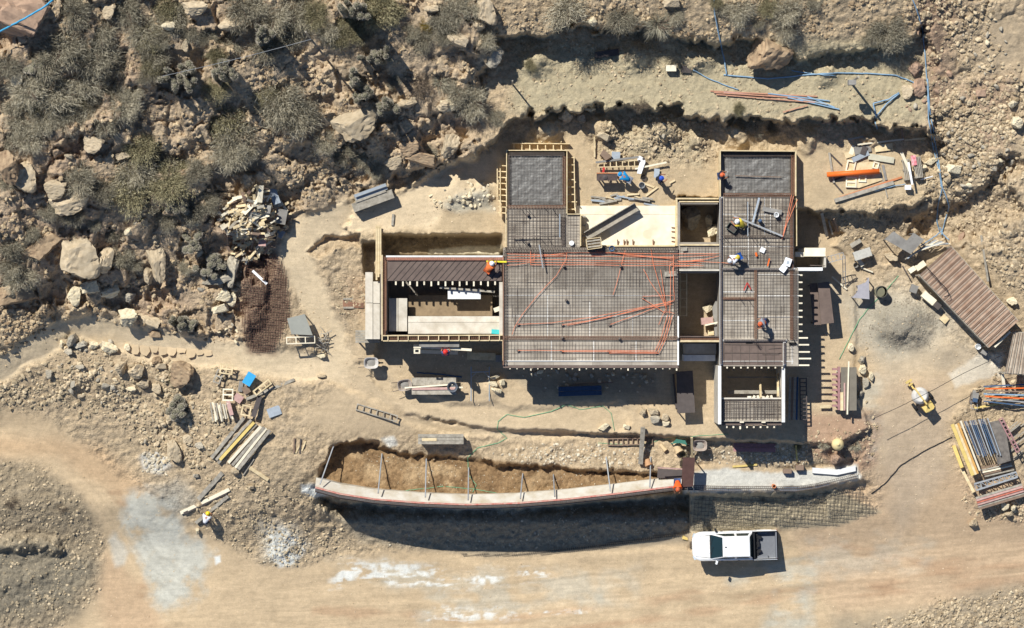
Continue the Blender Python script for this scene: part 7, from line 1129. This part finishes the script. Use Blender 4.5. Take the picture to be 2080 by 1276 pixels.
for s_ in (-1, 1):
    y0 = lambda x, z: s_ * (.83 + (.66 - .83) * (z - 1.1) / .6)
    for xa, xb, xc, xd in ((-1.25, -.72, -.05, -.05), (.08, .08, .8, .95)): pane('side_window', [(xa, y0(0, 1.16), 1.16), (xb, y0(0, 1.62), 1.62), (xc, y0(0, 1.62), 1.62), (xd, y0(0, 1.16), 1.16)], k=.02)
    part(t, None, 'mirror', paint_w if s_ < 0 else trim, lambda b: (b.box((-1.22, s_ * 1.05, 1.12), (.12, .22, .16), s_ * .35), b.bar((-1.25, s_ * .93, 1.08), (-1.22, s_ * 1.02, 1.12), .05)))
    part(t, None, 'headlight', mat('headlight_glass', (190, 200, 206), .15, .1, 3, spec=.6), lambda b: b.box((-2.6, s_ * .72, .8), (.2, .26, .14), s_ * -.5)); part(t, None, 'tail_light', redp, lambda b: b.box((2.73, s_ * .9, .85), (.05, .1, .3)))
    part(t, None, 'bed_side', paint_w, lambda b: (b.box((1.93, s_ * .905, .78), (1.58, .09, .68)), b.box((1.93, s_ * .93, .7), (.95, .08, .4)))); part(t, None, 'bed_rail', trim, lambda b: b.box((1.93, s_ * .885, 1.135), (1.58, .05, .03)))
    for x in (-1.72, 1.78):
        w_ = part(t, None, 'wheel', blk, lambda b: b.lathe([(.22, -.11), (.35, -.12), (.38, -.06), (.38, .06), (.35, .12), (.22, .11)], (x, s_ * .84, .38), 26, (0, 1, 0))); mb = MB(); mb.lathe([(0, -.1), (.2, -.1), (.22, -.08), (.22, .08), (.2, .1), (0, .1)], (x, s_ * .84, .38), 14, (0, 1, 0)); mb.build('rim', steelgrey, w_)
    for x in (-.85, .25): part(t, None, 'door_handle', trim, lambda b: b.box((x, s_ * .965, .95), (.16, .03, .03)))
part(t, None, 'bed_floor', liner, lambda b: b.box((1.93, 0, .62), (1.56, 1.7, .05))); part(t, None, 'bed_front', trim, lambda b: b.box((1.17, 0, .85), (.07, 1.7, .56))); part(t, None, 'tailgate', liner, lambda b: b.box((2.68, 0, .85), (.08, 1.72, .5))); part(t, None, 'bumper', trim, lambda b: (b.box((2.76, 0, .55), (.12, 1.7, .16)),)); part(t, None, 'wheel_arch', liner, lambda b: (b.box((1.8, -.77, .74), (.7, .18, .2)),)); part(t, None, 'wheel_arch', liner, lambda b: (b.box((1.8, .77, .74), (.7, .18, .2)),))
part(t, None, 'roll_bar', trim, lambda b: (b.bar((1.25, -.84, 1.16), (1.25, .84, 1.16), .08), b.bar((1.25, -.84, .9), (1.25, -.84, 1.16), .07), b.bar((1.25, .84, .9), (1.25, .84, 1.16), .07))); part(t, None, 'cargo_net', trim, lambda b: [b.tube([(1.32 + .1 * math.sin(i * 1.9 + j), -.75 + .19 * i, .68 + .12 * abs(math.sin(i + j))) for i in range(9)], .05, 5) for j in range(3)])
part(t, None, 'grille', trim, lambda b: b.box((-2.745, 0, .64), (.03, .9, .14))); part(t, None, 'wiper', trim, lambda b: (b.bar((-1.56, .1, 1.135), (-1.42, .62, 1.25), .025), b.bar((-1.56, -.55, 1.135), (-1.42, -.02, 1.25), .025))); part(t, None, 'cowl', trim, lambda b: b.box((-1.58, 0, 1.115), (.1, 1.5, .03))); part(t, None, 'hood_gap', trim, lambda b: [b.bar((-2.55, s_ * .62, .985), (-1.62, s_ * .74, 1.105), .012, .02) for s_ in (-1, 1)]); part(t, None, 'hood_crease', MATS['white_car_paint'], lambda b: [b.bar((-2.5, s_ * .34, 1.0), (-1.65, s_ * .4, 1.115), .05, .03) for s_ in (-1, 1)]); part(t, None, 'antenna', trim, lambda b: b.bar((-.7, .0, 1.75), (-.6, .0, 1.78), .05)); part(t, None, 'steering_wheel', trim, lambda b: b.tube([(-.95 + .06 * math.cos(a * .6), -.36 + .17 * math.cos(a * .6), 1.15 + .16 * math.sin(a * .6)) for a in range(12)], .02, 5))
lone('tarp', 'dark crumpled cloth in the front of the pickup bed', 'cloth', blk, lambda b: [b.box((P(1534, 1104).x + .12 * math.sin(i * 2.1), P(1534, 1104).y - .62 + .16 * i, P(1534, 1104).z + .72 + .03 * (i % 3)), (.34 + .12 * (i % 2), .2, .14), .4 * i) for i in range(9)], (1534, 1104), P(1534, 1104).z + .65)

# ------------------------------------------------------------------ workers
POSE = {
 'stand': dict(pel=(0,0,.95), ch=(0,.03,1.32), nk=(0,.04,1.48), hd=(0,.07,1.64), sh=.19, shy=(.03,1.40), el=[(-.27,.1,1.14),(.27,.1,1.14)], wr=[(-.2,.33,1.02),(.2,.33,1.02)], kn=[(-.11,.06,.5),(.12,.02,.5)], an=[(-.13,.02,.09),(.14,-.04,.09)]),
 'bend': dict(pel=(0,-.2,.88), ch=(0,.18,1.06), nk=(0,.33,1.1), hd=(0,.47,1.08), sh=.2, shy=(.26,1.08), el=[(-.27,.36,.82),(.27,.36,.82)], wr=[(-.16,.5,.58),(.16,.5,.58)], kn=[(-.14,-.04,.48),(.14,-.06,.48)], an=[(-.16,-.08,.09),(.16,-.12,.09)]),
 'kneel': dict(pel=(0,-.22,.42), ch=(0,.04,.74), nk=(0,.16,.86), hd=(0,.27,.96), sh=.19, shy=(.1,.82), el=[(-.27,.26,.62),(.27,.26,.62)], wr=[(-.17,.5,.42),(.17,.5,.42)], kn=[(-.16,.18,.4),(.15,.2,.12)], an=[(-.16,.12,.09),(.15,-.26,.09)]),
 'walk': dict(pel=(0,-.05,.92), ch=(0,.08,1.27), nk=(0,.17,1.42), hd=(0,.26,1.55), sh=.19, shy=(.11,1.35), el=[(-.29,.12,1.08),(.29,.02,1.1)], wr=[(-.26,.36,.92),(.3,.18,.88)], kn=[(-.11,.2,.5),(.11,-.05,.48)], an=[(-.12,.16,.09),(.12,-.34,.14)])}
skin_m = mat('skin', (176, 124, 96), .6, .12, 8)
def skinned(name, verts, edges, rad, m, parent, root=0, sub=1):
    me_ = bpy.data.meshes.new(name); me_.from_pydata([tuple(v) for v in verts], edges, []); me_.materials.append(m); ob = bpy.data.objects.new(name, me_); COL.objects.link(ob); ob.parent = parent
    ob.modifiers.new('skin', 'SKIN')
    if not me_.skin_vertices: me_.skin_vertices.new()
    for i, r_ in enumerate(rad): d_ = me_.skin_vertices[0].data[i]; d_.radius = (r_, r_) if not isinstance(r_, tuple) else r_; d_.use_root = (i == root)
    s_ = ob.modifiers.new('smooth', 'SUBSURF'); s_.levels = sub; s_.render_levels = sub; ob.modifiers['skin'].use_smooth_shade = True; return ob
def person(label, at, z, face, pose, shirt, trousers, helmet, vest=None):
    t_ = T('person', label, 'worker', W(at[0], at[1], z), face); p = POSE[pose]; V_ = lambda k: Vector(p[k])
    pel, ch, nk, hd = V_('pel'), V_('ch'), V_('nk'), V_('hd'); sy, sz = p['shy']; fw = (hd - nk); fy = Vector((0, 1, -.25)).normalized()
    vs = [pel, pel.lerp(ch, .55), ch, nk, hd, hd + Vector((0, .02, .1))]; es = [(0, 1), (1, 2), (2, 3), (3, 4), (4, 5)]; rd = [.14, .13, .15, .058, .095, .075]
    def addv(v, par, r_): vs.append(Vector(v)); rd.append(r_); es.append((par, len(vs) - 1)); return len(vs) - 1
    addv(hd + Vector((0, .112, -.01)), 4, .016); addv(hd + Vector((-.098, 0, 0)), 4, .02); addv(hd + Vector((.098, 0, 0)), 4, .02); addv(hd + Vector((0, .07, -.09)), 4, .045)
    arms = []; lg = []
    for i, s_ in enumerate((-1, 1)):
        a = addv((s_ * p['sh'], sy, sz), 2, .065); e_ = addv(p['el'][i], a, .045); w_ = addv(p['wr'][i], e_, .03); d_ = (Vector(p['wr'][i]) - Vector(p['el'][i])).normalized(); sd = Vector((1, 0, 0)); kn_ = addv(Vector(p['wr'][i]) + d_ * .07, w_, .028)
        for f_, (o_, L_) in enumerate(((-.030, .075), (-.010, .085), (.010, .08), (.030, .062))): b0 = Vector(p['wr'][i]) + d_ * .085 + sd * o_; k1 = addv(b0, kn_, .010); k2 = addv(b0 + d_ * L_ * .55 + Vector((0, 0, -.008)), k1, .009); addv(b0 + d_ * L_ * .85 + Vector((0, 0, -.03)), k2, .008)
        th = addv(Vector(p['wr'][i]) + d_ * .035 - sd * s_ * .04, w_, .012); addv(Vector(p['wr'][i]) + d_ * .075 - sd * s_ * .058 + Vector((0, 0, -.015)), th, .009); arms.append((a, e_, w_))
        h_ = addv(pel + Vector((s_ * .095, 0, -.06)), 0, .088); k_ = addv(p['kn'][i], h_, .06); n_ = addv(p['an'][i], k_, .04); addv(Vector(p['an'][i]) + Vector((0, .15, -.04)), n_, .035); lg.append((h_, k_, n_))
    body_ = skinned('body', vs, es, rd, skin_m, t_)
    def wear(name, ids, edges, radii, m): skinned(name, [vs[i] for i in ids], edges, radii, m, t_)
    if shirt:
        wear('shirt', [0, 1, 2, arms[0][0], arms[0][1], arms[1][0], arms[1][1], 3], [(0, 1), (1, 2), (2, 3), (3, 4), (2, 5), (5, 6), (2, 7)], [.165, .165, .18, .085, .062, .085, .062, .075], shirt)
    if vest: wear('vest', [0, 1, 2, arms[0][0], arms[1][0]], [(0, 1), (1, 2), (2, 3), (2, 4)], [.175, .175, .192, .09, .09], vest)
    wear('trousers', [0, lg[0][0], lg[0][1], lg[0][2], lg[1][0], lg[1][1], lg[1][2]], [(0, 1), (1, 2), (2, 3), (0, 4), (4, 5), (5, 6)], [.16, .108, .08, .062, .108, .08, .062], trousers)
    for i in (0, 1): a = Vector(p['an'][i]); part(t_, None, 'boot', trim, lambda b: (b.box(a + Vector((0, .07, -.045)), (.1, .28, .09)), b.lathe([(.055, -.02), (.06, .1)], a, 8)))
    up = (Vector((0, -.02, 1)) if pose in ('stand', 'walk') else Vector((0, .35 if pose == 'kneel' else .75, 1))).normalized(); hc = hd + up * .015
    hl = part(t_, None, 'helmet', helmet, lambda b: (b.lathe([(.122, .0), (.125, .04), (.115, .09), (.085, .13), (.045, .152), (0, .158)], hc, 18, up), b.lathe([(.155, -.005), (.156, .008), (.12, .014)], hc + fy * .025, 18, up))); part(t_, None, 'hair', blk, lambda b: b.lathe([(.1, -.05), (.108, -.02), (.108, .0)], hc - fy * .012, 14, up))
    for s_ in (-1, 1): part(t_, None, 'eye', blk, lambda b: b.box(hd + Vector((s_ * .035, .088, .015)), (.02, .012, .01)))
    return t_
def cl(name, rgb): return mat(name, rgb, .85, .15, 7, objvar=0)
denim, navy, greyc, teal = cl('denim', (70, 84, 118)), cl('navy_cloth', (44, 48, 66)), cl('grey_cloth', (150, 152, 158)), cl('turquoise_shirt', (28, 140, 196)); hw_, hy, hr, hb_, ho = [mat(n_, c_, .35, .05, 3, spec=.5) for n_, c_ in (('white_helmet', (242, 242, 240)), ('yellow_helmet', (240, 214, 30)), ('red_helmet', (214, 50, 40)), ('blue_helmet', (44, 84, 190)), ('orange_helmet', (216, 104, 60)))]
ovest, wshirt, yshirt, bshirt = cl('orange_vest', (244, 130, 70)), cl('white_shirt', (240, 240, 242)), cl('yellow_vest', (222, 196, 70)), cl('blue_overall', (34, 84, 160))
gz = lambda x, y: G(x, y)
person('worker in a turquoise shirt bending beside the stained work table', (1272, 364), gz(1272, 364), R(60), 'bend', teal, greyc, mat('turquoise_helmet', (30, 140, 200), .4, .05, 3)); person('worker with a blue helmet standing by the grey crate sheet in the courtyard', (1338, 366), gz(1338, 366), R(-70), 'stand', navy, navy, hb_)
person('worker with orange helmet and dark clothes at the west edge of the eastern plastic sheet', (1460, 359), .1, R(-80), 'stand', navy, denim, ho); person('kneeling worker in an orange vest and white helmet on the brown deck', (994, 544), .99, R(-35), 'kneel', ovest, cl('rust_trousers', (190, 92, 50)), hw_, ovest)
person('worker with red helmet standing at the scaffold plank south of the western room', (906, 717), -.42, R(0), 'stand', denim, denim, hr, cl('red_vest', (226, 80, 56))); person('worker in blue overall and yellow vest bending on the east wing beside the wire ring', (1494, 524), 1.06, R(115), 'bend', wshirt, bshirt, hw_, yshirt)
person('worker in yellow crouching behind the open grey tool crate', (1503, 456), 1.06, R(60), 'kneel', yshirt, cl('tan_trousers', (150, 130, 90)), hw_); person('worker in an orange vest casting a long shadow on the east wing', (1548, 655), 1.06, R(110), 'walk', greyc, denim, ho, ovest)
person('worker in white shirt and yellow helmet lifting a loose plank near the dirt road', (421, 1055), gz(421, 1055), R(-20), 'bend', wshirt, cl('dark_trousers', (60, 58, 60)), hy); person('worker in bright orange kneeling on the top of the retaining wall', (1375, 983), -2.7, R(180), 'kneel', cl('bright_orange', (240, 100, 40)), denim, ho, MATS['bright_orange'])
# road pebbles, last
rubble('road_pebbles', [([(0,830),(300,1000),(640,1130),(1400,1090),(2080,1060),(2080,1200),(1500,1290),(200,1290)], 3600, .6, 2.0, 4, 1), ([(600,430),(900,400),(1000,480),(1000,880),(620,860)], 1300, .6, 2.2, 3.5, 1), ([(1640,540),(1960,560),(1960,1000),(1790,1040),(1640,880)], 1700, .6, 2.2, 3.5, 1), ([(1170,270),(1460,290),(1460,400),(1170,420)], 300, .6, 2.2, 3, 1)], rubble_mat('road_pebble', (168, 146, 114), (226, 206, 172)), 29, 1, 0)
